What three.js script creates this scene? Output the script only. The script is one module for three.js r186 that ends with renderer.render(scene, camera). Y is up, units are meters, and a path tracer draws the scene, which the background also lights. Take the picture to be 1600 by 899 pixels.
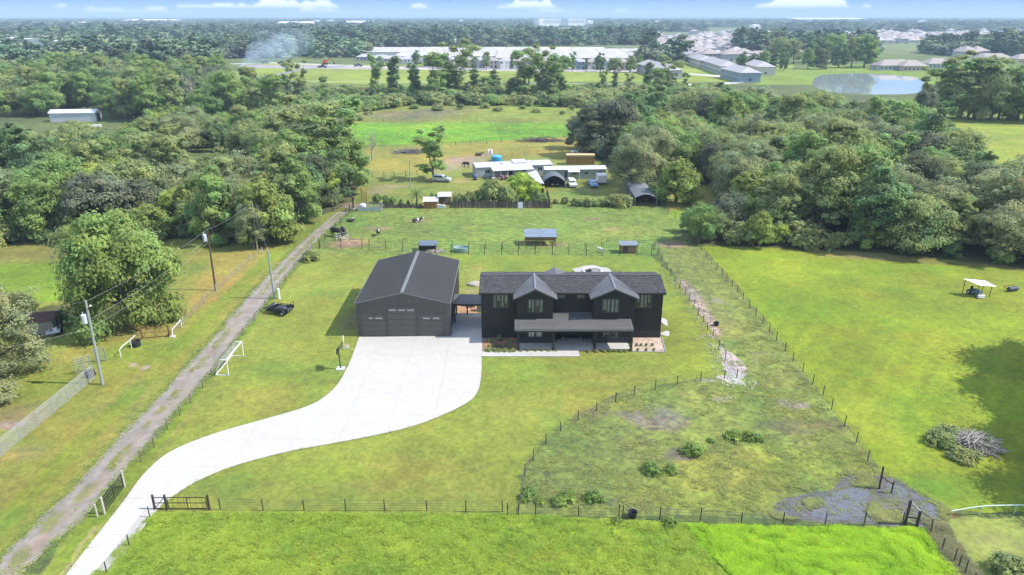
import * as THREE from 'three';
import { MarchingCubes } from 'three/addons/objects/MarchingCubes.js';
import { mergeGeometries } from 'three/addons/utils/BufferGeometryUtils.js';

// ---------- camera, sky, sun, exposure ----------
const EYE = 39, FOCAL = 1120, PITCH = Math.atan(424.5 / FOCAL);       // metres; photograph is 1600 x 899
const scene = new THREE.Scene();
const camera = new THREE.PerspectiveCamera(2 * Math.atan(449.5 / FOCAL) * 180 / Math.PI, 1024 / 575, 1, 40000);
camera.position.set(0, EYE, 0); camera.rotation.x = -PITCH;
const renderer = new THREE.WebGLRenderer({ antialias: true });
renderer.toneMapping = THREE.LinearToneMapping;
renderer.toneMappingExposure = 2.0;
renderer.shadowMap.enabled = true; renderer.shadowMap.type = THREE.PCFSoftShadowMap;
const SUN_DIR = new THREE.Vector3(0.68, 0.75, 0.05).normalize();
const sun = new THREE.DirectionalLight(new THREE.Color(1, 0.955, 0.88), 3.7);
sun.position.copy(SUN_DIR).multiplyScalar(400).add(new THREE.Vector3(0, 0, -140)); sun.target.position.set(0, 0, -140);
sun.castShadow = true; sun.shadow.mapSize.set(4096, 4096); sun.shadow.radius = 1.2;
Object.assign(sun.shadow.camera, { left: -200, right: 200, top: 200, bottom: -200, near: 10, far: 900 });
scene.add(sun, sun.target);
scene.fog = new THREE.FogExp2(new THREE.Color(0.60, 0.80, 1.0), 0.00018);

// ---------- noise and random numbers ----------
function rng(seed) { let a = (seed * 2654435761) >>> 0; return () => { a = (a + 0x6D2B79F5) | 0; let t = Math.imul(a ^ (a >>> 15), 1 | a); t = (t + Math.imul(t ^ (t >>> 7), 61 | t)) ^ t; return ((t ^ (t >>> 14)) >>> 0) / 4294967296; }; }
const NT = new Float32Array(65536); { const r = rng(7); for (let i = 0; i < 65536; i++) NT[i] = r(); }
function vn(x, y) {                                                    // value noise, 0..1, period 256
  const xi = Math.floor(x), yi = Math.floor(y); let fx = x - xi, fy = y - yi;
  fx = fx * fx * (3 - 2 * fx); fy = fy * fy * (3 - 2 * fy);
  const a = xi & 255, b = (xi + 1) & 255, c = (yi & 255) << 8, d = ((yi + 1) & 255) << 8;
  const p = NT[a + c], q = NT[b + c], r = NT[a + d], s = NT[b + d];
  return p + (q - p) * fx + (r - p) * fy + (p - q - r + s) * fx * fy;
}
const fbm = (x, y) => 0.5 * vn(x, y) + 0.25 * vn(2.03 * x + 17, 2.03 * y + 5) + 0.15 * vn(4.1 * x + 3, 4.1 * y + 31) + 0.1 * vn(8.3 * x, 8.3 * y + 11);
const clamp = (x, a, b) => Math.max(a, Math.min(b, x)), lerp = (a, b, t) => a + (b - a) * t, smooth = (a, b, x) => { const t = clamp((x - a) / (b - a), 0, 1); return t * t * (3 - 2 * t); };

// ---------- sky: air and fair-weather clouds ----------
{
  const W = 3072, H = 1536, d = new Float32Array(W * H * 4), SC = 0.88;
  for (let j = 0; j < H; j++) {
    const el = ((j + 0.5) / H - 0.5) * Math.PI, se = Math.sin(el), up = Math.max(0, se);
    const k = 1 - Math.exp(-up * 60), k2 = smooth(0, 0.9, up);
    const r0 = lerp(lerp(0.27, 0.075, k), 0.10, k2), g0 = lerp(lerp(0.385, 0.235, k), 0.25, k2), b0 = lerp(lerp(0.51, 0.50, k), 0.56, k2);
    for (let i = 0; i < W; i++) {
      const az = ((i + 0.5) / W - 0.5) * 2 * Math.PI;
      let c = 0, body = 0;
      if (el > -0.004) {
        // low cumulus strung along the horizon, flat-based and lumpy on top
        const deg = el * 57.2958, A = az * 57.2958;
        for (let b = 0; b < 3; b++) {
          const base = [0.05, 0.55, 1.5][b], span = [2.3, 3.3, 9.5][b], size = [0.7, 1.0, 2.6][b];
          const m = vn((A + 360) / span * 1.0 + b * 40.3, b * 9.7 + 3.5) , m2 = vn((A + 360) / span * 3.1 + b * 11, 60.5 + b);
          const top = size * smooth([0.47, 0.52, 0.56][b], 0.88, 0.66 * m + 0.34 * m2);
          if (top > 0.02) {
            const lump = top * (0.6 + 0.75 * vn((A + 360) * 3.2 / (0.4 + size), deg * 2.5 + b * 7));
            const h = deg - base;
            const f = smooth(-0.07, 0.05, h) * smooth(lump, lump * 0.72, h);
            if (f > c) { c = f; body = clamp(h / (lump + 0.01), 0, 1); }
          }
        }
        // higher broken cloud over the whole dome
        if (up > 0.04) {
          const x = Math.cos(az) * Math.cos(el) / (up + 0.12) * 2.2, y = Math.sin(az) * Math.cos(el) / (up + 0.12) * 2.2;
          const n = fbm(x + 40, y + 40) + 0.25 * (fbm(3 * x, 3 * y + 9) - 0.5);
          const f = smooth(0.47, 0.60, n) * smooth(0.04, 0.2, up);
          if (f > c) { c = f; body = lerp(0.8, 1.55, smooth(0.05, 0.35, up)); }
        }
      }
      c *= 0.92;
      const cl = body > 1 ? body : lerp(0.72, 1.0, body), o = (j * W + i) * 4;
      d[o] = SC * lerp(r0, cl * 0.97, c); d[o + 1] = SC * lerp(g0, cl * 0.985, c); d[o + 2] = SC * lerp(b0, cl * 1.02, c); d[o + 3] = 1;
    }
  }
  const t = new THREE.DataTexture(d, W, H, THREE.RGBAFormat, THREE.FloatType);
  t.mapping = THREE.EquirectangularReflectionMapping; t.magFilter = t.minFilter = THREE.LinearFilter; t.needsUpdate = true;
  scene.background = t; scene.environment = t;
}

// ---------- a point of the photograph laid on the ground ----------
const CP = Math.cos(PITCH), SP = Math.sin(PITCH);
function P(px, py, h = 0) {                                            // where the line of sight meets height h
  const x = (px - 800) / FOCAL, y = -(py - 449.5) / FOCAL, dy = -SP + y * CP, dz = -CP - y * SP, t = (h - EYE) / dy;
  return new THREE.Vector3(x * t, h, dz * t);
}
function HT(px, py, base) {                                            // height of the point seen at py above a base point
  const y = -(py - 449.5) / FOCAL, dy = -SP + y * CP, dz = -CP - y * SP;
  return EYE + dy * base.z / dz;
}
// photograph colour (sRGB bytes, in sunlight) -> base colour
const toLin = v => { v /= 255; return v <= 0.04045 ? v / 12.92 : ((v + 0.055) / 1.055) ** 2.4; };
const toS = v => Math.round(255 * (v <= 0.0031308 ? v * 12.92 : 1.055 * v ** (1 / 2.4) - 0.055));
const EXPO = 0.43;
const seen = (r, g, b) => [r, g, b].map(v => toS(clamp(toLin(v) * EXPO, 0, 0.85)));
const css = (c, a = 1) => `rgba(${c[0]},${c[1]},${c[2]},${a})`;
const col = (r, g, b) => new THREE.Color().setRGB(toLin(r) * EXPO, toLin(g) * EXPO, toLin(b) * EXPO);

// ---------- objects, names, labels ----------
const used = new Map();
function numbered(n) { const k = used.get(n) || 0; used.set(n, k + 1); return k ? n + '_' + String(k).padStart(3, '0') : n; }
function tag(o, label, category, group) { o.userData = { label, category }; if (group) o.userData.group = group; return o; }
function thing(name, label, category, p = [0, 0, 0], turn = 0, group) {
  const o = new THREE.Group(); o.name = numbered(name); scene.add(o);
  if (p.isVector3) o.position.copy(p); else o.position.set(...p);
  o.rotation.y = turn; return tag(o, label, category, group);
}
function part(name, geo, mat, parent, kind) {
  const m = new THREE.Mesh(Array.isArray(geo) ? merge(geo) : geo, mat); m.name = parent === scene ? numbered(name) : name; m.castShadow = m.receiveShadow = true;
  parent.add(m); if (kind) m.userData.kind = kind; return m;
}
function struct(name, geo, mat, parent = scene) { const m = part(name, geo, mat, parent); if (parent === scene) m.userData.kind = 'structure'; return m; }
function single(name, geo, mat, p, label, category, group, turn = 0) { const m = part(name, geo, mat, scene); if (p.isVector3) m.position.copy(p); else m.position.set(...p); m.rotation.y = turn; return tag(m, label, category, group); }
function copyOf(root, p, turn, label, group, name) {
  const c = root.clone(); c.name = numbered(name || root.name.replace(/_\d{3}$/, '')); scene.add(c);
  if (p) c.position.copy(p); c.rotation.y = turn || 0; c.userData = { ...root.userData };
  if (label) c.userData.label = label; if (group) c.userData.group = group; return c;
}
function merge(list) {
  list = list.map(g => { const k = g.index ? g.toNonIndexed() : g; for (const a of Object.keys(k.attributes)) if (!['position', 'normal', 'uv'].includes(a)) k.deleteAttribute(a); if (!k.attributes.uv) k.setAttribute('uv', new THREE.BufferAttribute(new Float32Array(k.attributes.position.count * 2), 2)); return k; });
  return list.length > 1 ? mergeGeometries(list) : list[0];
}
// ---------- shapes ----------
const V = (x, y, z) => new THREE.Vector3(x, y, z);
function bx(w, h, d, x = 0, y = 0, z = 0, ry = 0) { const g = new THREE.BoxGeometry(w, h, d); if (ry) g.rotateY(ry); return g.translate(x, y, z); }
function box6(x0, x1, y0, y1, z0, z1) { return bx(x1 - x0, y1 - y0, z1 - z0, (x0 + x1) / 2, (y0 + y1) / 2, (z0 + z1) / 2); }
const QU = new THREE.Quaternion(), UPV = new THREE.Vector3(0, 1, 0);
function rod(a, b, r, r2 = r, seg = 6) {
  const d = b.clone().sub(a), L = d.length(), g = new THREE.CylinderGeometry(r2, r, L, seg, 1); g.translate(0, L / 2, 0);
  g.applyQuaternion(new THREE.Quaternion().setFromUnitVectors(UPV, d.normalize())); return g.translate(a.x, a.y, a.z);
}
function bar(a, b, w, h) {                                             // square bar, its height kept upright
  const d = b.clone().sub(a), L = d.length(), g = new THREE.BoxGeometry(w, h, L), m = new THREE.Matrix4().lookAt(b, a, UPV); g.applyMatrix4(m);
  return g.translate((a.x + b.x) / 2, (a.y + b.y) / 2, (a.z + b.z) / 2);
}
function tube(pts, r, seg = 5, per = 4) { return new THREE.TubeGeometry(new THREE.CatmullRomCurve3(pts), Math.max(2, pts.length * per), r, seg); }
function ball(x, y, z, r, sx = 1, sy = 1, sz = 1, w = 10) { const g = new THREE.SphereGeometry(r, w, Math.ceil(w * 0.7)); g.scale(sx, sy, sz); return g.translate(x, y, z); }
function prism(pts, z0, z1) {                                          // outline in x,y pushed along z
  const s = new THREE.Shape(pts.map(p => new THREE.Vector2(...p))), g = new THREE.ExtrudeGeometry(s, { depth: z1 - z0, bevelEnabled: false }); return g.translate(0, 0, z0);
}
function quad(a, b, c, d) {                                            // one-sided sheet
  const g = new THREE.BufferGeometry(); g.setAttribute('position', new THREE.Float32BufferAttribute([a, b, c, a, c, d].flatMap(v => [v.x, v.y, v.z]), 3));
  g.setAttribute('uv', new THREE.Float32BufferAttribute([0, 0, 1, 0, 1, 1, 0, 0, 1, 1, 0, 1], 2)); g.computeVertexNormals(); return g;
}
function slabQuad(a, b, c, d, t) {                                     // sheet with thickness t below
  const n = b.clone().sub(a).cross(d.clone().sub(a)).normalize().multiplyScalar(-t), e = [a, b, c, d].map(v => v.clone().add(n));
  return merge([quad(a, b, c, d), quad(e[3], e[2], e[1], e[0]), quad(a, e[0], e[1], b), quad(b, e[1], e[2], c), quad(c, e[2], e[3], d), quad(d, e[3], e[0], a)]);
}
const M = (r, g, b, rough = 0.8, metal = 0, extra = {}) => new THREE.MeshStandardMaterial({ color: new THREE.Color().setRGB(r, g, b), roughness: rough, metalness: metal, ...extra });
function speckle(seed, w, h, f) { const d = new Uint8Array(w * h * 4); const r = rng(seed); for (let j = 0; j < h; j++) for (let i = 0; i < w; i++) { const c = f(i, j, r); d.set([c[0], c[1], c[2], 255], (j * w + i) * 4); } const t = new THREE.DataTexture(d, w, h); t.colorSpace = THREE.SRGBColorSpace; t.wrapS = t.wrapT = THREE.RepeatWrapping; t.magFilter = t.minFilter = THREE.LinearFilter; t.needsUpdate = true; return t; }
// shared surfaces: weathered by a tiling noise map
const grime = (seed, lo, sc) => speckle(seed, 256, 256, (i, j) => { const n = fbm(i / sc + seed, j / sc) * 0.7 + 0.3 * vn(i / 2.7, j / 2.7 + seed), v = Math.round(255 * lerp(lo, 1, clamp((n - 0.25) * 2, 0, 1))); return [v, v, v]; });
const GR1 = grime(3, 0.72, 18), GR2 = grime(5, 0.82, 40);
const MAT = {
  postDark: M(0.045, 0.036, 0.028, 0.9), postWood: M(0.14, 0.105, 0.075, 0.9), postPale: M(0.42, 0.38, 0.32, 0.85), wire: M(0.10, 0.10, 0.10, 0.6, 0.3),
  galv: M(0.36, 0.38, 0.40, 0.5, 0.5), black: M(0.014, 0.015, 0.018, 0.5), blackMetal: M(0.02, 0.022, 0.026, 0.45, 0.4), tyre: M(0.018, 0.018, 0.018, 0.9), white: M(0.70, 0.70, 0.68, 0.5), rust: M(0.20, 0.09, 0.05, 0.9, 0.1),
  wood: M(0.30, 0.17, 0.08, 0.8, 0, { map: GR1 }), plank: M(0.36, 0.24, 0.14, 0.85, 0, { map: GR1 }), glass: M(0.03, 0.04, 0.05, 0.08), chrome: M(0.5, 0.5, 0.52, 0.25, 0.9), tin: M(0.30, 0.36, 0.44, 0.45, 0.55, { map: GR2 }),
  poleWood: M(0.22, 0.20, 0.16, 0.9), poleBrown: M(0.085, 0.06, 0.045, 0.9), poleGrey: M(0.26, 0.29, 0.26, 0.85), trim: M(0.35, 0.37, 0.39, 0.5, 0.3),
};
function moundGeo(rx, h, rz, seed, n = 20) {                            // lumpy heap lying on the ground
  const g = new THREE.SphereGeometry(1, n, Math.round(n * 0.6), 0, Math.PI * 2, 0, Math.PI / 2), q = g.attributes.position;
  for (let i = 0; i < q.count; i++) { const x = q.getX(i), y = q.getY(i), z = q.getZ(i), k = 0.72 + 0.56 * fbm(x * 2.2 + seed, z * 2.2 + seed * 3); q.setXYZ(i, x * rx * (0.8 + 0.3 * vn(x * 3 + seed, z * 3)), y * h * k, z * rz * (0.8 + 0.3 * vn(x * 3, z * 3 + seed))); }
  g.computeVertexNormals(); return g;
}
const ORD = ['leftmost', 'second from the left', 'third from the left', 'fourth from the left', 'fifth from the left', 'sixth from the left', 'seventh from the left', 'eighth from the left', 'ninth from the left', 'tenth from the left', 'eleventh from the left', 'twelfth from the left', 'thirteenth from the left', 'fourteenth from the left', 'fifteenth from the left'];
function ordered(list, kind) { const seenK = {}; return [...list].sort((a, b) => a[0] - b[0]).map(e => { const k = kind(e); seenK[k] = (seenK[k] ?? -1) + 1; return [e, ORD[seenK[k]]]; }); }
// ---------- the ground: one sheet, its colours laid out in metres ----------
const LAWN = seen(160, 180, 72), DIRT = seen(196, 168, 138);
// [kind, points (photograph pixels laid on the ground), colour, alpha, stripe direction, tuft strength]
const pads = [];
const poly = (pts, c, o = {}) => pads.push({ k: 'poly', pts, c: seen(...c), a: 1, st: 0, tu: 0, ...o });
const blob = (x, y, rx, ry, c, a = 0.8, o = {}) => pads.push({ k: 'blob', x, y, rx, ry, c: seen(...c), a, ...o });
const line = (pts, w, c, a = 1, o = {}) => pads.push({ k: 'line', pts, w, c: seen(...c), a, ...o });
// far land first
poly([[-4000, 24.9], [5600, 24.9], [9000, 100], [9000, 132], [-6000, 132], [-6000, 100]], [128, 152, 84], { a: 1 });
poly([[360, 126], [560, 131], [905, 128], [1240, 128], [1240, 101], [500, 101], [380, 98]], [178, 200, 78]);
poly([[376, 106], [700, 109.5], [1000, 112], [1000, 107], [560, 103], [376, 101]], [222, 212, 200]);                    // building ground
poly([[1180, 160], [1600, 165], [1800, 160], [1700, 110], [1480, 98], [1290, 102], [1180, 116]], [160, 192, 70]);       // lake shore
poly([[950, 86], [1600, 84], [1900, 70], [1600, 45], [1050, 45], [960, 70]], [150, 168, 110]);
// middle distance
poly([[-700, 700], [-500, 400], [-300, 134], [2000, 132], [2300, 420], [2600, 900], [-1000, 900]], [120, 138, 78], { tu: 0.6 });
poly([[1640, 300], [1500, 300], [1460, 215], [1470, 186], [1620, 184], [1900, 190], [1900, 300]], [176, 194, 72]); poly([[1150, 165], [1450, 168], [1800, 168], [1800, 186], [1400, 186], [1150, 180]], [150, 178, 76]);
poly([[545, 134], [900, 132], [920, 172], [560, 174], [520, 150]], [146, 168, 66], { tu: 1 });
poly([[535, 172], [560, 165], [905, 168], [915, 196], [545, 196]], [164, 182, 80], { tu: 1 });
blob(640, 180, 90, 9, [150, 142, 108], 0.85); blob(700, 172, 60, 6, [150, 142, 112], 0.6);
poly([[535, 228], [530, 203], [545, 193], [905, 193], [900, 204], [880, 214], [800, 219], [640, 226]], [140, 200, 44], { tu: 1 });
blob(700, 199, 120, 4, [170, 205, 40], 0.6); blob(600, 212, 60, 6, [120, 190, 25], 0.5); blob(840, 207, 60, 5, [120, 188, 30], 0.5);
poly([[195, 222], [205, 186], [300, 178], [400, 178], [470, 185], [540, 200], [540, 225], [400, 222]], [160, 206, 34], { tu: 0.8 });
poly([[545, 300], [560, 230], [640, 226], [800, 219], [900, 213], [960, 225], [980, 300], [1040, 326], [500, 326]], [166, 180, 88]);
poly([[560, 268], [575, 234], [690, 226], [880, 214], [930, 226], [900, 242], [740, 246], [660, 270]], [188, 184, 92]);
blob(690, 222, 60, 5, [175, 195, 60], 0.6); blob(640, 255, 60, 10, [196, 182, 84], 0.6);
blob(725, 252, 42, 9, [206, 178, 150], 0.85); blob(695, 263, 30, 6, [206, 180, 150], 0.7); blob(760, 243, 26, 4, [205, 178, 150], 0.6);
blob(610, 292, 34, 4, [202, 180, 138], 0.8); blob(590, 300, 24, 6, [200, 176, 140], 0.7); blob(720, 283, 14, 4, [205, 182, 140], 0.7);
blob(910, 300, 30, 4, [196, 190, 140], 0.6); blob(900, 305, 60, 6, [165, 190, 90], 0.7);
poly([[1035, 335], [1045, 300], [1110, 288], [1180, 300], [1130, 335], [1080, 348]], [190, 190, 100]);
poly([[1045, 330], [1110, 318], [1130, 335], [1090, 352], [1050, 345]], [160, 196, 60]);
// paddock with the animals
poly([[497, 380], [520, 352], [560, 326], [1035, 322], [1066, 350], [1040, 382], [1018, 400], [470, 398]], [150, 178, 88], { tu: 0.55 });
for (const b of [[545, 380, 32, 8, 0.9], [592, 357, 24, 4, .7], [655, 346, 22, 3, .7], [925, 342, 16, 3, .6], [957, 358, 16, 4, .6], [860, 382, 36, 5, .5], [820, 378, 12, 4, .6]]) blob(b[0], b[1], b[2], b[3], [204, 168, 132], b[4]);
// right-hand mown field
poly([[1090, 378], [1500, 400], [1700, 420], [2300, 700], [2000, 800], [1490, 800], [1390, 752], [1300, 640]], [164, 188, 48], { st: 1 });
poly([[1095, 378], [1700, 386], [1800, 440], [1560, 420], [1380, 408], [1200, 388]], [150, 150, 84], { a: 0.75 });
blob(1380, 400, 120, 8, [186, 160, 130], 0.55); blob(1240, 480, 110, 40, [150, 190, 34], 0.4); blob(1420, 560, 160, 70, [178, 200, 52], 0.35); blob(1350, 640, 60, 50, [188, 194, 78], 0.5); blob(1480, 760, 70, 30, [120, 160, 50], 0.6); blob(1460, 715, 30, 60, [130, 170, 40], 0.4); blob(1400, 455, 30, 8, [120, 165, 50], 0.5);
// grazed run between the fences, and the wet paddock
poly([[1020, 378], [1090, 378], [1160, 455], [1230, 546], [1300, 635], [1378, 735], [1440, 790], [1455, 815], [812, 803], [812, 740], [855, 682], [905, 645], [970, 614], [1050, 598], [1120, 588], [1150, 575], [1100, 505], [1062, 445]], [152, 168, 92], { tu: 0.7 });
poly([[820, 790], [816, 745], [850, 690], [905, 650], [1000, 625], [1100, 640], [1010, 700], [960, 790]], [140, 158, 94], { a: 0.6, tu: 0.8 });
poly([[960, 790], [1060, 720], [1180, 695], [1340, 705], [1380, 745], [1300, 745], [1210, 775], [1160, 800]], [168, 182, 80], { a: 0.5, tu: 0.8 });
blob(1030, 655, 50, 20, [170, 148, 130], 0.85); blob(985, 648, 28, 9, [138, 128, 120], 0.6); blob(930, 645, 34, 10, [140, 130, 120], 0.5); blob(1060, 712, 26, 12, [128, 120, 118], 0.7); blob(1240, 632, 28, 9, [186, 170, 160], 0.9); blob(1130, 625, 20, 6, [196, 186, 168], 0.8); blob(1000, 700, 40, 26, [150, 142, 96], 0.5); blob(990, 785, 40, 12, [150, 138, 110], 0.5); blob(1110, 480, 28, 30, [150, 148, 110], 0.4); blob(1190, 560, 20, 12, [176, 168, 130], 0.5); blob(1120, 470, 14, 5, [190, 180, 150], .6); blob(1050, 382, 30, 6, [200, 160, 134], 0.8);
blob(1260, 665, 80, 12, [128, 120, 92], 0.6); blob(1200, 730, 50, 14, [140, 160, 60], 0.5);
// spoil along the inner fence, white sand at its end
for (const b of [[1064, 443, 10, 6], [1074, 453, 13, 7], [1082, 464, 14, 8], [1090, 476, 14, 9], [1096, 489, 13, 9], [1104, 502, 13, 10], [1112, 516, 13, 9]]) { blob(b[0], b[1], b[2] * 1.2, b[3] * 1.2, [206, 180, 148], 1); blob(b[0] + 3, b[1] + 2, b[2] * 0.7, b[3] * 0.7, [230, 214, 188], 0.95); };
poly([[1098, 530], [1112, 527], [1132, 548], [1152, 560], [1168, 575], [1170, 586], [1156, 594], [1168, 602], [1140, 600], [1118, 590], [1128, 578], [1116, 556]], [230, 216, 194]);
blob(1140, 575, 26, 14, [230, 222, 214], 0.8); blob(1146, 568, 10, 6, [150, 150, 100], 0.7); blob(1128, 560, 4, 4, [160, 140, 100], .7); blob(1105, 596, 16, 3, [214, 206, 190], .6);
// water-logged corner
poly([[1206, 790], [1240, 775], [1262, 768], [1300, 765], [1320, 742], [1372, 745], [1400, 750], [1440, 775], [1485, 795], [1488, 812], [1470, 826], [1210, 812]], [142, 138, 136]);
blob(1330, 770, 34, 8, [140, 150, 80], 0.8); blob(1270, 782, 26, 6, [130, 140, 86], 0.75); blob(1380, 785, 26, 7, [140, 146, 90], 0.8); blob(1245, 762, 30, 8, [150, 160, 76], 0.7); blob(1400, 772, 20, 7, [146, 150, 100], .7);
poly([[1440, 800], [1490, 800], [1500, 830], [1530, 880], [1560, 930], [1500, 930], [1470, 850]], [150, 146, 120]);
poly([[1478, 812], [1600, 806], [1800, 812], [1900, 960], [1560, 960], [1500, 860]], [172, 186, 104]);
blob(1490, 806, 16, 5, [150, 110, 70], 0.8); blob(1560, 850, 50, 20, [190, 194, 130], 0.5);
// home lawn
poly([[470, 398], [1018, 400], [1060, 440], [1115, 520], [1138, 585], [1060, 596], [960, 616], [895, 650], [845, 690], [815, 745], [808, 802], [330, 800], [235, 800], [120, 980], [-100, 1100], [40, 930], [180, 730], [330, 560], [420, 470], [485, 392]], [168, 184, 82], { st: 2 });
poly([[716, 402], [1018, 402], [1058, 440], [1040, 470], [1036, 430], [720, 430]], [160, 188, 76], { a: 0.7 });
poly([[1040, 450], [1090, 500], [1135, 585], [1060, 594], [1036, 560]], [166, 184, 70], { a: 0.8, st: 2 });
for (const b of [[650, 740, 120, 26], [720, 770, 70, 16], [830, 640, 90, 24], [560, 762, 90, 12], [960, 590, 90, 10]]) blob(...b, [188, 180, 98], 0.45);
blob(520, 740, 90, 16, [160, 190, 60], 0.4); blob(800, 600, 60, 14, [150, 184, 66], 0.35); blob(900, 570, 120, 6, [140, 172, 66], 0.45); blob(480, 560, 60, 40, [182, 190, 84], 0.4); blob(420, 620, 60, 24, [176, 180, 90], .4); blob(550, 500, 20, 20, [160, 140, 110], 0.7); blob(740, 425, 20, 10, [196, 190, 130], .5); blob(736, 455, 18, 4, [206, 186, 150], .8);
blob(548, 600, 30, 10, [196, 184, 120], .5);
// left-hand lawn across the lane
poly([[-700, 980], [-260, 395], [0, 392], [300, 372], [470, 350], [548, 318], [400, 446], [300, 560], [100, 776], [-100, 990]], [172, 180, 84]);
poly([[-150, 470], [-150, 412], [105, 412], [112, 440], [118, 466], [60, 474], [20, 460]], [156, 196, 46]); poly([[-100, 405], [-100, 378], [120, 378], [110, 404]], [168, 164, 90]);
poly([[280, 500], [330, 400], [430, 380], [340, 470]], [192, 180, 96]); blob(330, 440, 40, 40, [196, 182, 100], .5);
blob(80, 492, 60, 10, [196, 184, 120], 0.8); blob(200, 560, 70, 30, [150, 186, 60], 0.5); blob(60, 600, 60, 20, [150, 184, 66], 0.5); blob(30, 650, 60, 22, [178, 160, 120], 0.6); blob(10, 665, 30, 7, [206, 180, 160], 0.8); blob(34, 661, 14, 3, [212, 190, 170], .7); blob(30, 710, 50, 14, [196, 180, 130], 0.5); blob(190, 630, 46, 26, [190, 184, 108], 0.5); blob(140, 690, 60, 30, [186, 182, 100], .5);
blob(230, 585, 16, 28, [206, 190, 150], 0.6); blob(205, 571, 8, 4, [222, 210, 190], .8); blob(224, 575, 8, 4, [222, 210, 190], .8); blob(190, 520, 90, 14, [160, 140, 100], 0.5);
line([[-40, 690], [40, 590], [110, 566], [190, 562], [232, 585], [226, 620]], 0.5, [196, 190, 120], 0.35);
// verges of the lane
line([[-60, 880], [90, 730], [230, 590], [330, 490], [420, 405], [500, 345]], 2.2, [150, 184, 52], 0.5);
line([[100, 880], [180, 770], [290, 640], [350, 560], [430, 460], [480, 395], [520, 350]], 1.7, [146, 184, 50], 0.55);
line([[90, 950], [176, 830], [260, 695], [330, 600], [400, 510], [470, 420], [500, 382]], 0.5, [190, 178, 120], 0.55);
line([[95, 900], [150, 820]], 0.5, [215, 196, 150], 0.7);
for (const b of [[212, 650, 8, 10], [232, 640, 5, 6], [150, 830, 8, 16]]) blob(...b, [206, 188, 136], .5);
// rough field in front
poly([[120, 980], [235, 801], [330, 801], [560, 801], [810, 804], [1080, 818], [1480, 830], [1620, 1100], [-100, 1100]], [150, 186, 50], { tu: 0.8 });
poly([[330, 801], [700, 803], [900, 860], [1000, 980], [500, 980], [330, 850]], [162, 188, 56], { a: 0.5 });
poly([[1074, 823], [1440, 826], [1500, 905], [1530, 960], [1200, 960], [1110, 870]], [142, 204, 30], { tu: 0.9 });
for (const b of [[480, 860, 70, 20], [950, 850, 60, 14], [840, 870, 60, 12], [600, 840, 60, 9]]) blob(...b, [182, 180, 76], 0.45); blob(480, 815, 90, 6, [120, 152, 50], .5); blob(300, 850, 60, 20, [150, 190, 34], .5);
// shade-loving litter under the woods
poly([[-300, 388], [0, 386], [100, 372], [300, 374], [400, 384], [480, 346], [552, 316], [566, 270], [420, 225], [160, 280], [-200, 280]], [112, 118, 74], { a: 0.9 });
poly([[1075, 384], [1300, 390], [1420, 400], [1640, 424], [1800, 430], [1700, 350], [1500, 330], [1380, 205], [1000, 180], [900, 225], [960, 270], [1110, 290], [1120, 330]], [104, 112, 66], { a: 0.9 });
// ruts of the lane and its grassy crown
const laneL = [[-60, 940], [0, 872], [100, 773], [200, 668], [300, 562], [400, 448], [470, 378], [524, 331]], laneR = [[10, 930], [38, 890], [126, 815], [232, 695], [322, 592], [402, 492], [452, 430], [502, 370], [546, 331]];
poly([...laneL, ...laneR.slice().reverse()], [190, 179, 170], { lane: 1 });
line([[0, 905], [64, 845], [164, 741], [262, 630], [350, 525], [426, 438], [490, 372], [534, 332]], 0.8, [186, 160, 136], 0.35);
for (const b of [[80, 815, 14, 20], [130, 770, 12, 18], [175, 722, 7, 12], [196, 700, 5, 7], [230, 664, 6, 8], [250, 640, 6, 7], [345, 513, 5, 7], [270, 615, 5, 5], [30, 868, 14, 14], [374, 492, 4, 5], [300, 578, 4, 5]]) blob(...b, [150, 156, 76], 0.75);
for (const b of [[60, 850, 22, 18], [150, 762, 20, 16], [330, 548, 12, 10]]) blob(...b, [186, 158, 136], .35);
// trodden ground at the lane's end and round the sheds
blob(552, 322, 26, 5, [184, 160, 140], .9); blob(700, 322, 40, 3, [170, 160, 120], .7);

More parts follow.
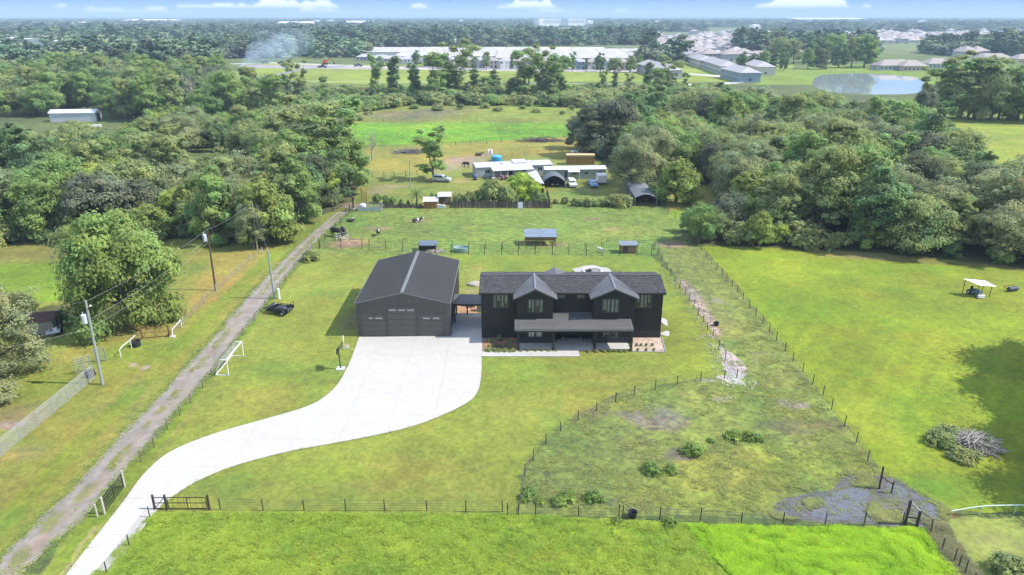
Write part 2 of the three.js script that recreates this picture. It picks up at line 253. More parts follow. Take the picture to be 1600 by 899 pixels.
function paint(x0, z0, w, h, W, H, warp) {                             // colours of a rectangle of ground, w x h metres from its far-left corner
  const mk = () => { const c = document.createElement('canvas'); c.width = W; c.height = H; return c; }, ca = mk(), cb = mk(), A = ca.getContext('2d'), B = cb.getContext('2d');
  const sx = W / w, sz = H / h, X = p => (p.x - x0) * sx, Z = p => (p.z - z0) * sz;
  A.fillStyle = css(LAWN); A.fillRect(0, 0, W, H); B.fillStyle = '#000'; B.fillRect(0, 0, W, H);
  for (const d of pads) {
    if (d.k === 'poly') {
      const q = d.pts.map(p => P(p[0], Math.max(p[1], 26.5)));
      for (const c of [A, B]) { c.beginPath(); q.forEach((p, i) => i ? c.lineTo(X(p), Z(p)) : c.moveTo(X(p), Z(p))); c.closePath(); }
      A.fillStyle = css(d.c, d.a); A.fill();
      B.fillStyle = `rgba(${d.st * 60},${Math.round(d.tu * 120)},${d.lane ? 200 : 0},${d.a})`; B.fill();
    } else if (d.k === 'blob') {
      const p = P(d.x, d.y), q = P(d.x + d.rx, d.y), n = P(d.x, d.y - d.ry), rx = (q.x - p.x) * sx, rz = Math.max(0.5, (p.z - n.z) * sz);
      A.save(); A.translate(X(p), Z(p)); A.scale(rx, rz);
      const g = A.createRadialGradient(0, 0, 0, 0, 0, 1.15); g.addColorStop(0, css(d.c, d.a)); g.addColorStop(0.55, css(d.c, d.a * 0.8)); g.addColorStop(1, css(d.c, 0));
      A.fillStyle = g; A.beginPath(); A.arc(0, 0, 1.15, 0, 7); A.fill(); A.restore();
    } else {
      const q = d.pts.map(p => P(...p)); A.strokeStyle = css(d.c, d.a); A.lineWidth = d.w * sx; A.lineJoin = 'round'; A.beginPath(); q.forEach((p, i) => i ? A.lineTo(X(p), Z(p)) : A.moveTo(X(p), Z(p))); A.stroke();
    }
  }
  const a = A.getImageData(0, 0, W, H).data, b = B.getImageData(0, 0, W, H).data, out = new Uint8Array(W * H * 4), mpp = w / W;
  for (let j = 0; j < H; j++) {
    const z = z0 + (j + 0.5) / sz;
    for (let i = 0; i < W; i++) {
      const x = x0 + (i + 0.5) / sx;
      const wx = (vn(x * 0.55 + 9, z * 0.55) - 0.5) * 2 + (vn(x * 2.3, z * 2.3 + 77) - 0.5) * 0.9, wz = (vn(x * 0.55 + 99, z * 0.55 + 50) - 0.5) * 2 + (vn(x * 2.3 + 40, z * 2.3) - 0.5) * 0.9;
      const ii = clamp(Math.round(i + wx * warp * sx), 0, W - 1), jj = clamp(Math.round(j + wz * warp * sz * 0.8), 0, H - 1), o = (jj * W + ii) * 4;
      let r = a[o], g = a[o + 1], bl = a[o + 2]; const st = b[o], tu = b[o + 1] / 120, lane = b[o + 2] > 100 ? 1 : 0;
      const big = fbm(x * 0.045, z * 0.045) - 0.5, mid = fbm(x * 0.21 + 30, z * 0.21) - 0.5, fine = vn(x * 3.1, z * 3.1) - 0.5, grain = NT[((i * 7919 + j * 104729) ^ (i * j)) & 65535] - 0.5;
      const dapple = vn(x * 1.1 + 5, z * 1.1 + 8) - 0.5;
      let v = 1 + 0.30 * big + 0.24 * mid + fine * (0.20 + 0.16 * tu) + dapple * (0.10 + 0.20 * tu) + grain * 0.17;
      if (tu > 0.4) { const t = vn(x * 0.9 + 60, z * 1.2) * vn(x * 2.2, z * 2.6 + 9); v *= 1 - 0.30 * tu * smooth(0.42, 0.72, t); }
      if (st > 30) { const ph = st < 90 ? x * 0.80 + z * 0.60 : x * 0.25 + z * 0.97; const s = Math.sin(ph * 2 * Math.PI / (st < 90 ? 2.6 : 3.0)); v *= 1 + 0.022 * clamp(s * 1.6, -1, 1) * smooth(0.3, 0.7, vn(x * 0.06 + 3, z * 0.05 + 9)); }
      if (lane) { const n = fbm(x * 0.9, z * 0.9) - 0.5; v = 1 + 0.22 * n + 0.10 * fine + 0.10 * big + 0.05 * grain; r *= 1 + 0.06 * n; }
      // dry straw and greener clover in the turf
      const dry = lane ? 0 : smooth(0.52, 0.72, fbm(x * 0.11 + 70, z * 0.16 + 20)) * 0.22, clo = lane ? 0 : smooth(0.55, 0.75, fbm(x * 0.19 + 10, z * 0.17 + 120)) * 0.20;
      r *= v * (1 + 0.30 * dry - 0.5 * clo); g *= v * (1 - 0.02 * dry - 0.08 * clo); bl *= v * (1 + 0.2 * dry - 0.1 * clo) * (lane || bl > 0.62 * g ? 1 : 0.80); if (!lane) { r *= 0.965; g *= 0.95; }
      const q = (( H - 1 - j) * W + i) * 4; out[q] = clamp(r, 0, 255); out[q + 1] = clamp(g, 0, 255); out[q + 2] = clamp(bl, 0, 255); out[q + 3] = 255;
    }
  }
  const t = new THREE.DataTexture(out, W, H); t.colorSpace = THREE.SRGBColorSpace; t.magFilter = t.minFilter = THREE.LinearFilter; t.needsUpdate = true; return t;
}
const NEAR = [-82, -176, 164, 140], MID = [-430, -660, 860, 640], FAR = [-6000, -9000, 12000, 9100];
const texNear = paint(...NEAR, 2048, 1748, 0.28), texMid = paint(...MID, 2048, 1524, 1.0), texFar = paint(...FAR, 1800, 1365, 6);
const groundMats = [texNear, texMid, texFar].map(map => new THREE.MeshStandardMaterial({ map, roughness: 1, name: 'turf' }));
function cell(r, x0, x1, z0, z1) {                                     // flat piece with the texture coordinates of rectangle r
  const g = new THREE.BufferGeometry(); g.setAttribute('position', new THREE.Float32BufferAttribute([x0, 0, z1, x1, 0, z1, x1, 0, z0, x0, 0, z0], 3));
  const U = x => (x - r[0]) / r[2], Vv = z => 1 - (z - r[1]) / r[3];
  g.setAttribute('uv', new THREE.Float32BufferAttribute([U(x0), Vv(z1), U(x1), Vv(z1), U(x1), Vv(z0), U(x0), Vv(z0)], 2)); g.setIndex([0, 1, 2, 0, 2, 3]); g.computeVertexNormals(); return g.toNonIndexed();
}
{
  const ring = (r, n) => { const [a, b, c, d] = [r[0], r[0] + r[2], r[1], r[1] + r[3]], [e, f, g, h] = [n[0], n[0] + n[2], n[1], n[1] + n[3]]; return [cell(r, a, e, c, d), cell(r, f, b, c, d), cell(r, e, f, c, g), cell(r, e, f, h, d)]; };
  const lists = [[cell(NEAR, NEAR[0], NEAR[0] + NEAR[2], NEAR[1], NEAR[1] + NEAR[3])], ring(MID, NEAR), ring(FAR, MID)];
  // the last of it runs on to the horizon
  const rim = (() => { const [a, b, c, d] = [FAR[0], FAR[0] + FAR[2], FAR[1], FAR[1] + FAR[3]], R = 30000; const mk = (x0, x1, z0, z1) => { const g = cell(FAR, x0, x1, z0, z1); const uv = g.attributes.uv; for (let i = 0; i < uv.count; i++) uv.setXY(i, 0.02, 0.9); return g; }; return [mk(-R, R, -R, c), mk(-R, a, c, R), mk(b, R, c, R), mk(a, b, d, R)]; })();
  lists[2].push(...rim);
  const geos = lists.map(l => mergeGeometries(l)), g = mergeGeometries(geos, true);
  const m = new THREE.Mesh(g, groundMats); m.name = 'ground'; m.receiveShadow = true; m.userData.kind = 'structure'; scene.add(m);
}
function sheet(pts, y, r) {                                            // outline in world metres -> flat sheet with the ground's own coordinates
  const s = new THREE.Shape(pts.map(p => new THREE.Vector2(p.x, -p.z))), g = new THREE.ShapeGeometry(s, 1); g.rotateX(-Math.PI / 2); g.translate(0, y, 0);
  const q = g.attributes.position, uv = g.attributes.uv; for (let i = 0; i < q.count; i++) uv.setXY(i, (q.getX(i) - r[0]) / r[2], 1 - (q.getZ(i) - r[1]) / r[3]);
  return g;
}
struct('dirt_road', sheet([...laneL.slice(1), ...laneR.slice(1).reverse()].map(p => P(...p)).filter(p => p.z < -37), 0.006, NEAR), groundMats[0]);
// ---------- concrete: drive, walk and porch floor, cast in panels with open joints ----------
const CONC = new THREE.MeshStandardMaterial({ roughness: 0.85, map: speckle(21, 512, 512, (i, j) => { const n = fbm(i / 60, j / 60) - 0.5, f = vn(i / 3, j / 3) - 0.5, s = vn(i / 17 + 4, j / 40) - .5, v = 1 + 0.06 * n + 0.03 * f + 0.03 * s; return [171 * v, 167 * v, 161 * v].map(Math.round); }) });
function clipHalf(pts, nx, nz, c) { const out = []; for (let i = 0; i < pts.length; i++) { const a = pts[i], b = pts[(i + 1) % pts.length], da = nx * a.x + nz * a.z - c, db = nx * b.x + nz * b.z - c; if (da >= 0) out.push(a); if (da * db < 0) { const t = da / (da - db); out.push(V(a.x + (b.x - a.x) * t, 0, a.z + (b.z - a.z) * t)); } } return out; }
function plate(pts, y0, y1) { const s = new THREE.Shape(pts.map(p => new THREE.Vector2(p.x, -p.z))), g = new THREE.ExtrudeGeometry(s, { depth: y1 - y0, bevelEnabled: false }); g.rotateX(-Math.PI / 2); g.translate(0, y0, 0); const q = g.attributes.position, uv = g.attributes.uv; for (let i = 0; i < q.count; i++) uv.setXY(i, q.getX(i) / 9, q.getZ(i) / 9); return g; }
function panels(outline, xs, zs, y, parent, gap = 0.013) {
  for (let i = 0; i + 1 < xs.length; i++) for (let j = 0; j + 1 < zs.length; j++) {
    let q = outline; q = clipHalf(q, 1, 0, xs[i] + gap / 2); if (q.length) q = clipHalf(q, -1, 0, -xs[i + 1] + gap / 2); if (q.length) q = clipHalf(q, 0, 1, zs[j] + gap / 2); if (q.length) q = clipHalf(q, 0, -1, -zs[j + 1] + gap / 2);
    if (q.length < 3) continue; let ar = 0; q.forEach((p, k) => { const n = q[(k + 1) % q.length]; ar += p.x * n.z - n.x * p.z; }); if (Math.abs(ar) < 0.03) continue;
    part('panel', plate(q, 0.0, y), CONC, parent);
  }
}
let drivePoly = []; const housePoly = [V(-20.5, 0, -79), V(19.6, 0, -79), V(19.6, 0, -97), V(-20.5, 0, -103)];
const steps = (a, b, d) => { const n = Math.max(1, Math.round((b - a) / d)); return Array.from({ length: n + 1 }, (_, i) => a + (b - a) * i / n); };
const curve = (pts, n) => new THREE.CatmullRomCurve3(pts.map(p => P(...p)), false, 'centripetal').getPoints(n);
{
  const d = new THREE.Group(); d.name = 'driveway'; d.userData.kind = 'structure'; scene.add(d);
  const left = curve([[40, 985], [103, 899], [190, 788], [228, 738], [264, 708], [330, 680], [420, 654], [484, 634], [518, 612], [540, 580], [561, 527.5]], 60).filter(p => p.z < -38);
  const right = curve([[753, 549], [750, 600], [740, 622], [705, 643], [640, 668], [560, 686], [430, 711], [340, 738], [285, 766], [245, 798], [175, 899], [110, 990]], 60).filter(p => p.z < -38);
  const outline = [...left, V(-8.05, 0, -84.95), V(-8.05, 0, -92.4), V(-3.95, 0, -92.4), ...right];
  drivePoly = outline;
  panels(outline, steps(-44, -3.5, 4.6), steps(-93, -37.5, 4.6), 0.07, d);
  const w = new THREE.Group(); w.name = 'front_walk'; w.userData.kind = 'structure'; scene.add(w);
  panels([V(-3.72, 0, -78.95), V(8.3, 0, -78.95), V(8.3, 0, -80.62), V(-3.72, 0, -80.62)], steps(-3.72, 8.3, 2.0), [-80.62, -78.95], 0.09, w);
}
// ---------- the barn ----------
const barnWall = M(0.114, 0.106, 0.098, 0.7, 0, { map: GR2 }), barnRoof = M(0.052, 0.049, 0.047, 0.62, 0, { map: GR2 }), barnTrim = M(0.17, 0.17, 0.175, 0.45, 0.2), barnDoor = M(0.102, 0.096, 0.089, 0.6, 0, { map: GR2 }), darkIn = M(0.006, 0.006, 0.007, 1);
const paneMat = M(0.035, 0.045, 0.05, 0.06), paneLit = M(0.42, 0.43, 0.43, 0.25), frameGrey = M(0.050, 0.058, 0.056, 0.5);
{
  const x0 = -19.94, x1 = -8.05, xm = (x0 + x1) / 2, zf = -84.95, zb = -101.9, he = 4.72, hr = 6.12, b = thing('barn', 'large charcoal metal barn with low gable roof and three roll-up doors', 'barn', [xm, 0, zf]);
  const hw = (x1 - x0) / 2, L = zf - zb, top = x => he + (hr - he) * (1 - Math.abs(x) / hw);
  const gable = (z, s) => { const l = [prism([[-hw, 0], [hw, 0], [hw, he], [0, hr], [-hw, he]], z - 0.08, z)]; for (let x = -hw + 0.15; x < hw; x += 0.4) l.push(box6(x - 0.05, x + 0.05, 0.12, top(x) - 0.02, s > 0 ? z : z - 0.13, s > 0 ? z + 0.05 : z - 0.08)); return l; };
  const side = s => { const l = [box6(s > 0 ? hw - 0.08 : -hw, s > 0 ? hw : -hw + 0.08, 0, he, -L + 0.08, -0.08)]; for (let z = -L + 0.2; z < -0.1; z += 0.3) l.push(box6(s > 0 ? hw : -hw - 0.032, s > 0 ? hw + 0.032 : -hw, 0.12, he, z - 0.045, z + 0.045)); return l; };
  part('front_wall', gable(0, 1), barnWall, b); part('back_wall', gable(-L + 0.08, -1), barnWall, b); part('side_wall', side(1), barnWall, b); part('side_wall', side(-1), barnWall, b);
  part('base_trim', [box6(-hw - 0.02, hw + 0.02, 0.02, 0.12, 0, 0.045)], barnTrim, b);
  for (const s of [-1, 1]) {
    const e = 0.16, sl = (hr - he) / hw, A = V(s * (hw + e), he - e * sl + 0.06, 0.14), B = V(0, hr + 0.06, 0.14), C = V(0, hr + 0.06, -L - 0.14), D = V(s * (hw + e), he - e * sl + 0.06, -L - 0.14);
    const r = part('roof', s > 0 ? [slabQuad(A, D, C, B, 0.06)] : [slabQuad(B, C, D, A, 0.06)], barnRoof, b);
    const ribs = []; for (let z = 0.0; z > -L; z -= 0.3) ribs.push(bar(V(A.x, A.y + 0.012, z), V(0, B.y + 0.012, z), 0.05, 0.03));
    part('roof_rib', ribs, barnRoof, r, 'stuff');
    for (const z of [0.155, -L - 0.155]) part('rake_trim', bar(V(A.x, A.y - 0.07, z), V(0, B.y - 0.07, z), 0.03, 0.16), barnTrim, b);
    part('eave_trim', bar(V(A.x + s * 0.03, A.y - 0.05, 0.17), V(D.x + s * 0.03, D.y - 0.05, -L - 0.17), 0.06, 0.13), barnTrim, b);
  }
  part('ridge_cap', [bar(V(-0.11, hr + 0.075, 0.17), V(-0.11, hr + 0.075, -L - 0.17), 0.24, 0.025), bar(V(0.11, hr + 0.075, 0.17), V(0.11, hr + 0.075, -L - 0.17), 0.24, 0.025)], barnTrim, b);
  // doors: sections of a roll-up door, with a row of small panes in the second section from the top
  const door = (xa, xb, h, n, panes) => {
    xa -= xm; xb -= xm;
    const d = part('door', [box6(xa, xb, 0.02, h, 0.0505, 0.06)], darkIn, b), sh = h / n;
    for (let k = 0; k < n; k++) part('panel', [box6(xa + 0.01, xb - 0.01, 0.03 + k * sh, (k + 1) * sh, 0.06, 0.09)], barnDoor, d);
    part('door_frame', [box6(xa - 0.1, xa, 0.02, h + 0.1, 0.051, 0.1), box6(xb, xb + 0.1, 0.02, h + 0.1, 0.051, 0.1), box6(xa, xb, h, h + 0.1, 0.051, 0.1)], barnWall, d);
    for (const p of panes) { part('window_pane', [box6(p[0] - xm, p[1] - xm, p[2], p[3], 0.09, 0.105)], M(0.30, 0.31, 0.31, 0.15), d); }
  };
  door(-15.95, -12.45, 4.0, 5, [[-15.9 + 0.12, -14.9, 3.62, 3.82], [-14.62, -13.74, 3.62, 3.82], [-13.46, -12.57, 3.62, 3.82]]);
  door(-19.25, -16.4, 2.95, 4, [[-18.45, -17.95, 2.5, 2.7], [-17.62, -16.72, 2.5, 2.7]]);
  door(-11.72, -9.0, 2.95, 4, [[-11.45, -10.6, 2.5, 2.7], [-10.2, -9.35, 2.5, 2.7]]);
  // openings on the side towards the house
  part('side_door', [box6(hw + 0.03, hw + 0.07, 0.02, 2.3, -7.6, -6.5)], M(0.02, 0.02, 0.024, 0.5), b);
  part('side_window', [box6(hw + 0.03, hw + 0.08, 1.2, 2.2, -2.9, -2.0)], paneMat, b);
  for (const s of [-1, 1]) part('downspout', rod(V(s * (hw + 0.12), 0.1, -0.3), V(s * (hw + 0.12), he - 0.1, -0.3), 0.05), barnTrim, b);
}
// ---------- the house ----------
const houseWall = M(0.026, 0.022, 0.019, 0.75, 0, { map: GR2 }), houseTrim = M(0.020, 0.020, 0.020, 0.65), houseBase = M(0.030, 0.030, 0.032, 0.7, 0, { map: GR1 }), metalRoof = M(0.122, 0.117, 0.112, 0.6, 0, { map: GR2 }), gableRoof = M(0.125, 0.126, 0.13, 0.55, 0, { map: GR2 });
const house = thing('house', 'black two storey house with twin front gables and long metal porch roof', 'house', [7.6, 0, -84.53]);
{
  const hx = x => x - 7.6, hz = z => z + 84.53;                        // photograph's metres -> the house's own
  const X0 = hx(-3.9), X1 = hx(19.15), D = 7.0, HE = 6.28, RB = -D - 0.5, RIDGE = 7.38, MZ = -D / 2;
  const slope = (RIDGE - 6.38) / (0.5 - MZ);
  // front and back walls, gable ends; battens stand proud of them
  const battens = (xa, xb, ya, yb, z, l, st = 0.41) => { for (let x = xa + 0.1; x < xb - 0.03; x += st) l.push(box6(x - 0.03, x + 0.03, ya, typeof yb === 'function' ? yb(x) : yb, z, z + 0.042)); };
  const fw = [box6(X0, X1, 0, HE, -0.15, 0)]; battens(X0, hx(0.6), 0.95, HE, 0, fw); battens(hx(5.2), hx(10.15), 3.7, HE, 0, fw); battens(hx(15.4), X1, 0.95, HE, 0, fw);
  part('front_wall', fw, houseWall, house); part('back_wall', [box6(X0, X1, 0, HE, -D, -D + 0.15)], houseWall, house);
  for (const s of [-1, 1]) { const x = s < 0 ? X0 : X1, l = []; const g = prism([[-0.01, 0], [-0.01, HE], [MZ, RIDGE - 0.1], [-D + 0.01, HE], [-D + 0.01, 0]], 0, 0.15); g.rotateY(-Math.PI / 2); g.translate(s < 0 ? x + 0.15 : x, 0, 0); l.push(g); for (let z = -0.3; z > -D + 0.1; z -= 0.31) l.push(box6(s < 0 ? x - 0.028 : x, s < 0 ? x : x + 0.028, 0.95, HE - 0.02, z - 0.022, z + 0.022)); part('side_wall', l, houseWall, house); }
  for (const [xa, xb] of [[X0 - 0.03, hx(0.6)], [hx(15.36), X1 + 0.03]]) part('skirting', [box6(xa, xb, 0, 0.88, 0, 0.06), box6(xa, xb, 0.88, 0.95, 0, 0.10)], houseBase, house);
  part('corner_board', box6(X0 - 0.03, X0 + 0.12, 0.95, HE, 0, 0.035), houseTrim, house); part('corner_board', box6(X1 - 0.12, X1 + 0.03, 0.95, HE, 0, 0.035), houseTrim, house);
  // shingled main roof
  const ex = 0.28, yF = RIDGE - slope * (0.5 - MZ);
  const front = [V(X0 - ex, yF, 0.5), V(X1 + ex, yF, 0.5), V(X1 + ex, RIDGE, MZ), V(X0 - ex, RIDGE, MZ)];
  const roofMat = M(0.03, 0.03, 0.032, 0.95);
  const roof = part('roof', [slabQuad(...front, 0.16), slabQuad(V(X1 + ex, yF, 2 * MZ - 0.5), V(X0 - ex, yF, 2 * MZ - 0.5), V(X0 - ex, RIDGE, MZ), V(X1 + ex, RIDGE, MZ), 0.16)], roofMat, house);
  part('fascia', [box6(X0 - ex, X1 + ex, yF - 0.22, yF - 0.005, 0.5, 0.54)], houseTrim, house);
  part('ridge_cap', [bar(V(X0 - ex, RIDGE + 0.04, MZ), V(X1 + ex, RIDGE + 0.04, MZ), 0.3, 0.05)], M(0.07, 0.07, 0.074, 0.9), house);
  {
    const g = new THREE.BoxGeometry(1, 1, 1), n = 28, cw = 0.34, list = [], cols = [], r = rng(11), lenS = Math.hypot(0.5 - MZ, RIDGE - yF), ang = Math.atan2(RIDGE - yF, 0.5 - MZ), ch = lenS / n;
    for (const side of [1, -1]) for (let k = 0; k < n; k++) { const t = (k + 0.5) * ch; for (let x = X0 - ex + 0.02 - (k % 2) * cw * 0.5; x < X1 + ex - 0.05; x += cw) { const xa = Math.max(x, X0 - ex), xb = Math.min(x + cw - 0.012, X1 + ex); if (xb - xa < 0.05) continue; const zz = side > 0 ? 0.5 - t * Math.cos(ang) : 2 * MZ - 0.5 + t * Math.cos(ang), yy = yF + t * Math.sin(ang) + 0.018 + r() * 0.01; const o = new THREE.Object3D(); o.position.set((xa + xb) / 2, yy, zz); o.rotation.x = side * (ang - 0.05); o.scale.set(xb - xa, 0.02, ch * 1.12); o.updateMatrix(); list.push(o.matrix.clone()); const v = 0.050 * (0.5 + 1.0 * r() * r() + 0.25 * r()); cols.push(new THREE.Color().setRGB(v * 1.0, v * 1.0, v * 1.05)); } }
    const im = new THREE.InstancedMesh(g, M(1, 1, 1, 0.95), list.length); list.forEach((m, i) => { im.setMatrixAt(i, m); im.setColorAt(i, cols[i]); }); im.name = 'shingle'; im.userData.kind = 'stuff'; im.castShadow = im.receiveShadow = true; roof.add(im);
  }
  // the two gabled bays
  const window_ = (cx, cy, w, h, z, blinds = 0) => {                   // two sashes side by side, each cut by one bar
    const f = part('window', [box6(cx - w / 2 - 0.09, cx + w / 2 + 0.09, cy + h / 2, cy + h / 2 + 0.1, z, z + 0.06), box6(cx - w / 2 - 0.13, cx + w / 2 + 0.13, cy - h / 2 - 0.12, cy - h / 2, z, z + 0.09), box6(cx - w / 2 - 0.09, cx - w / 2, cy - h / 2, cy + h / 2, z, z + 0.06), box6(cx + w / 2, cx + w / 2 + 0.09, cy - h / 2, cy + h / 2, z, z + 0.06), box6(cx - 0.07, cx + 0.07, cy - h / 2, cy + h / 2, z, z + 0.06)], frameGrey, house);
    for (const s of [-1, 1]) {
      const xa = s < 0 ? cx - w / 2 : cx + 0.07, xb = s < 0 ? cx - 0.07 : cx + w / 2;
      part('pane', [box6(xa, xb, cy - h / 2, cy + h / 2, z + 0.022, z + 0.03)], WGLASS, f);
      part('glazing_bar', [box6(xa, xb, cy - 0.025, cy + 0.025, z + 0.03, z + 0.045), box6((xa + xb) / 2 - 0.018, (xa + xb) / 2 + 0.018, cy - h / 2, cy + h / 2, z + 0.03, z + 0.042)], frameGrey, f);
      const dr = []; const rr = rng(Math.round(cx * 100) + s * 7 + Math.round(cy * 10)); for (let k = 0; k < 2; k++) { const a = lerp(xa, xb, k * 0.5 + 0.06 + 0.1 * rr()), c = a + (xb - xa) * (0.2 + 0.22 * rr()), y0 = cy - h / 2 + h * (rr() < 0.5 ? 0.0 : 0.48 * rr()); dr.push(box6(a, c, y0, cy + h / 2, z + 0.006, z + 0.012)); }
      if (blinds) part('curtain', dr, blinds > 1 ? M(0.5, 0.51, 0.51, 0.9) : M(0.2, 0.22, 0.21, 0.9), f);
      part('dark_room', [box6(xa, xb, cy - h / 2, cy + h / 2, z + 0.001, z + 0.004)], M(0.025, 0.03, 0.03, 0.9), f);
    }
  };
  const WGLASS = new THREE.MeshPhysicalMaterial({ color: 0xffffff, roughness: 0.03, transmission: 1, thickness: 0, ior: 1.5 });
  const BZ = hz(-82.79), PZ = hz(-80.33);
  for (const [xa, xb, peak] of [[hx(0.65), hx(5.13), 0], [hx(10.18), hx(15.31), 1]]) {
    const c = (xa + xb) / 2, w = (xb - xa) / 2, topY = x => 6.42 + (7.50 - 6.42) * (1 - Math.abs(x - c) / w);
    const l = [prism([[xa, 0], [xb, 0], [xb, 6.42], [c, 7.50], [xa, 6.42]], BZ - 0.14, BZ), box6(xa, xa + 0.14, 0, 6.42, 0, BZ - 0.14), box6(xb - 0.14, xb, 0, 6.42, 0, BZ - 0.14)];
    battens(xa, xb, 3.5, x => topY(x) - 0.03, BZ, l); battens(xa, xb, 0.9, 3.3, BZ, l);
    for (const s of [-1, 1]) for (let z = 0.15; z < BZ - 0.1; z += 0.31) l.push(box6(s < 0 ? xa - 0.028 : xb, s < 0 ? xa : xb + 0.028, 0.9, 6.3, z - 0.022, z + 0.022));
    part('bay_wall', l, houseWall, house);
    part('skirting', [box6(xa - 0.05, xb + 0.05, 0, 0.8, BZ, BZ + 0.06), box6(xa - 0.05, xb + 0.05, 0.8, 0.87, BZ, BZ + 0.1)], houseBase, house);
    // metal gable roof running back into the shingles
    const e = 0.5, sl = (7.50 - 6.42) / w, zf = BZ + 0.42, ya = 6.42 - e * sl + 0.1, yr = 7.62, meet = y => 0.5 - (y - yF) / slope;
    const zr = Math.max(MZ + 0.02, meet(yr)), ze = Math.min(0.35, meet(ya) + 0.3);
    for (const s of [-1, 1]) {
      const ox = c + s * (w + e), q = s > 0 ? [V(c, yr, zf), V(ox, ya, zf), V(ox, ya, ze), V(c, yr, zr)] : [V(ox, ya, zf), V(c, yr, zf), V(c, yr, zr), V(ox, ya, ze)];
      const gr = part('gable_roof', [slabQuad(...q, 0.1)], gableRoof, house);
      part('fascia', [bar(V(ox, ya - 0.08, zf + 0.02), V(c, yr - 0.08, zf + 0.02), 0.035, 0.17)], M(0.16, 0.165, 0.175, 0.45, 0.2), house);
      const rb = []; for (let k = 1; k < 7; k++) { const t = k / 7, z = zf - t * (zf - zr - 0.3); rb.push(bar(V(lerp(ox, c, 0.02), lerp(ya, yr, 0.02) + 0.015, Math.max(z, lerp(ze, zr, 0.02) + .05)), V(c, yr + 0.015, Math.max(z, zr + 0.05)), 0.03, 0.025)); } part('roof_rib', rb, gableRoof, gr, 'stuff');
    }
    part('ridge_cap', [bar(V(c, yr + 0.03, zf + 0.03), V(c, yr + 0.03, zr), 0.2, 0.03)], M(0.20, 0.21, 0.22, 0.45, 0.2), house);
  }
  window_(hx(-1.46), 5.13, 1.75, 1.62, 0, 1); window_(hx(2.92), 5.18, 1.75, 1.55, BZ, 1); window_(hx(12.3), 5.2, 1.95, 1.62, BZ, 1); window_(hx(16.75), 5.13, 1.9, 1.66, 0, 1);
  window_(hx(2.95), 1.75, 1.8, 1.5, BZ, 2); window_(hx(12.45), 1.75, 1.9, 1.5, BZ, 1);
  for (const x of [6.2, 8.75]) { const f = part('window', [box6(hx(x) - 0.5, hx(x) + 0.5, 5.5, 6.08, 0, 0.05)], frameGrey, house); part('pane', [box6(hx(x) - 0.41, hx(x) + 0.41, 5.58, 6.0, 0.05, 0.06)], M(0.12, 0.14, 0.14, 0.05), f); }
  // porch
  const py = 3.06, ps = 0.14, ribsL = [], yAt = z => py + ps * (PZ - z), outlineL = [[0.31, 14.95, PZ, BZ]];
  const pa = [V(hx(0.31), py, PZ), V(hx(14.95), py, PZ), V(hx(14.95), yAt(BZ), BZ), V(hx(0.31), yAt(BZ), BZ)];
  const pr = part('porch_roof', [slabQuad(...pa, 0.09), slabQuad(V(hx(5.16), yAt(BZ), BZ), V(hx(10.15), yAt(BZ), BZ), V(hx(10.15), yAt(0.02), 0.02), V(hx(5.16), yAt(0.02), 0.02), 0.09)], metalRoof, house);
  for (let x = 0.42; x < 14.9; x += 0.29) { const inMid = x > 5.2 && x < 10.1; ribsL.push(bar(V(hx(x), py + 0.02, PZ - 0.01), V(hx(x), yAt(inMid ? 0.03 : BZ + 0.02) + 0.02, inMid ? 0.03 : BZ + 0.02), 0.045, 0.045)); }
  part('roof_rib', ribsL, M(0.135, 0.133, 0.13, 0.6, 0), pr, 'stuff');
  part('fascia', [box6(hx(0.31), hx(14.95), py - 0.24, py - 0.02, PZ - 0.06, PZ)], M(0.19, 0.195, 0.2, 0.45, 0.2), house);
  part('porch_beam', [box6(hx(0.6), hx(14.7), py - 0.5, py - 0.26, PZ - 0.42, PZ - 0.24)], houseTrim, house);
  for (const x of [0.78, 5.16, 10.3, 14.82]) part('post', [box6(hx(x) - 0.11, hx(x) + 0.11, 0.1, py - 0.5, PZ - 0.44, PZ - 0.22), box6(hx(x) - 0.16, hx(x) + 0.16, 0.1, 0.35, PZ - 0.49, PZ - 0.17)], houseTrim, house);
  // front doors in the recess
  const d = part('front_door', [box6(hx(6.9), hx(8.4), 0.1, 2.3, 0, 0.06)], M(0.02, 0.02, 0.02, 0.4), house); part('pane', [box6(hx(7.05), hx(7.55), 0.6, 2.1, 0.06, 0.07)], paneMat, d); part('pane', [box6(hx(7.75), hx(8.25), 0.6, 2.1, 0.06, 0.07)], paneMat, d);
  // rear wing: its ridge shows over the main roof
  const rc = hx(5.75), rw = 3.0, ry = 7.35, rz0 = MZ + 0.1, rz1 = -D - 0.1, re = ry - rw * 0.5;
  part('rear_roof', [slabQuad(V(rc, ry, rz0), V(rc + rw, re, rz0), V(rc + rw, re, rz1 + 0.25), V(rc, ry, rz1 + 0.25), 0.1), slabQuad(V(rc - rw, re, rz0), V(rc, ry, rz0), V(rc, ry, rz1 + 0.25), V(rc - rw, re, rz1 + 0.25), 0.1)], gableRoof, house);
  part('rear_gable', prism([[rc - rw + 0.4, re - 0.1], [rc + rw - 0.4, re - 0.1], [rc, ry - 0.12]], -D + 0.16, -D + 0.3), houseWall, house);
}
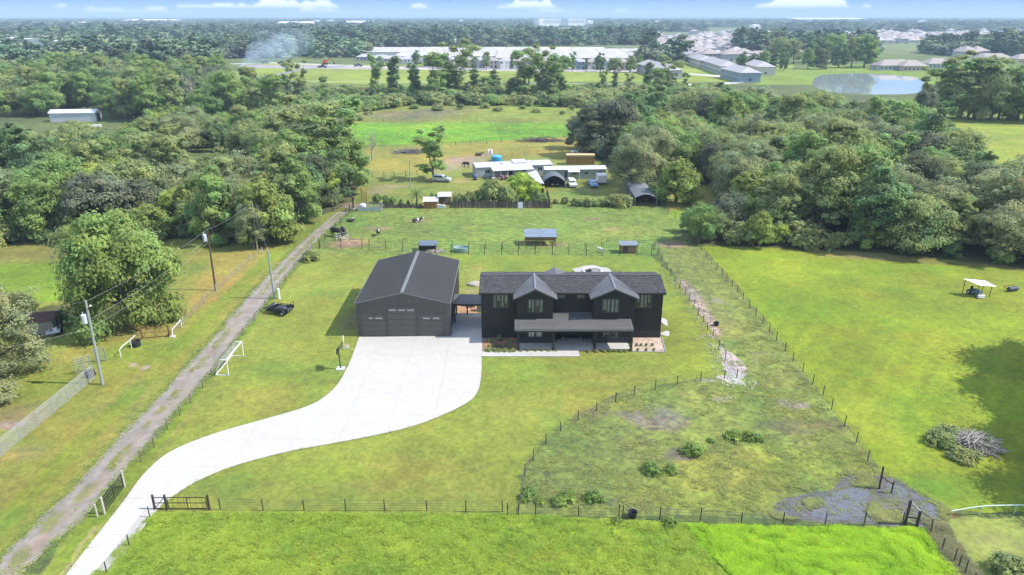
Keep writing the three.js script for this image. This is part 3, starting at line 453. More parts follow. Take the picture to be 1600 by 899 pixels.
{ // porch floor
  const f = new THREE.Group(); f.name = 'porch_floor'; f.userData.kind = 'structure'; scene.add(f);
  for (const q of [[0.95, 4.98, -82.7, -80.95], [5.06, 7.6, -84.45, -80.7], [7.63, 10.2, -84.45, -80.7], [10.4, 14.7, -82.7, -80.95]]) part('panel', plate([V(q[0], 0, q[2]), V(q[1], 0, q[2]), V(q[1], 0, q[3]), V(q[0], 0, q[3])], 0, 0.13), CONC, f);
  const st = new THREE.Group(); st.name = 'porch_step'; st.userData.kind = 'structure'; scene.add(st);
  part('panel', plate([V(6.55, 0, -80.67), V(8.3, 0, -80.67), V(8.3, 0, -80.64), V(6.55, 0, -80.64)], 0, 0.11), CONC, st);
}
{ // covered passage between barn and house
  const c = thing('covered_passage', 'flat ribbed metal roof bridging the gap from barn to house', 'canopy', [-5.98, 0, -90.75]);
  const r = part('roof', [slabQuad(V(-2.02, 2.85, 1.65), V(2.05, 2.85, 1.65), V(2.05, 3.02, -1.65), V(-2.02, 3.02, -1.65), 0.12)], metalRoof, c), rb = [];
  for (let x = -1.9; x < 2.0; x += 0.28) rb.push(bar(V(x, 2.87, 1.64), V(x, 3.04, -1.64), 0.05, 0.04)); part('roof_rib', rb, M(0.13, 0.133, 0.14, 0.4, 0.2), r, 'stuff');
  part('fascia', box6(-2.02, 2.05, 2.62, 2.84, 1.65, 1.7), houseTrim, c); part('fascia', box6(-2.02, 2.05, 2.85, 3.0, -1.7, -1.65), houseTrim, c);
  for (const [x, z] of [[-1.75, 1.45], [-0.25, -1.5], [-1.75, -1.5]]) part('post', [box6(x - 0.09, x + 0.09, 0.07, 2.75, z - 0.09, z + 0.09)], houseTrim, c);
}
{ // what stands round the house
  const ac = thing('condenser_unit', 'white louvred air conditioning unit at the end of the passage', 'air conditioner', [-4.55, 0, -93.6]);
  part('body', [box6(-0.42, 0.42, 0.08, 1.0, -0.38, 0.38)], MAT.white, ac); for (let k = 0; k < 6; k++) part('louvre', [box6(-0.40, 0.40, 0.16 + k * 0.14, 0.24 + k * 0.14, 0.38, 0.42)], MAT.galv, ac);
  part('fan_grille', [new THREE.CylinderGeometry(0.32, 0.32, 0.04, 16).translate(0, 1.02, 0)], MAT.blackMetal, ac);
  // planting beds: bark mulch between concrete edging
  const mulch = (name, pts, c, y = 0.045) => { const m = M(1, 1, 1, 1, 0, { map: speckle(pts.length * 13 + Math.round(pts[0].x * 3), 256, 256, (i, j, r) => { const n = 0.88 + 0.28 * fbm(i / 20, j / 20) + 0.5 * (vn(i / 2.2, j / 3.1) - 0.5) + 0.2 * (r() - .5); return c.map(v => clamp(Math.round(v * n), 0, 255)); }) }); struct(name, plate(pts, 0, y), m); };
  mulch('mulch_bed', [V(-3.72, 0, -84.5), V(0.68, 0, -84.5), V(0.68, 0, -80.66), V(-3.72, 0, -80.66)], seen(196, 150, 118));
  mulch('mulch_bed', [V(15.0, 0, -84.5), V(19.35, 0, -84.5), V(19.0, 0, -80.3), V(15.0, 0, -80.4)], seen(240, 212, 188));
  mulch('mulch_bed', [V(0.7, 0, -80.92), V(6.5, 0, -80.92), V(6.5, 0, -80.66), V(0.7, 0, -80.66)], seen(150, 120, 92), 0.05);
  mulch('mulch_bed', [V(8.35, 0, -80.92), V(14.95, 0, -80.92), V(14.95, 0, -80.45), V(8.35, 0, -80.45)], seen(150, 128, 90), 0.05);
  mulch('mulch_bed', [V(-8.0, 0, -96.6), V(-4.9, 0, -96.6), V(-4.9, 0, -92.45), V(-8.0, 0, -92.45)], seen(226, 178, 140), 0.04);
  struct('garden_edging', [bar(V(19.4, 0.06, -84.4), V(19.05, 0.06, -80.25), 0.1, 0.14), bar(V(15.0, 0.05, -80.33), V(19.05, 0.05, -80.22), 0.08, 0.1), bar(V(-8.0, 0.05, -92.43), V(-3.95, 0.05, -92.43), 0.08, 0.12)], M(0.30, 0.30, 0.30, 0.9));
  // stone edging pads by the right wall
  for (const [px, py, a, b2, rt, lb] of [[1037, 503, 0.45, 1.3, 0.1, 'pale curved stone pad along the right wall of the house'], [1040, 522, 0.5, 0.8, -0.5, 'pale pink stone pad at the right front corner of the house']]) {
    const p = P(px, py), sh = new THREE.Shape(); for (let k = 0; k < 18; k++) { const t = k / 18 * 6.2832, rr = 1 + 0.15 * Math.sin(3 * t + px); const x = a * rr * Math.cos(t), z = b2 * rr * Math.sin(t); k ? sh.lineTo(x, z) : sh.moveTo(x, z); }
    const g = new THREE.ExtrudeGeometry(sh, { depth: 0.06, bevelEnabled: true, bevelSize: 0.03, bevelThickness: 0.02, bevelSegments: 2 }); g.rotateX(-Math.PI / 2); single('stone_pad', g, M(0.42, 0.38, 0.36, 0.9), p, lb, 'paving', null, rt);
  }
  // fire pit on its gravel ring behind the house
  const fp = thing('fire_pit', 'round fire pit ring on white gravel behind the house', 'fire pit', [13.1, 0, -110.2]);
  const sh = new THREE.Shape(); for (let k = 0; k < 40; k++) { const t = k / 40 * 6.2832, rr = 3.0 + 0.22 * Math.sin(5 * t) + 0.15 * Math.sin(9 * t + 2); k ? sh.lineTo(rr * Math.cos(t), rr * 1.0 * Math.sin(t)) : sh.moveTo(rr, 0); }
  const gg = new THREE.ExtrudeGeometry(sh, { depth: 0.06, bevelEnabled: false }); gg.rotateX(-Math.PI / 2); part('gravel', gg, M(0.47, 0.46, 0.44, 1, 0, { map: GR1 }), fp);
  part('ring', new THREE.TorusGeometry(1.5, 0.17, 6, 36).rotateX(Math.PI / 2).translate(0, 0.14, 0), M(0.55, 0.55, 0.56, 0.7), fp); part('inner_gravel', new THREE.CylinderGeometry(1.36, 1.36, 0.03, 30).translate(0, 0.08, 0), M(0.28, 0.27, 0.26, 1, 0, { map: GR1 }), fp);
  part('bowl', new THREE.LatheGeometry([[0.0, 0.1], [0.4, 0.12], [0.5, 0.35], [0.46, 0.36], [0.36, 0.18], [0, 0.16]].map(p => new THREE.Vector2(...p)), 18).translate(-0.6, 0, 0.2), MAT.blackMetal, fp);
  const gv = thing('gravel_pile', 'low heap of pale sand beyond the covered passage', 'sand heap', [-5.6, 0, -104.0]); part('heap', moundGeo(1.5, 0.6, 0.9, 5), M(0.36, 0.32, 0.26, 1), gv);
  // porch furniture: two dark rocking chairs and a bench, lanterns of the doorway's flanks
  const chair = (name, lb, x, z, t, w) => { const c = thing(name, lb, w > 1 ? 'bench' : 'chair', [x, 0.13, z], t); part('seat', [box6(-w / 2, w / 2, 0.36, 0.42, -0.28, 0.28)], MAT.blackMetal, c); for (let k = 0; k < Math.round(w / 0.14); k++) part('back_slat', [bx(0.08, 0.6, 0.03, -w / 2 + 0.08 + k * 0.14, 0.74, -0.27)], MAT.blackMetal, c); for (const sx of [-1, 1]) { part('leg', [box6(sx * (w / 2 - 0.03) - 0.03, sx * (w / 2 - 0.03) + 0.03, 0, 0.6, 0.2, 0.26)], MAT.blackMetal, c); part('leg', [box6(sx * (w / 2 - 0.03) - 0.03, sx * (w / 2 - 0.03) + 0.03, 0, 0.4, -0.27, -0.21)], MAT.blackMetal, c); part('armrest', [box6(sx * (w / 2 - 0.03) - 0.04, sx * (w / 2 - 0.03) + 0.04, 0.6, 0.64, -0.27, 0.3)], MAT.blackMetal, c); } };
  chair('porch_bench', 'dark slatted bench in front of the door under the porch roof', 7.65, -83.6, 0, 1.6); chair('porch_chair', 'dark slatted chair left of the bench on the porch', 5.9, -83.4, 0.35, 0.7); chair('porch_chair', 'dark slatted chair right of the bench on the porch', 9.4, -83.4, -0.35, 0.7);
  for (const [x, l] of [[5.42, 'left'], [9.95, 'right']]) { const t = thing('porch_column_wrap', `tan wooden panel on the ${l} wall of the porch recess`, 'wood panel', [x, 0.13, -84.1]); for (let k = 0; k < 4; k++) part('plank', [box6(-0.22, 0.22, 0.9 + k * 0.34, 1.22 + k * 0.34, -0.03, 0.03)], MAT.plank, t); part('frame', [box6(-0.26, 0.26, 0, 0.88, -0.03, 0.02)], houseTrim, t); }
}
// ---------- fences, gates and poles ----------
const FR = rng(91);
function fence(name, label, pts, o = {}) {                             // pts: foot of every post, pixels of the photograph
  const w = pts.map(p => P(p[0], p[1])), c = w[0].clone(), f = thing(name, label, 'fence', c, 0, o.group), h = o.h || 1.25, r = o.r || 0.05, mat = o.mat || MAT.postDark;
  const post = new THREE.CylinderGeometry(r * 0.92, r, 1, 7).translate(0, 0.5, 0), dome = new THREE.SphereGeometry(r * 0.92, 7, 3, 0, 7, 0, Math.PI / 2).scale(1, 0.3, 1).translate(0, 1, 0), pg = merge([post, dome]);
  const tops = w.map((p, i) => { const hh = h * (0.93 + 0.14 * FR()) * (o.big && o.big.includes(i) ? 1.7 : 1), m = part('post', pg, mat, f); m.position.copy(p).sub(c); const k = o.big && o.big.includes(i) ? 1.9 : 1; m.scale.set(k, hh, k); m.rotation.set((FR() - .5) * 0.06, FR() * 6, (FR() - .5) * 0.06); return hh; });
  for (let s = 0; s < (o.n || 4); s++) { const l = []; for (let i = 0; i + 1 < w.length; i++) { const t = (s + 1) / ((o.n || 4) + 0.4), a = w[i].clone().sub(c), b = w[i + 1].clone().sub(c); a.y = h * t; b.y = h * t; if (a.distanceTo(b) < 40) l.push(rod(a, b, o.wr || 0.011, o.wr || 0.011, 3)); } part('wire', l, o.wire || MAT.wire, f); }
  if (o.mesh) { const l = []; for (let i = 0; i + 1 < w.length; i++) { const a = w[i].clone().sub(c), b = w[i + 1].clone().sub(c), n = Math.max(1, Math.round(a.distanceTo(b) / o.mesh)); for (let k = 1; k < n; k++) { const q = a.clone().lerp(b, k / n); l.push(rod(V(q.x, 0.06, q.z), V(q.x, h * 0.92, q.z), 0.006, 0.006, 3)); } } part('mesh_wire', l, o.wire || MAT.wire, f, 'stuff'); }
  return f;
}
const seq = (a, b, n, skip0 = 0) => Array.from({ length: n - skip0 }, (_, k) => { const i = k + skip0, t = i / (n - 1), A = P(...a), B = P(...b), q = A.lerp(B, t); return back(q); });
function back(q) { const y = q.y - EYE, cz = -(y * SP) - q.z * CP, cy = y * CP - q.z * SP; const zc = y * -SP + -q.z * CP; return [800 + FOCAL * q.x / zc, 449.5 - FOCAL * (y * CP + -q.z * SP) / zc]; }
fence('wire_fence', 'curved wire fence of dark posts between lawn and weedy paddock', [[810, 806], [820, 745], [833, 720], [853, 695], [876, 674], [903, 658], [932, 643], [962, 629], [991, 618], [1024, 609], [1058, 601], [1095, 596], [1132, 592]], { h: 1.2, mesh: 0.6 });
fence('wire_fence', 'inner wire fence from the white sand patch up past the house', [[1151, 591], [1133, 564], [1123, 547], [1114, 527], [1105, 517], [1099, 505], [1091, 493], [1084, 482], [1077, 471], [1071, 461], [1062, 451], [1054, 442], [1048, 432], [1042, 423], [1034, 408], [1028, 398], [1023, 390]], { h: 1.3, mesh: 0.8 });
fence('wire_fence', 'long wire fence along the left edge of the bright mown field', [[1374, 764], [1355.7, 722], [1338, 692], [1319.5, 667], [1299.5, 640], [1286, 618], [1270, 601], [1254.6, 581], [1239, 565], [1227, 549], [1213, 533], [1202, 519], [1192, 506], [1181, 494], [1171, 481], [1161, 469], [1152, 458], [1144, 448], [1135, 439], [1128, 431], [1120, 422], [1112, 413], [1104, 402], [1096, 393], [1088, 385]], { h: 1.25, big: [0], mesh: 0.8 });
fence('wire_fence', 'front wire fence between the tall grass and the weedy paddock', [[793, 806], [837, 806], [904, 808], [967, 809], [973, 811], [1031, 813], [1094, 816], [1158, 820], [1223, 820], [1289, 822], [1350, 821], [1410, 820]], { h: 1.25, mesh: 0.7 });
fence('wire_fence', 'front wire fence of thin posts along the lawn beside the drive gate', [[344, 797], [411, 798], [475, 798], [540, 799], [601, 799], [667, 799], [728, 800], [785, 800]], { h: 1.15, r: 0.05 });
fence('wire_fence', 'short wire fence down the wet ditch at the lower right corner', [[1433, 820], [1455, 831], [1472, 860], [1491, 878], [1498, 887], [1508, 897], [1520, 915]], { h: 1.2 });
fence('wire_fence', 'post and wire fence along the right edge of the white drive', [[234, 809], [202, 854], [167, 897], [140, 930]], { h: 1.15 });
const lanePosts = [[163, 803], [220, 722], [241, 700], [262, 671], [281, 650], [298, 630], [317, 607], [331, 590], [345, 572], [362, 548], [380, 524], [398, 502], [415, 482], [430, 462], [446, 440], [460, 422], [474, 404], [488, 388]];
fence('wire_fence', 'low wire fence with pale posts between the dirt lane and the lawn', lanePosts.slice(1), { h: 1.15, r: 0.055, mat: MAT.postWood, mesh: 0.8 });
fence('wire_fence', 'wire fence on the right of the lane beside the animal paddock', [[500, 388], [508, 376], [516, 366], [524, 357], [532, 348], [541, 338], [550, 330]], { h: 1.3, r: 0.06, mesh: 1 });
fence('wire_fence', 'dark wire fence of the animal paddock behind the house', [[499, 389], [533, 390], [566, 390], [577, 390], [603, 390], [629, 393], [655, 396], [680, 397], [705, 398.4], [732, 398.4], [757, 398.4], [784, 398.6], [810, 398.6], [836, 398.6], [863, 398.8], [889, 398.8], [916, 399], [942, 399], [968, 399], [995, 399], [1018, 399.5]], { h: 2.0, r: 0.06, mesh: 1, n: 5 });
fence('wire_fence', 'second row of taller posts just inside the animal paddock fence', [[707, 389], [733, 389], [759, 389], [785, 389.3], [811, 389.5], [837, 389.5], [863, 390], [889, 390], [914, 390.3], [940, 390.5], [968, 391], [994, 391], [1021, 391]], { h: 1.5, r: 0.05, n: 3 });
fence('wire_fence', 'wire fence at the far side of the animal paddock on the right', [[1066, 355], [1055, 343], [1044, 334], [1036, 326], [1020, 325], [1000, 325], [980, 325], [960, 325], [940, 325], [920, 325], [900, 325], [880, 325], [862, 325]], { h: 1.3, r: 0.06, n: 3 });
fence('wire_fence', 'dark post fence across the dry field beyond the trailer homes', [[545, 276], [563, 276], [582, 277], [600, 277], [616, 276], [634, 275], [652, 274], [668, 273]], { h: 1.4, r: 0.08, n: 3 });
fence('wire_fence', 'fence line dividing the tan field from the bright green field', [[690, 228], [712, 227], [735, 225.5], [760, 224], [783, 222.5], [805, 221], [830, 219.5], [855, 218], [880, 216.5]], { h: 1.3, r: 0.07, n: 3 });
fence('wire_fence', 'fence across the shaded grass behind the orange container', [[782, 246], [800, 244.5], [820, 243], [840, 241.5], [860, 240], [880, 238.5]], { h: 1.3, r: 0.06, n: 3 });
fence('wire_fence', 'weathered post fence along the left side of the lane near the poles', [[270, 525], [286, 508], [303, 490], [320, 472], [338, 456], [356, 440], [374, 424], [392, 408], [410, 396]], { h: 1.2, r: 0.06, mat: MAT.postPale, mesh: 0.35, wire: MAT.galv });
function gate(label, a, b, h, mat, o = {}) {                           // welded gate between two feet
  const A = P(...a), B = P(...b), g = thing('field_gate', label, 'gate', A), d = B.clone().sub(A), y0 = 0.15, r = o.r || 0.035, at = (t, y) => V(d.x * t, y, d.z * t);
  const rails = o.rails || 5; for (let k = 0; k < rails; k++) { const y = lerp(y0, h, k / (rails - 1)); part('rail', rod(at(0.03, y), at(0.97, y), r), mat, g); }
  for (const t of o.stiles || [0.03, 0.5, 0.97]) part('stile', rod(at(t, y0), at(t, h), r), mat, g);
  if (o.brace) { const n = o.brace; for (let k = 0; k < n; k++) { const t0 = 0.03 + 0.94 * k / n, t1 = 0.03 + 0.94 * (k + 1) / n; part('brace', k % 2 ? rod(at(t0, h), at(t1, y0), r) : rod(at(t0, y0), at(t1, h), r), mat, g); } }
  if (o.fill) { const l = []; const L = d.length(); for (let x = o.fill; x < L; x += o.fill) l.push(rod(at(x / L, y0), at(x / L, h), 0.012, 0.012, 4)); part('mesh_infill', l, mat, g, 'stuff'); }
  for (const t of o.posts || []) part('gate_post', [rod(at(t, 0), at(t, h + (o.ph || 0.25)), o.pr || 0.09, o.pr || 0.09, 8)], o.pm || MAT.postDark, g);
  return g;
}
gate('left half of the drive gate swung open beside the lane', [164, 803], [194, 762], 1.45, MAT.blackMetal, { fill: 0.14, posts: [-0.02, 1.02], pm: MAT.postPale, pr: 0.1 });
gate('right half of the drive gate standing between the drive and the tall grass', [262, 797], [326, 797], 1.25, MAT.blackMetal, { posts: [-0.02, 1.02], fill: 0.5, rails: 3, pr: 0.1 });
gate('short braced end panel of the drive gate reaching the concrete', [242, 797], [260, 797], 1.25, MAT.blackMetal, { rails: 3, posts: [0], brace: 1, stiles: [0.97], pr: 0.1 });
single('gate_post', rod(V(0, 0, 0), V(0, 1.25, 0), 0.08, 0.075, 8), MAT.postPale, P(152, 808), 'pale wooden post left of the open drive gate by the lane', 'post');
gate('rusty brown farm gate of diagonal bars under the big round tree', [222, 530], [265, 526], 1.45, MAT.rust, { brace: 4, rails: 3, posts: [0, 1], pm: MAT.rust });
gate('galvanised wire panel standing on the lawn behind the leaning power pole', [147, 566], [166, 564], 1.7, MAT.galv, { fill: 0.35, rails: 6, posts: [1], pm: MAT.galv, pr: 0.05, ph: 0.1 });
gate('galvanised wire panel at the far end of the chain link fence', [118, 586], [143, 580], 2.0, MAT.galv, { fill: 0.35, rails: 7, posts: [1], pm: MAT.galv, pr: 0.05, ph: 0.1 });
gate('brown tube gate closing the dirt lane at its far end', [520, 331], [547, 331], 1.4, MAT.rust, { rails: 5, brace: 2, posts: [0, 1], pm: MAT.postDark });
gate('reddish livestock panel standing behind the lane gate', [565, 312], [573, 318], 2.4, MAT.rust, { rails: 6, posts: [0, 1], pm: MAT.rust });
{ // H-frame of heavy posts at the corner of the wet paddock
  const A = P(1414, 820), B = P(1433, 822), f = thing('brace_frame', 'dark H-shaped brace of two heavy posts standing in the wet corner', 'fence brace', A), d = B.clone().sub(A);
  part('post', rod(V(0, 0, 0), V(0.05, 2.4, 0), 0.12, 0.11, 8), MAT.postDark, f); part('post', rod(V(d.x, 0, d.z), V(d.x, 1.5, d.z), 0.13, 0.12, 8), MAT.postDark, f);
  part('top_rail', rod(V(0.05, 2.32, 0), V(d.x, 1.45, d.z), 0.05), MAT.postPale, f); part('cross_rail', rod(V(0, 0.75, 0), V(d.x, 0.72, d.z), 0.06), MAT.postDark, f);
  const q = P(1393, 771); part('brace_rail', rod(V(q.x - A.x, 0.9, q.z - A.z), V(P(1376, 764).x - A.x, 1.2, P(1376, 764).z - A.z), 0.05), MAT.postDark, f); part('post', rod(V(q.x - A.x, 0, q.z - A.z), V(q.x - A.x, 1.25, q.z - A.z), 0.07), MAT.postDark, f);
}
{ // chain link along the left edge
  const A = P(-60, 765), B = P(148, 592), f = thing('chain_link_fence', 'galvanised chain link fence running to the lower left corner', 'fence', A), d = B.clone().sub(A), L = d.length(), u = d.clone().normalize(), h = 1.75, at = (x, y) => V(u.x * x, y, u.z * x);
  for (let k = 0; k <= 8; k++) part('post', rod(at(L * k / 8, 0), at(L * k / 8, h + 0.05), 0.035), MAT.galv, f);
  part('top_rail', rod(at(0, h), at(L, h), 0.035), MAT.galv, f);
  const l = [], s = 0.13; for (let x = -h; x < L; x += s) for (const sg of [1, -1]) { let xa = x, xb = x + h, ya = sg > 0 ? 0.04 : h, yb = sg > 0 ? h : 0.04; if (xa < 0) { ya += (yb - ya) * (-xa / h); xa = 0; } if (xb > L) { yb -= (yb - ya) * ((xb - L) / (xb - xa)); xb = L; } if (xb - xa > 0.05) l.push(rod(at(xa, ya), at(xb, yb), 0.007, 0.007, 3)); }
  part('chain_mesh', l, M(0.55, 0.57, 0.58, 0.5, 0.3), f, 'stuff');
}
{ const A = P(1485, 806), f = thing('pipe_fence', 'pale green pipe rail fence at the lower right edge', 'fence', A), pts = [[1485, 806], [1530, 805], [1585, 803], [1640, 803], [1700, 803]].map(p => P(...p).sub(A)); pts.forEach((p, i) => i && part('post', rod(V(p.x, 0, p.z), V(p.x, 0.85, p.z), 0.04), M(0.42, 0.50, 0.44, 0.6), f));
  part('rail', tube(pts.map((p, i) => V(p.x, i ? 0.86 : 0.45, p.z)), 0.055), M(0.5, 0.58, 0.52, 0.6), f); }
{ const A = P(188, 558), f = thing('pipe_rail', 'bent white pipe rail beside the black drum on the left lawn', 'rail', A), pts = [[188, 558], [205, 545], [213, 537]].map(p => P(...p).sub(A)); part('rail', tube([V(0, 0.3, 0), V(pts[0].x * 0 + 0.1, 1.0, 0), V(pts[1].x, 1.15, pts[1].z), V(pts[2].x, 1.15, pts[2].z)], 0.05, 6, 6), MAT.white, f); for (const p of [pts[0], pts[1]]) part('post', rod(V(p.x + 0.05, 0, p.z), V(p.x + 0.05, 1.0, p.z), 0.05), MAT.white, f);
  const B = P(270, 527), g = thing('post_rail', 'white rail and stub post right of the rusty farm gate', 'rail', B), e = P(284, 512).sub(B); part('rail', rod(V(0, 1.0, 0), V(e.x, 1.1, e.z), 0.05), MAT.white, g); part('post', rod(V(0, 0, 0), V(0, 1.02, 0), 0.06), MAT.white, g); part('post', rod(V(e.x, 0, e.z), V(e.x, 1.1, e.z), 0.05), MAT.white, g); part('footing', box6(-0.35, 0.25, 0, 0.16, -0.25, 0.25), M(0.5, 0.48, 0.44, 0.9), g); }
function drum(label, p, tilt) { const d = thing('tyre_planter', label, 'drum', p); part('body', new THREE.LatheGeometry([[0.5, 0], [0.56, 0.06], [0.52, 0.3], [0.57, 0.55], [0.55, 0.72], [0.47, 0.72], [0.45, 0.1], [0, 0.08]].map(q => new THREE.Vector2(...q)), 20), MAT.tyre, d); d.rotation.z = tilt; return d; }
drum('upright black drum at the end of the white pipe rail', P(213, 541), 0); drum('tilted black drum at the end of the chain link fence', P(143, 588), 0.35);
// utility poles
function pole(label, base, topPx, mat, r, o = {}) {
  const B = P(...base), h = HT(topPx[0], topPx[1], B), z = B.z, xt = (topPx[0] - 800) / FOCAL * ((EYE - h) * SP + -z * CP) - B.x;
  const p = thing('utility_pole', label, 'utility pole', B), topv = V(xt, h, 0); part('shaft', rod(V(0, 0, 0), topv, r, r * 0.68, 10), mat, p);
  const on = y => V(xt * y / h, y, 0);
  if (o.can) { const y = h * o.can, q = on(y), c = part('transformer', [new THREE.CylinderGeometry(0.30, 0.30, 0.95, 14).translate(q.x - 0.48, y, 0.05), new THREE.CylinderGeometry(0.22, 0.30, 0.1, 14).translate(q.x - 0.48, y + 0.52, 0.05), bx(0.3, 0.1, 0.12, q.x - 0.2, y + 0.2, 0), bx(0.3, 0.1, 0.12, q.x - 0.2, y - 0.2, 0)], M(0.50, 0.54, 0.57, 0.5), p); part('bushing', [rod(V(q.x - 0.55, y + 0.57, 0.05), V(q.x - 0.55, y + 0.85, 0.05), 0.05)], MAT.white, c); }
  if (o.arm) for (const y of o.arm) { const q = on(h * y); part('insulator', [rod(V(q.x, q.y, 0), V(q.x + 0.4, q.y + 0.15, 0), 0.03), ball(q.x + 0.42, q.y + 0.2, 0, 0.12)], MAT.white, p); }
  p.userData.top = undefined; delete p.userData.top; return { p, B, h, on: y => on(y).add(B) };
}
const p1 = pole('leaning wooden power pole with transformer in front of the lawn', [160, 601], [133, 470], MAT.poleGrey, 0.17, { can: 0.79, arm: [0.92] });
const p2 = pole('dark power pole with transformer on the tan lawn left of the lane', [337, 454], [323, 358], MAT.poleBrown, 0.16, { can: 0.86 });
const p3 = pole('thin pale wooden pole by the fence in front of the shrubs', [402, 391], [393, 314], M(0.32, 0.27, 0.16, 0.9), 0.12);
const p4 = pole('pale grey pole on the right of the lane beside the white utility box', [429, 467], [418, 391], MAT.poleGrey, 0.17);
const p5 = pole('slim pole standing on the grass left of the trailer homes', [641, 295], [640, 250], MAT.poleGrey, 0.12);
{ const b = thing('utility_box', 'white upright utility box beside the pale grey pole', 'utility box', P(436, 467)); part('pedestal', new THREE.CylinderGeometry(0.17, 0.2, 1.5, 10).translate(0, 0.75, 0), M(0.62, 0.64, 0.62, 0.5), b); part('cap', new THREE.CylinderGeometry(0.15, 0.21, 0.14, 10).translate(0, 1.56, 0), M(0.62, 0.64, 0.62, 0.5), b); }
function cable(label, a, b, sag, r = 0.011) { const m = a.clone().lerp(b, 0.5), c = [0, 0.25, 0.5, 0.75, 1].map(t => { const q = a.clone().lerp(b, t).sub(m); q.y -= sag * 4 * t * (1 - t); return q; }); return single('power_line', tube(c, r, 4, 5), M(0.34, 0.34, 0.33, 0.7), m, label, 'cable', 'power lines strung from the poles'); }
{ const off = P(-120, 620); off.y = 9; const off2 = P(-160, 690); off2.y = 8.5;
  const T1 = p1.on(p1.h - 0.1), T1b = p1.on(p1.h * 0.78), T1c = p1.on(p1.h * 0.68), T2 = p2.on(p2.h - 0.1), T2b = p2.on(p2.h * 0.86), T2c = p2.on(p2.h * 0.8);
  cable('overhead line from the top of the leaning pole to the dark pole', T1, T2, 0.5); cable('middle overhead line from the leaning pole to the dark pole', T1b, T2b, 0.6, 0.013); cable('lowest overhead line from the leaning pole to the dark pole', T1c, T2c, 0.7, 0.012);
  cable('overhead line from the top of the leaning pole to the left edge', T1, off, 0.6); cable('lower overhead line from the leaning pole to the left edge', T1c, off2, 0.6, 0.012);
  const sh = P(72, 505); sh.y = 3; cable('service line from the transformer down to the rusty shed', T1b, sh, 0.4); const T3 = p3.on(p3.h - 0.1), T4 = p4.on(p4.h - 0.1); cable('overhead line from the dark pole to the thin pale pole', T2, T3, 0.5); cable('overhead line from the thin pale pole across the lane to the grey pole', T3, T4, 0.4);
  const gy = thing('guy_wire', 'yellow sleeved stay wire of the leaning power pole', 'stay wire', P(116, 592)); part('stay', rod(V(0, 0, 0), p1.on(p1.h * 0.6).sub(gy.position), 0.02, 0.02, 5), MAT.galv, gy); part('sleeve', rod(V(0, 0, 0), p1.on(p1.h * 0.6).sub(gy.position).multiplyScalar(0.32), 0.05, 0.05, 6), M(0.6, 0.5, 0.06, 0.6), gy);
}
// ---------- things on the lawns ----------
{ // football goal along the lane fence, its mouth turned to the lawn
  const A = P(357, 587), B = P(380.5, 557), g = thing('football_goal', 'white football goal with sagging net beside the lane fence', 'goal', A), d = B.clone().sub(A), h = 2.0, r = 0.06, W = MAT.white;
  const n = V(-Math.abs(d.z), 0, -Math.abs(d.x) * 0.3).normalize(), topB = n.clone().multiplyScalar(0.75).setY(h), gr = n.clone().multiplyScalar(1.5);
  for (const o of [V(0, 0, 0), d]) {
    part('upright', rod(o.clone(), o.clone().setY(h), r), W, g); part('top_stay', rod(o.clone().setY(h), o.clone().add(topB), r * 0.8), W, g); part('back_stay', rod(o.clone().add(topB), o.clone().add(gr).setY(0.04), r * 0.7), W, g); part('ground_bar', rod(o.clone().setY(0.05), o.clone().add(gr).setY(0.05), r * 0.9), W, g);
  }
  part('crossbar', rod(V(0, h, 0), d.clone().setY(h), r * 1.5), W, g); part('back_bar', rod(gr.clone().setY(0.05), gr.clone().add(d).setY(0.05), r * 0.7), W, g);
  const l = [], net = t => [d.clone().multiplyScalar(t).add(topB), d.clone().multiplyScalar(t).add(gr).setY(0.05)];
  for (let k = 0; k <= 30; k++) { const [a, b] = net(k / 30); l.push(rod(a, b, 0.008, 0.008, 3), rod(d.clone().multiplyScalar(k / 30).setY(h), a, 0.008, 0.008, 3)); } for (let k = 0; k < 9; k++) { const [a, b] = net(0), q = a.clone().lerp(b, k / 9); l.push(rod(q, q.clone().add(d), 0.008, 0.008, 3)); }
  part('net', l, M(0.5, 0.5, 0.5, 0.9), g, 'stuff');
}
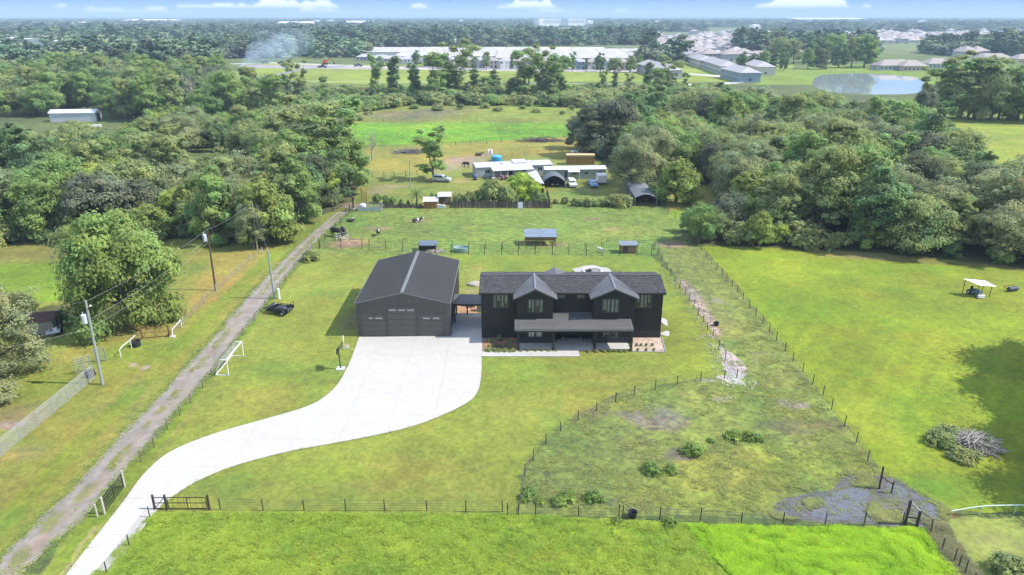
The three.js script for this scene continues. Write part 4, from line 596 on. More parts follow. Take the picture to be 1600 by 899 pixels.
{ // basketball hoop
  const h = thing('basketball_hoop', 'basketball hoop on a dark bent post beside the white drive', 'basketball hoop', P(532.5, 577)), dk = M(0.05, 0.065, 0.05, 0.5);
  part('base', box6(-0.5, 0.45, 0, 0.14, -0.4, 0.4), M(0.5, 0.49, 0.46, 0.9), h); part('post', rod(V(0, 0.1, 0), V(-0.12, 2.75, -0.05), 0.085), dk, h); part('arm', [rod(V(-0.3, 2.2, -0.05), V(0.5, 3.1, -0.05), 0.06), rod(V(-0.12, 2.75, -0.05), V(0.55, 3.5, -0.05), 0.06), rod(V(-0.3, 1.9, -0.05), V(-0.28, 2.6, -0.05), 0.09)], dk, h);
  const bb = part('backboard', new THREE.BoxGeometry(0.06, 1.05, 1.5), M(0.72, 0.75, 0.73, 0.25), h); bb.position.set(0.62, 3.5, 0); bb.rotation.y = 0.25;
  part('target_square', [box6(0.035, 0.045, -0.25, -0.2, -0.3, 0.3), box6(0.035, 0.045, 0.2, 0.25, -0.3, 0.3), box6(0.035, 0.045, -0.2, 0.2, -0.3, -0.25), box6(0.035, 0.045, -0.2, 0.2, 0.25, 0.3)], M(0.3, 0.06, 0.05, 0.5), bb);
  part('hoop', new THREE.TorusGeometry(0.23, 0.025, 6, 20).rotateX(Math.PI / 2).translate(1.02, 3.15, 0), M(0.5, 0.16, 0.06, 0.5), h);
  const l = []; for (let k = 0; k < 12; k++) { const a = k / 12 * 6.2832, b = (k + 1) / 12 * 6.2832; l.push(rod(V(1.02 + 0.23 * Math.cos(a), 3.15, 0.23 * Math.sin(a)), V(1.02 + 0.13 * Math.cos(b), 2.75, 0.13 * Math.sin(b)), 0.014, 0.014, 4), rod(V(1.02 + 0.23 * Math.cos(b), 3.15, 0.23 * Math.sin(b)), V(1.02 + 0.13 * Math.cos(a), 2.75, 0.13 * Math.sin(a)), 0.014, 0.014, 4)); } part('net', l, MAT.white, h, 'stuff');
}
function wheel(r, w, mat = MAT.tyre, hub = MAT.galv) { const g = new THREE.Group(); g.name = 'wheel'; part('tyre', new THREE.LatheGeometry([[r * 0.55, -w / 2], [r * 0.9, -w / 2], [r, -w * 0.3], [r, w * 0.3], [r * 0.9, w / 2], [r * 0.55, w / 2]].map(q => new THREE.Vector2(...q)), 16).rotateZ(Math.PI / 2), mat, g); part('rim', new THREE.CylinderGeometry(r * 0.56, r * 0.56, w * 0.8, 12).rotateZ(Math.PI / 2), hub, g); return g; }
{ // black utility trailer with its ramp folded up
  const t = thing('utility_trailer', 'black utility trailer with low rails parked on the lawn by the grey pole', 'trailer', P(440, 489), Math.PI / 2 - 0.22), m = MAT.blackMetal;
  part('deck', box6(-0.95, 0.95, 0.5, 0.58, -1.7, 1.4), M(0.05, 0.045, 0.05, 0.8), t);
  for (const s of [-1, 1]) { part('side_panel', [box6(s * 0.95 - 0.03, s * 0.95 + 0.03, 0.58, 0.86, -1.7, 1.4), bar(V(s * 0.95, 1.0, -1.7), V(s * 0.95, 1.0, 1.4), 0.06, 0.06)], m, t); for (const z of [-1.65, -0.6, 0.4, 1.35]) part('stake', box6(s * 0.95 - 0.035, s * 0.95 + 0.035, 0.5, 1.0, z - 0.035, z + 0.035), m, t);
    const w = wheel(0.38, 0.22); w.position.set(s * 1.15, 0.38, 0.75); t.add(w); part('fender', new THREE.TorusGeometry(0.46, 0.03, 5, 14, Math.PI).scale(1, 1, 5).rotateY(Math.PI / 2).translate(s * 1.15, 0.4, 0.75), m, t); part('tongue', bar(V(s * 0.7, 0.5, -1.7), V(0, 0.5, -2.9), 0.08, 0.1), m, t); }
  part('tail_ramp', [bar(V(-0.9, 0.56, 1.44), V(-0.9, 1.5, 1.5), 0.06, 0.06), bar(V(0.9, 0.56, 1.44), V(0.9, 1.5, 1.5), 0.06, 0.06), bar(V(-0.9, 1.5, 1.5), V(0.9, 1.5, 1.5), 0.06, 0.06), bar(V(-0.9, 1.05, 1.47), V(0.9, 1.05, 1.47), 0.05, 0.05)], m, t);
  part('front_box', box6(-0.7, 0.7, 0.58, 1.15, -1.65, -1.05), M(0.02, 0.022, 0.03, 0.35, 0.3), t); part('tarpaulin', moundGeo(0.75, 0.5, 0.9, 4).translate(0, 0.58, 0.1), M(0.03, 0.032, 0.045, 0.5), t); part('jack', rod(V(0, 0, -2.75), V(0, 0.75, -2.75), 0.04), MAT.galv, t); part('stay_bar', rod(V(-0.9, 0.95, -1.5), V(0.5, 1.2, -0.9), 0.04), MAT.galv, t);
}
{ // rusty shed, boat trailer and shrub behind the big tree
  const s = thing('garden_shed', 'small pale shed with rusty brown roof at the left edge', 'shed', P(72, 518), 0.25), w = M(0.36, 0.34, 0.30, 0.8, 0, { map: GR1 });
  part('wall', box6(-1.5, 1.5, 0, 2.2, -1.6, 1.6), w, s); part('roof', [slabQuad(V(-1.7, 2.15, 1.8), V(1.7, 2.15, 1.8), V(1.7, 2.75, 0), V(-1.7, 2.75, 0), 0.06), slabQuad(V(1.7, 2.15, -1.8), V(-1.7, 2.15, -1.8), V(-1.7, 2.75, 0), V(1.7, 2.75, 0), 0.06)], M(0.11, 0.05, 0.04, 0.9, 0, { map: GR1 }), s); part('door', box6(1.5, 1.54, 0.05, 1.9, -0.5, 0.5), M(0.08, 0.08, 0.09, 0.7), s); for (const [i, z] of [[1, 1.62], [2, -1.62]]) part('gable', prism([[-0.01, 0], [1.6, 0], [0, 0.55], [-1.6, 0]].slice(1), -1.5, -1.44).rotateY(Math.PI / 2).translate(i === 1 ? 0 : 2.94, 2.18, 0), w, s);
  const c = thing('old_trailer', 'white old flat trailer loaded with scrap beside the rusty shed', 'trailer', P(84, 521), 0.5); part('bed', box6(-0.8, 0.8, 0.5, 0.62, -1.4, 1.4), MAT.white, c); for (const sx of [-1, 1]) { const q = wheel(0.32, 0.18); q.position.set(sx * 0.95, 0.32, 0.1); c.add(q); } part('load', [bx(0.5, 0.5, 0.7, -0.3, 0.87, -0.6, 0.4), bx(0.6, 0.35, 0.5, 0.25, 0.8, 0.5, -0.3), rod(V(-0.6, 0.7, 1.2), V(0.5, 1.3, -0.9), 0.06), rod(V(0.6, 0.7, 1.2), V(-0.3, 1.1, -0.9), 0.06)], MAT.white, c); part('scrap', [moundGeo(0.6, 0.5, 0.7, 9).translate(0.15, 0.62, -0.2)], M(0.06, 0.06, 0.07, 0.8), c);
}
{ // white canopy over a garden tractor on the mown field
  const c = thing('shade_canopy', 'tilted white sheet canopy on dark poles in the mown field', 'canopy', P(1523, 462)), pts = [V(-1.6, 2.35, -0.9), V(1.5, 2.1, -0.75), V(2.35, 1.75, 0.9), V(-0.3, 2.0, 0.95)];
  part('sheet', [slabQuad(pts[3], pts[2], pts[1], pts[0], 0.04)], M(0.8, 0.8, 0.8, 0.6), c); for (const [a, b] of [[V(-1.45, 0, -0.7), V(-1.4, 2.3, -0.75)], [V(1.75, 0, 0.7), V(1.9, 1.9, 0.5)], [V(-0.3, 0, 0.8), V(-0.2, 1.95, 0.85)], [V(1.4, 0, -0.6), V(1.4, 2.0, -0.6)]]) part('pole', rod(a, b, 0.05), MAT.poleBrown, c);
  const t = thing('garden_tractor', 'blue grey garden tractor under the white canopy', 'tractor', P(1522, 462).add(V(0.1, 0, 0)), 0.2), bl = M(0.12, 0.17, 0.25, 0.5); part('bonnet', [box6(-0.28, 0.28, 0.5, 1.0, 0.1, 0.95)], bl, t); part('body', [box6(-0.42, 0.42, 0.4, 0.65, -0.9, 0.1), box6(-0.5, 0.5, 0.65, 0.75, -0.9, -0.35)], bl, t); part('seat', [box6(-0.22, 0.22, 0.75, 0.85, -0.75, -0.3), box6(-0.22, 0.22, 0.85, 1.25, -0.82, -0.74)], MAT.black, t); part('steering_wheel', new THREE.TorusGeometry(0.18, 0.02, 5, 14).rotateX(1.1).translate(0, 1.1, 0.0), MAT.black, t); for (const sx of [-1, 1]) { const a = wheel(0.42, 0.24); a.position.set(sx * 0.55, 0.42, -0.6); t.add(a); const b = wheel(0.26, 0.16); b.position.set(sx * 0.42, 0.26, 0.75); t.add(b); } part('bucket', [box6(-0.5, 0.5, 0.1, 0.5, 1.0, 1.35)], MAT.white, t);
  const d = thing('field_roller', 'dark implement standing at the right edge of the mown field', 'farm implement', P(1582, 455), 0.3); part('drum', new THREE.CylinderGeometry(0.35, 0.35, 1.6, 14).rotateZ(Math.PI / 2).translate(0, 0.36, 0), M(0.05, 0.06, 0.08, 0.7), d); part('frame', [bar(V(-0.9, 0.5, 0), V(-0.9, 0.55, -0.9), 0.08, 0.08), bar(V(0.9, 0.5, 0), V(0.9, 0.55, -0.9), 0.08, 0.08), bar(V(-0.9, 0.55, -0.9), V(0.9, 0.55, -0.9), 0.08, 0.08)], MAT.rust, d);
}
for (const [x, y, l, s] of [[988, 808, 'black rubber feed bucket by the front fence of the weedy paddock', 0.8], [1119, 509, 'black bucket by the rubble along the inner fence', 0.75]]) { const b = thing('feed_bucket', l, 'bucket', P(x, y)); b.scale.setScalar(s); part('shell', new THREE.LatheGeometry([[0, 0.03], [0.38, 0.0], [0.5, 0.62], [0.53, 0.64], [0.47, 0.64], [0.36, 0.08], [0, 0.07]].map(q => new THREE.Vector2(...q)), 18), MAT.tyre, b); part('handle', new THREE.TorusGeometry(0.48, 0.018, 5, 14, Math.PI).translate(0, 0.62, 0), MAT.galv, b); }
// ---------- trees ----------
const C3 = (r, g, b) => [r, g, b];
// leaf clusters: many small bent blades spread through lobes of the crown
function leafCloud(lobes, o) {
  const r = rng(o.seed), pos = [], nor = [], colr = [], idx = []; let v = 0;
  const vol = lobes.reduce((s, l) => s + Math.pow(l.r * (l.w || 1), 2), 0), n = new THREE.Vector3(), t1 = new THREE.Vector3(), t2 = new THREE.Vector3(), c = new THREE.Vector3(), dir = new THREE.Vector3();
  for (const l of lobes) {
    const k = Math.round(o.n * Math.pow(l.r * (l.w || 1), 2) / vol), tint = 0.82 + 0.36 * r(), yel = (r() - 0.5) * 0.2, ax = 0.8 + 0.4 * r(), az = 0.8 + 0.4 * r();
    // each lobe has its own knots of foliage, some thrown out beyond it as ragged sprays
    const knots = []; for (let i = 0; i < Math.max(7, Math.round(16 * l.r / (o.kr || 2))); i++) { const u = r() * 2 - 1, a = r() * 6.2832, s = Math.sqrt(1 - u * u), q = (0.5 + 0.5 * Math.pow(r(), 0.6)) * (r() < 0.16 ? 1.28 : 1); knots.push([s * Math.cos(a) * q * ax, (u * 0.9 + 0.12) * q, s * Math.sin(a) * q * az, 0.8 + 0.4 * r(), 0.65 + 0.7 * r()]); }
    for (let i = 0; i < k; i++) {
      const kn = knots[Math.floor(r() * knots.length)], u = r() * 2 - 1, a = r() * 6.2832, s = Math.sqrt(1 - u * u), q = Math.pow(r(), 0.5) * (o.spread || 0.5) * kn[4] * (r() < 0.2 ? 1.4 + 0.6 * r() : 1);
      dir.set(kn[0] + s * Math.cos(a) * q, kn[1] + u * q * 0.75, kn[2] + s * Math.sin(a) * q);
      const sy = l.sy || 0.8; c.set(l.x + dir.x * l.r, l.y + dir.y * l.r * sy, l.z + dir.z * l.r);
      n.set(dir.x + (r() - 0.5) * 0.8, dir.y + 0.5 + (r() - 0.5) * 0.8, dir.z + (r() - 0.5) * 0.8).normalize();
      t1.set(r() - 0.5, (r() - 0.5) * 0.6 - (o.droop || 0), r() - 0.5).cross(n).normalize(); t2.crossVectors(n, t1);
      const L = o.leaf * (0.6 + 0.8 * r()), W = L * (o.slim || 0.62);
      const lift = L * 0.18, P4 = [[-L, 0, 0], [0, -W, lift], [L, 0, 0], [0, W, lift]];
      const up = clamp(0.5 + 0.5 * dir.y, 0, 1), shade = tint * kn[3] * (0.82 + 0.36 * r()), yy = 1 + yel + (r() - 0.5) * 0.14 + (r() < 0.02 ? 0.25 : 0);
      for (const p of P4) { pos.push(c.x + t1.x * p[0] + t2.x * p[1] + n.x * p[2], c.y + t1.y * p[0] + t2.y * p[1] + n.y * p[2], c.z + t1.z * p[0] + t2.z * p[1] + n.z * p[2]); nor.push(n.x, n.y, n.z); colr.push(o.c[0] * shade * yy, o.c[1] * shade, o.c[2] * shade * (2 - yy)); }
      idx.push(v, v + 1, v + 2, v, v + 2, v + 3); v += 4;
    }
  }
  const g = new THREE.BufferGeometry(); g.setAttribute('position', new THREE.Float32BufferAttribute(pos, 3)); g.setAttribute('normal', new THREE.Float32BufferAttribute(nor, 3)); g.setAttribute('color', new THREE.Float32BufferAttribute(colr, 3)); g.setIndex(idx); return g;
}
const leafMat = new THREE.MeshPhysicalMaterial({ vertexColors: true, roughness: 1, side: THREE.DoubleSide, transmission: 0.5, thickness: 0, specularIntensity: 0.3 });
const bark = M(0.13, 0.115, 0.095, 0.95), barkDark = M(0.06, 0.05, 0.042, 0.95), barkPale = M(0.34, 0.31, 0.27, 0.9);
function limbs(base, tips, r0, o = {}) {                               // trunk that forks out to the given tips
  const r = rng(o.seed || 1), l = [], fork = V((r() - 0.5) * 0.6, o.fork || 2.5, (r() - 0.5) * 0.6);
  l.push(tubeTaper([V(0, -0.1, 0), V(fork.x * 0.3, fork.y * 0.5, fork.z * 0.3), fork], r0 * 1.25, r0 * 0.85, 8));
  for (const t of tips) { const m = fork.clone().lerp(t, 0.5); m.y += (t.y - fork.y) * (o.arch ?? 0.12); m.x += (r() - .5) * 0.9; m.z += (r() - .5) * 0.9; l.push(tubeTaper([fork.clone(), m, t], r0 * (o.lr || 0.5), r0 * 0.08, 5)); if (o.twigs) for (let k = 0; k < o.twigs; k++) { const s = m.clone().lerp(t, r() * 0.8), e = s.clone().add(V((r() - .5) * 3.2, 0.4 + r() * 1.8, (r() - .5) * 3.2)); l.push(tubeTaper([s, s.clone().lerp(e, 0.5).add(V((r() - .5) * .4, (r() - .5) * 0.4, 0)), e], r0 * 0.16, r0 * 0.04, 4)); } }
  return merge(l);
}
function tubeTaper(pts, ra, rb, seg) { const cv = new THREE.CatmullRomCurve3(pts), n = Math.max(3, pts.length * 2), g = new THREE.TubeGeometry(cv, n, 1, seg), q = g.attributes.position; for (let i = 0; i <= n; i++) { const c = cv.getPointAt(i / n), rr = lerp(ra, rb, i / n); for (let j = 0; j <= seg; j++) { const k = i * (seg + 1) + j; q.setXYZ(k, c.x + (q.getX(k) - c.x) * rr, c.y + (q.getY(k) - c.y) * rr, c.z + (q.getZ(k) - c.z) * rr); } } return g; }
function crownLobes(seed, H, R, o = {}) {                              // lobes spread over a crown of height H and radius R
  const r = rng(seed), l = [], n = o.n || 16, y0 = o.low ?? 0.30;
  for (let i = 0; i < n; i++) {
    const u = (i + 0.5) / n, a = i * 2.39996 + r() * 0.8, yy = lerp(y0, 1, Math.pow(u, o.p || 0.8)), prof = o.prof ? o.prof(u) : Math.sqrt(Math.max(0.05, 1 - Math.pow((u - 0.3) / 0.75, 2)));
    if (o.gap !== 0 && r() < 0.14) continue; const rr = R * prof * (0.5 + 0.5 * Math.sqrt(r())) * 0.78, lr = R * (o.lr || 0.40) * (0.55 + 0.8 * r()) * (o.taper ? 1 - 0.5 * u : 1);
    l.push({ x: Math.cos(a) * rr, y: H * yy - lr * 0.75 * (o.dropTop ?? 1), z: Math.sin(a) * rr, r: lr, sy: o.sy || 0.78 });
  }
  if (o.core !== 0) l.push({ x: 0, y: H * (0.5 + y0 * 0.3), z: 0, r: R * 0.55, sy: 0.8, w: 0.7 });
  return l;
}
const protos = {};
function proto(key, n, make) { protos[key] = []; for (let i = 0; i < n; i++) protos[key].push(make(i)); }
const OLIVE = [0.318, 0.383, 0.142], GREEN = [0.266, 0.388, 0.118], BRIGHT = [0.409, 0.508, 0.105], DEEP = [0.195, 0.295, 0.113], GREY = [0.318, 0.364, 0.179];
const mk = (seed, H, R, c, o = {}) => {
  const lobes = crownLobes(seed, H, R, o), tips = lobes.filter((_, i) => i % (o.every || 2) === 0).map(l => V(l.x, l.y, l.z));
  return { H, R, crown: leafCloud(lobes, { seed: seed + 50, n: o.leaves || 9000, leaf: o.leaf || 0.235, c, kr: o.kr || 1.6, spread: o.spread || 0.5, slim: o.slim, droop: o.droop }), trunk: limbs(null, tips, o.tr || 0.38, { seed, fork: H * (o.fork || 0.2), twigs: o.twigs || 0, lr: o.lr2 }), mat: o.bark || bark };
};
proto('oak', 4, i => mk(100 + i, [12, 13, 11.5, 13.5][i], [7.6, 7.0, 6.6, 8.2][i], [OLIVE, GREY, OLIVE, GREEN][i], { n: 30, leaves: 19000, lr: 0.28, low: 0.30, tr: 0.5, ...(i === 1 ? { slim: 0.42, droop: 0.5 } : {}) }));
proto('laurel', 4, i => mk(200 + i, [16, 14, 17, 15][i], [5.6, 5.2, 5.4, 6.2][i], [GREEN, DEEP, OLIVE, [0.277, 0.382, 0.107]][i], { n: 28, leaves: 16500, lr: 0.29, low: 0.26, p: 0.95 }));
proto('yellow', 2, i => mk(300 + i, [11, 9][i], [5.2, 4.6][i], [BRIGHT, [0.336, 0.416, 0.107]][i], { n: 22, leaves: 14000, lr: 0.34, low: 0.26 }));
proto('tall', 4, i => mk(400 + i, [18, 15, 20, 16][i], [3.6, 2.4, 4.8, 3.0][i], [GREEN, DEEP, OLIVE, GREEN][i], { n: 20, leaves: [10000, 8000, 13000, 9000][i], lr: [0.42, 0.5, 0.36, 0.45][i], low: 0.22, prof: u => [0.75 + 0.5 * Math.sin(u * 9), 0.6, 0.45 + 0.75 * u, 0.5 + 0.6 * Math.sin(u * 6) ** 2][i], p: 1, tr: 0.26, core: 0 }));
proto('dark', 2, i => mk(500 + i, [14, 12][i], [6.2, 5.4][i], [[0.165, 0.205, 0.105], [0.200, 0.225, 0.135]][i], { n: 26, leaves: 16000, lr: 0.32, low: 0.2, bark: barkDark }));
proto('bush', 4, i => mk(600 + i, [4.2, 3.4, 5.0, 2.8][i], [3.0, 2.6, 2.7, 2.4][i], [GREEN, OLIVE, DEEP, [0.32, 0.36, 0.13]][i], { n: 12, leaves: 3600, lr: 0.46, low: 0.32, tr: 0.12, leaf: 0.26, kr: 0.9 }));
function snag(seed, H, n) { const r = rng(seed), tips = []; for (let i = 0; i < n; i++) { const a = r() * 6.28, h = H * (0.45 + 0.55 * (i + 1) / n); tips.push(V(Math.cos(a) * H * 0.22 * (0.5 + r()), h, Math.sin(a) * H * 0.22 * (0.5 + r()))); } return { H, R: H * 0.3, trunk: limbs(null, tips, 0.28, { seed, fork: H * 0.34, twigs: 7, lr: 0.55 }), mat: barkPale }; }
protos.dead = [snag(701, 12, 7), snag(702, 9, 8)];
function palmProto(H, seed) {                                          // feather palm: arching fronds with leaflets
  const r = rng(seed), pos = [], colr = []; const n = 18;
  for (let i = 0; i < n; i++) { const a = i * 2.39996, lift = 1.15 - 1.5 * (i / n), L = 2.3 + 0.5 * r(); const pt = t => V(Math.cos(a) * L * t * Math.cos(lift * 0.7), H + L * (Math.sin(lift) * t - 0.75 * t * t), Math.sin(a) * L * t * Math.cos(lift * 0.7)); for (let k = 1; k < 16; k++) { const p = pt(k / 16), q = pt((k + 1) / 16), s = V(-Math.sin(a), -0.35, Math.cos(a)); for (const sd of [-1, 1]) { const e = p.clone().add(V(s.x * sd, s.y, s.z * sd).multiplyScalar(0.55 * Math.sin(Math.PI * Math.min(1, k / 16 + 0.12)))).add(q.clone().sub(p)); const f = p.clone().lerp(q, 0.45); pos.push(p.x, p.y, p.z, e.x, e.y, e.z, f.x, f.y, f.z); const v = 0.7 + 0.6 * r(); for (let m = 0; m < 3; m++) colr.push(0.075 * v, 0.13 * v, 0.035 * v); } } }
  const g = new THREE.BufferGeometry(); g.setAttribute('position', new THREE.Float32BufferAttribute(pos, 3)); g.setAttribute('color', new THREE.Float32BufferAttribute(colr, 3)); g.computeVertexNormals();
  return { H: H + 1, R: 2.3, crown: g, trunk: tubeTaper([V(0, 0, 0), V(0.1, H * 0.5, 0), V(0, H, 0)], 0.2, 0.14, 8), mat: bark };
}
protos.lime = [mk(330, 9, 4.6, [0.40, 0.54, 0.085], { n: 20, leaves: 12000, lr: 0.34, low: 0.2 })];
protos.palm = [palmProto(2.6, 31)];
const firstOf = new Map(), TR = rng(77), standing = [];
const NAMES = { oak: 'oak_tree', laurel: 'broadleaf_tree', yellow: 'small_tree', tall: 'slender_tree', dark: 'dark_tree', bush: 'bush', dead: 'dead_tree', palm: 'palm_tree', lime: 'lime_tree', big: 'shade_tree', weed: 'weed_clump' };
function tree(kind, i, p, h, turn, label, group, wide = 1, name) {     // one tree: trunk and crown
  const pr = protos[kind][i % protos[kind].length], key = kind + i % protos[kind].length, s = h / pr.H; let t;
  name = name || NAMES[kind]; const cat = kind === 'bush' ? 'bush' : kind === 'weed' ? 'weed' : 'tree';
  if (!firstOf.has(key)) { t = thing(name, label, cat, p, turn, group); part('trunk', pr.trunk, pr.mat, t); if (pr.crown) part('crown', pr.crown, leafMat, t); firstOf.set(key, t); }
  else { t = copyOf(firstOf.get(key), p, turn, label, null, name); delete t.userData.group; if (group) t.userData.group = group; t.userData.category = cat; }
  t.scale.set(s * wide, s, s * wide); standing.push([p.x, p.z, pr.R * s * wide]); return t;
}
const at = (kind, i, px, base, topPy, label, o = {}) => { const p = P(px, base), h = HT(px, topPy, p); return tree(kind, i, p, h, o.turn ?? TR() * 6.28, label, o.group, o.wide || 1, o.name); };
function inside(p, poly) { let c = false; for (let i = 0, j = poly.length - 1; i < poly.length; j = i++) { const a = poly[i], b = poly[j]; if ((a.z > p.z) !== (b.z > p.z) && p.x < (b.x - a.x) * (p.z - a.z) / (b.z - a.z) + a.x) c = !c; } return c; }
function wood(px, gap, mix, label, group, o = {}) {                    // trees of a wood, each a tree of its own
  const poly = px.map(p => P(p[0], p[1])), lo = V(1e9, 0, 1e9), hi = V(-1e9, 0, -1e9); poly.forEach(p => { lo.min(p); hi.max(p); }); let n = 0;
  const put = []; for (let k = 0; k < 6000 && n < (o.max || 400); k++) {
    const p = V(lerp(lo.x, hi.x, TR()), 0, lerp(lo.z, hi.z, TR())); if (!inside(p, poly)) continue;
    const g = gap * (o.grow ? 1 + o.grow * Math.max(0, (-p.z - 150) / 150) : 1); if (put.some(q => (q[0] - p.x) ** 2 + (q[1] - p.z) ** 2 < g * g)) continue;
    if (o.view !== false) { const b = back(p.clone()); if (b[0] < -90 || b[0] > 1690) continue; }
    put.push([p.x, p.z]); let u = TR(), m = mix[0]; for (const e of mix) { if (u < e[1]) { m = e; break; } u -= e[1]; }
    const i = Math.floor(TR() * 4), h = m[2] * (0.70 + 0.55 * TR()); tree(m[0], i, p, h, TR() * 6.28, label(m[0], i % protos[m[0]].length), group(m[0]), (m[3] || 1) * (0.9 + 0.2 * TR())); n++;
  }
  return n;
}
// the big round tree on the left lawn, with finer foliage
protos.big = [(() => { const lobes = crownLobes(901, 12.6, 7.4, { n: 34, low: 0.16, lr: 0.27, p: 0.8 }); return { H: 12.6, R: 7.4, crown: leafCloud(lobes, { seed: 911, n: 42000, leaf: 0.19, c: [0.255, 0.345, 0.090], kr: 1.0, spread: 0.5 }), trunk: limbs(null, lobes.filter((_, i) => i % 2 === 0).map(l => V(l.x, l.y, l.z)), 0.5, { seed: 9, fork: 2.2, twigs: 2 }), mat: bark }; })(),
  (() => { const lobes = crownLobes(921, 13, 7.0, { n: 30, low: 0.14, lr: 0.27, p: 0.8 }); return { H: 13, R: 7, crown: leafCloud(lobes, { seed: 931, n: 30000, leaf: 0.19, slim: 0.4, droop: 0.6, c: [0.330, 0.353, 0.172], kr: 1.1, spread: 0.42 }), trunk: limbs(null, lobes.filter((_, i) => i % 2 === 0).map(l => V(l.x, l.y, l.z)), 0.5, { seed: 19, fork: 2.4 }), mat: bark }; })()];
at('big', 0, 198, 506, 318, 'big round yellow-green tree alone on the left lawn', { turn: 0.6, wide: 0.82 });
at('big', 1, -12, 606, 448, 'grey-green drooping tree cut by the left edge beside the rusty shed', { turn: 2 });
at('yellow', 1, 43, 488, 458, 'small bright green tree behind the rusty shed', {}); at('bush', 2, 98, 508, 486, 'dark bush beside the rusty shed and the scrap trailer', {});
at('yellow', 0, 112, 385, 352, 'small tree with reddish tips left of the big round tree', { wide: 0.7 });
// trees and bushes standing out along the lane
at('yellow', 1, 418, 380, 280, 'yellow-green tree at the corner of the lane behind the thin pale pole', { wide: 0.8 }); at('dark', 1, 447, 372, 330, 'dark round tree at the wood edge beside the lane', { wide: 0.9 }); at('oak', 1, 396, 388, 318, 'pale grey-green small oak behind the thin pale pole', { wide: 0.75 });
at('laurel', 0, 470, 348, 245, 'bright green leafy tree leaning over the lane halfway along', { wide: 0.9 }); at('dark', 0, 497, 322, 240, 'dark tree at the wood edge where the lane ends', { wide: 0.9 }); at('laurel', 1, 527, 316, 232, 'rounded green tree at the end of the lane by the gate', { wide: 1.0 });
at('tall', 2, 502, 300, 148, 'tallest dark-trunked tree rising over the left wood', { wide: 1.5 }); at('tall', 0, 535, 296, 152, 'tall forked tree beside the bright green field', { wide: 1.4 });
at('dead', 1, 582, 250, 206, 'bare pale dead tree on the tan field', {}); at('dead', 0, 560, 272, 232, 'broken grey tree by the lane end fence', {}); at('dead', 0, 700 - 318, 375, 290, 'bare pale stems among the shrubs beside the lane', { wide: 0.6 });
at('tall', 0, 677, 281, 198, 'lone dark tree beside the silver car at the trailer homes', { wide: 1.35 });
at('lime', 0, 817, 313, 270, 'bright lime green tree in front of the white trailer home', { wide: 1.15, name: 'lime_tree' });
at('yellow', 1, 1056, 317, 248, 'bright green tree beside the arched grey carport', { wide: 0.9 }); at('bush', 0, 1018, 312, 290, 'leafy bush at the left side of the arched carport', { wide: 0.6 });
at('dark', 0, 925, 244, 165, 'very dark dense tree behind the orange container', { wide: 1.0 }); at('dark', 1, 955, 243, 150, 'dark brownish tree rising behind the orange container', { wide: 1.0 }); at('dark', 1, 905, 232, 178, 'dark tree at the edge of the bright green field', {}); at('oak', 1, 986, 300, 208, 'grey-green oak shading the end of the pale green trailer', { wide: 0.8 }); at('oak', 1, 1010, 288, 190, 'grey-green oak behind the arched carport', { wide: 0.8 });
at('oak', 3, 1092, 378, 318, 'low leafy oak at the top corner of the mown field', { wide: 0.8 }); at('oak', 0, 1120, 374, 326, 'low olive oak beside it at the top edge of the mown field', { wide: 0.8 }); at('laurel', 1, 1075, 362, 325, 'small dark tree overhanging the paddock corner', { wide: 1.1 }); at('yellow', 1, 1185, 385, 330, 'pale lime bush in front of the right wood', { wide: 0.75 });
// trees just outside the right edge, whose shade falls on the mown field
const shadeLabel = 'oak outside the right edge shading the mown field'; for (const [x, z, h] of [[66.5, -69, 16], [61, -59, 15], [71.5, -76, 16], [57, -51, 15], [78, -64, 15]]) tree('oak', 3, V(x, 0, z), h, TR() * 6, shadeLabel, 'oaks outside the right edge', 0.78);
// the woods
const woodName = { oak: ['spreading olive oak', 'spreading grey-green oak', 'low olive oak', 'wide green oak'], laurel: ['tall mid-green tree', 'tall dark green tree', 'tall olive tree', 'tall fresh green tree'], yellow: ['small yellow-green tree', 'small light green tree'], dark: ['dense dark tree', 'dense brownish dark tree'], tall: ['slender green tree', 'slender dark tree', 'slender tree with wide top', 'slender wavy tree'], bush: ['green undergrowth bush', 'olive undergrowth bush', 'dark undergrowth bush', 'yellowish undergrowth bush'], dead: ['bare pale dead tree', 'bare branching dead tree'] };
const L = where => (k, i) => woodName[k][i] + ' ' + where, Gp = where => k => `${({ oak: 'oaks', laurel: 'tall trees', yellow: 'small trees', dark: 'dark trees', tall: 'slender trees', bush: 'bushes', dead: 'dead trees' })[k]} ${where}`;
const counts = [];
counts.push(wood([[1110, 378], [1300, 384], [1420, 394], [1640, 416], [1760, 420], [1700, 352], [1520, 335], [1480, 285], [1440, 245], [1390, 215], [1330, 200], [1100, 196], [1010, 205], [960, 225], [985, 262], [1060, 280], [1110, 286], [1135, 300], [1150, 335]], 6.6, [['oak', 0.44, 12.5], ['laurel', 0.28, 14.5], ['yellow', 0.1, 9.5], ['dark', 0.1, 12], ['tall', 0.07, 15, 1.3], ['dead', 0.01, 10]], L('in the dense wood right of the house'), Gp('of the dense right wood'), { grow: 0.35 }));
counts.push(wood([[1140, 381], [1300, 389], [1420, 399], [1640, 421], [1640, 412], [1420, 391], [1300, 383], [1140, 376]], 4.2, [['bush', 0.8, 3.4], ['yellow', 0.2, 5]], L('along the front of the right wood'), Gp('along the front of the right wood')));
counts.push(wood([[-100, 388], [0, 384], [60, 376], [100, 368], [200, 376], [300, 372], [345, 380], [400, 372], [470, 340], [540, 310], [552, 290], [480, 288], [430, 290], [400, 304], [300, 306], [200, 300], [160, 284], [-100, 284]], 6.4, [['oak', 0.40, 11.5], ['laurel', 0.28, 13], ['yellow', 0.14, 9], ['dark', 0.06, 11], ['tall', 0.07, 14, 1.4], ['dead', 0.05, 11]], L('in the wood left of the lane'), Gp('of the wood left of the lane')));
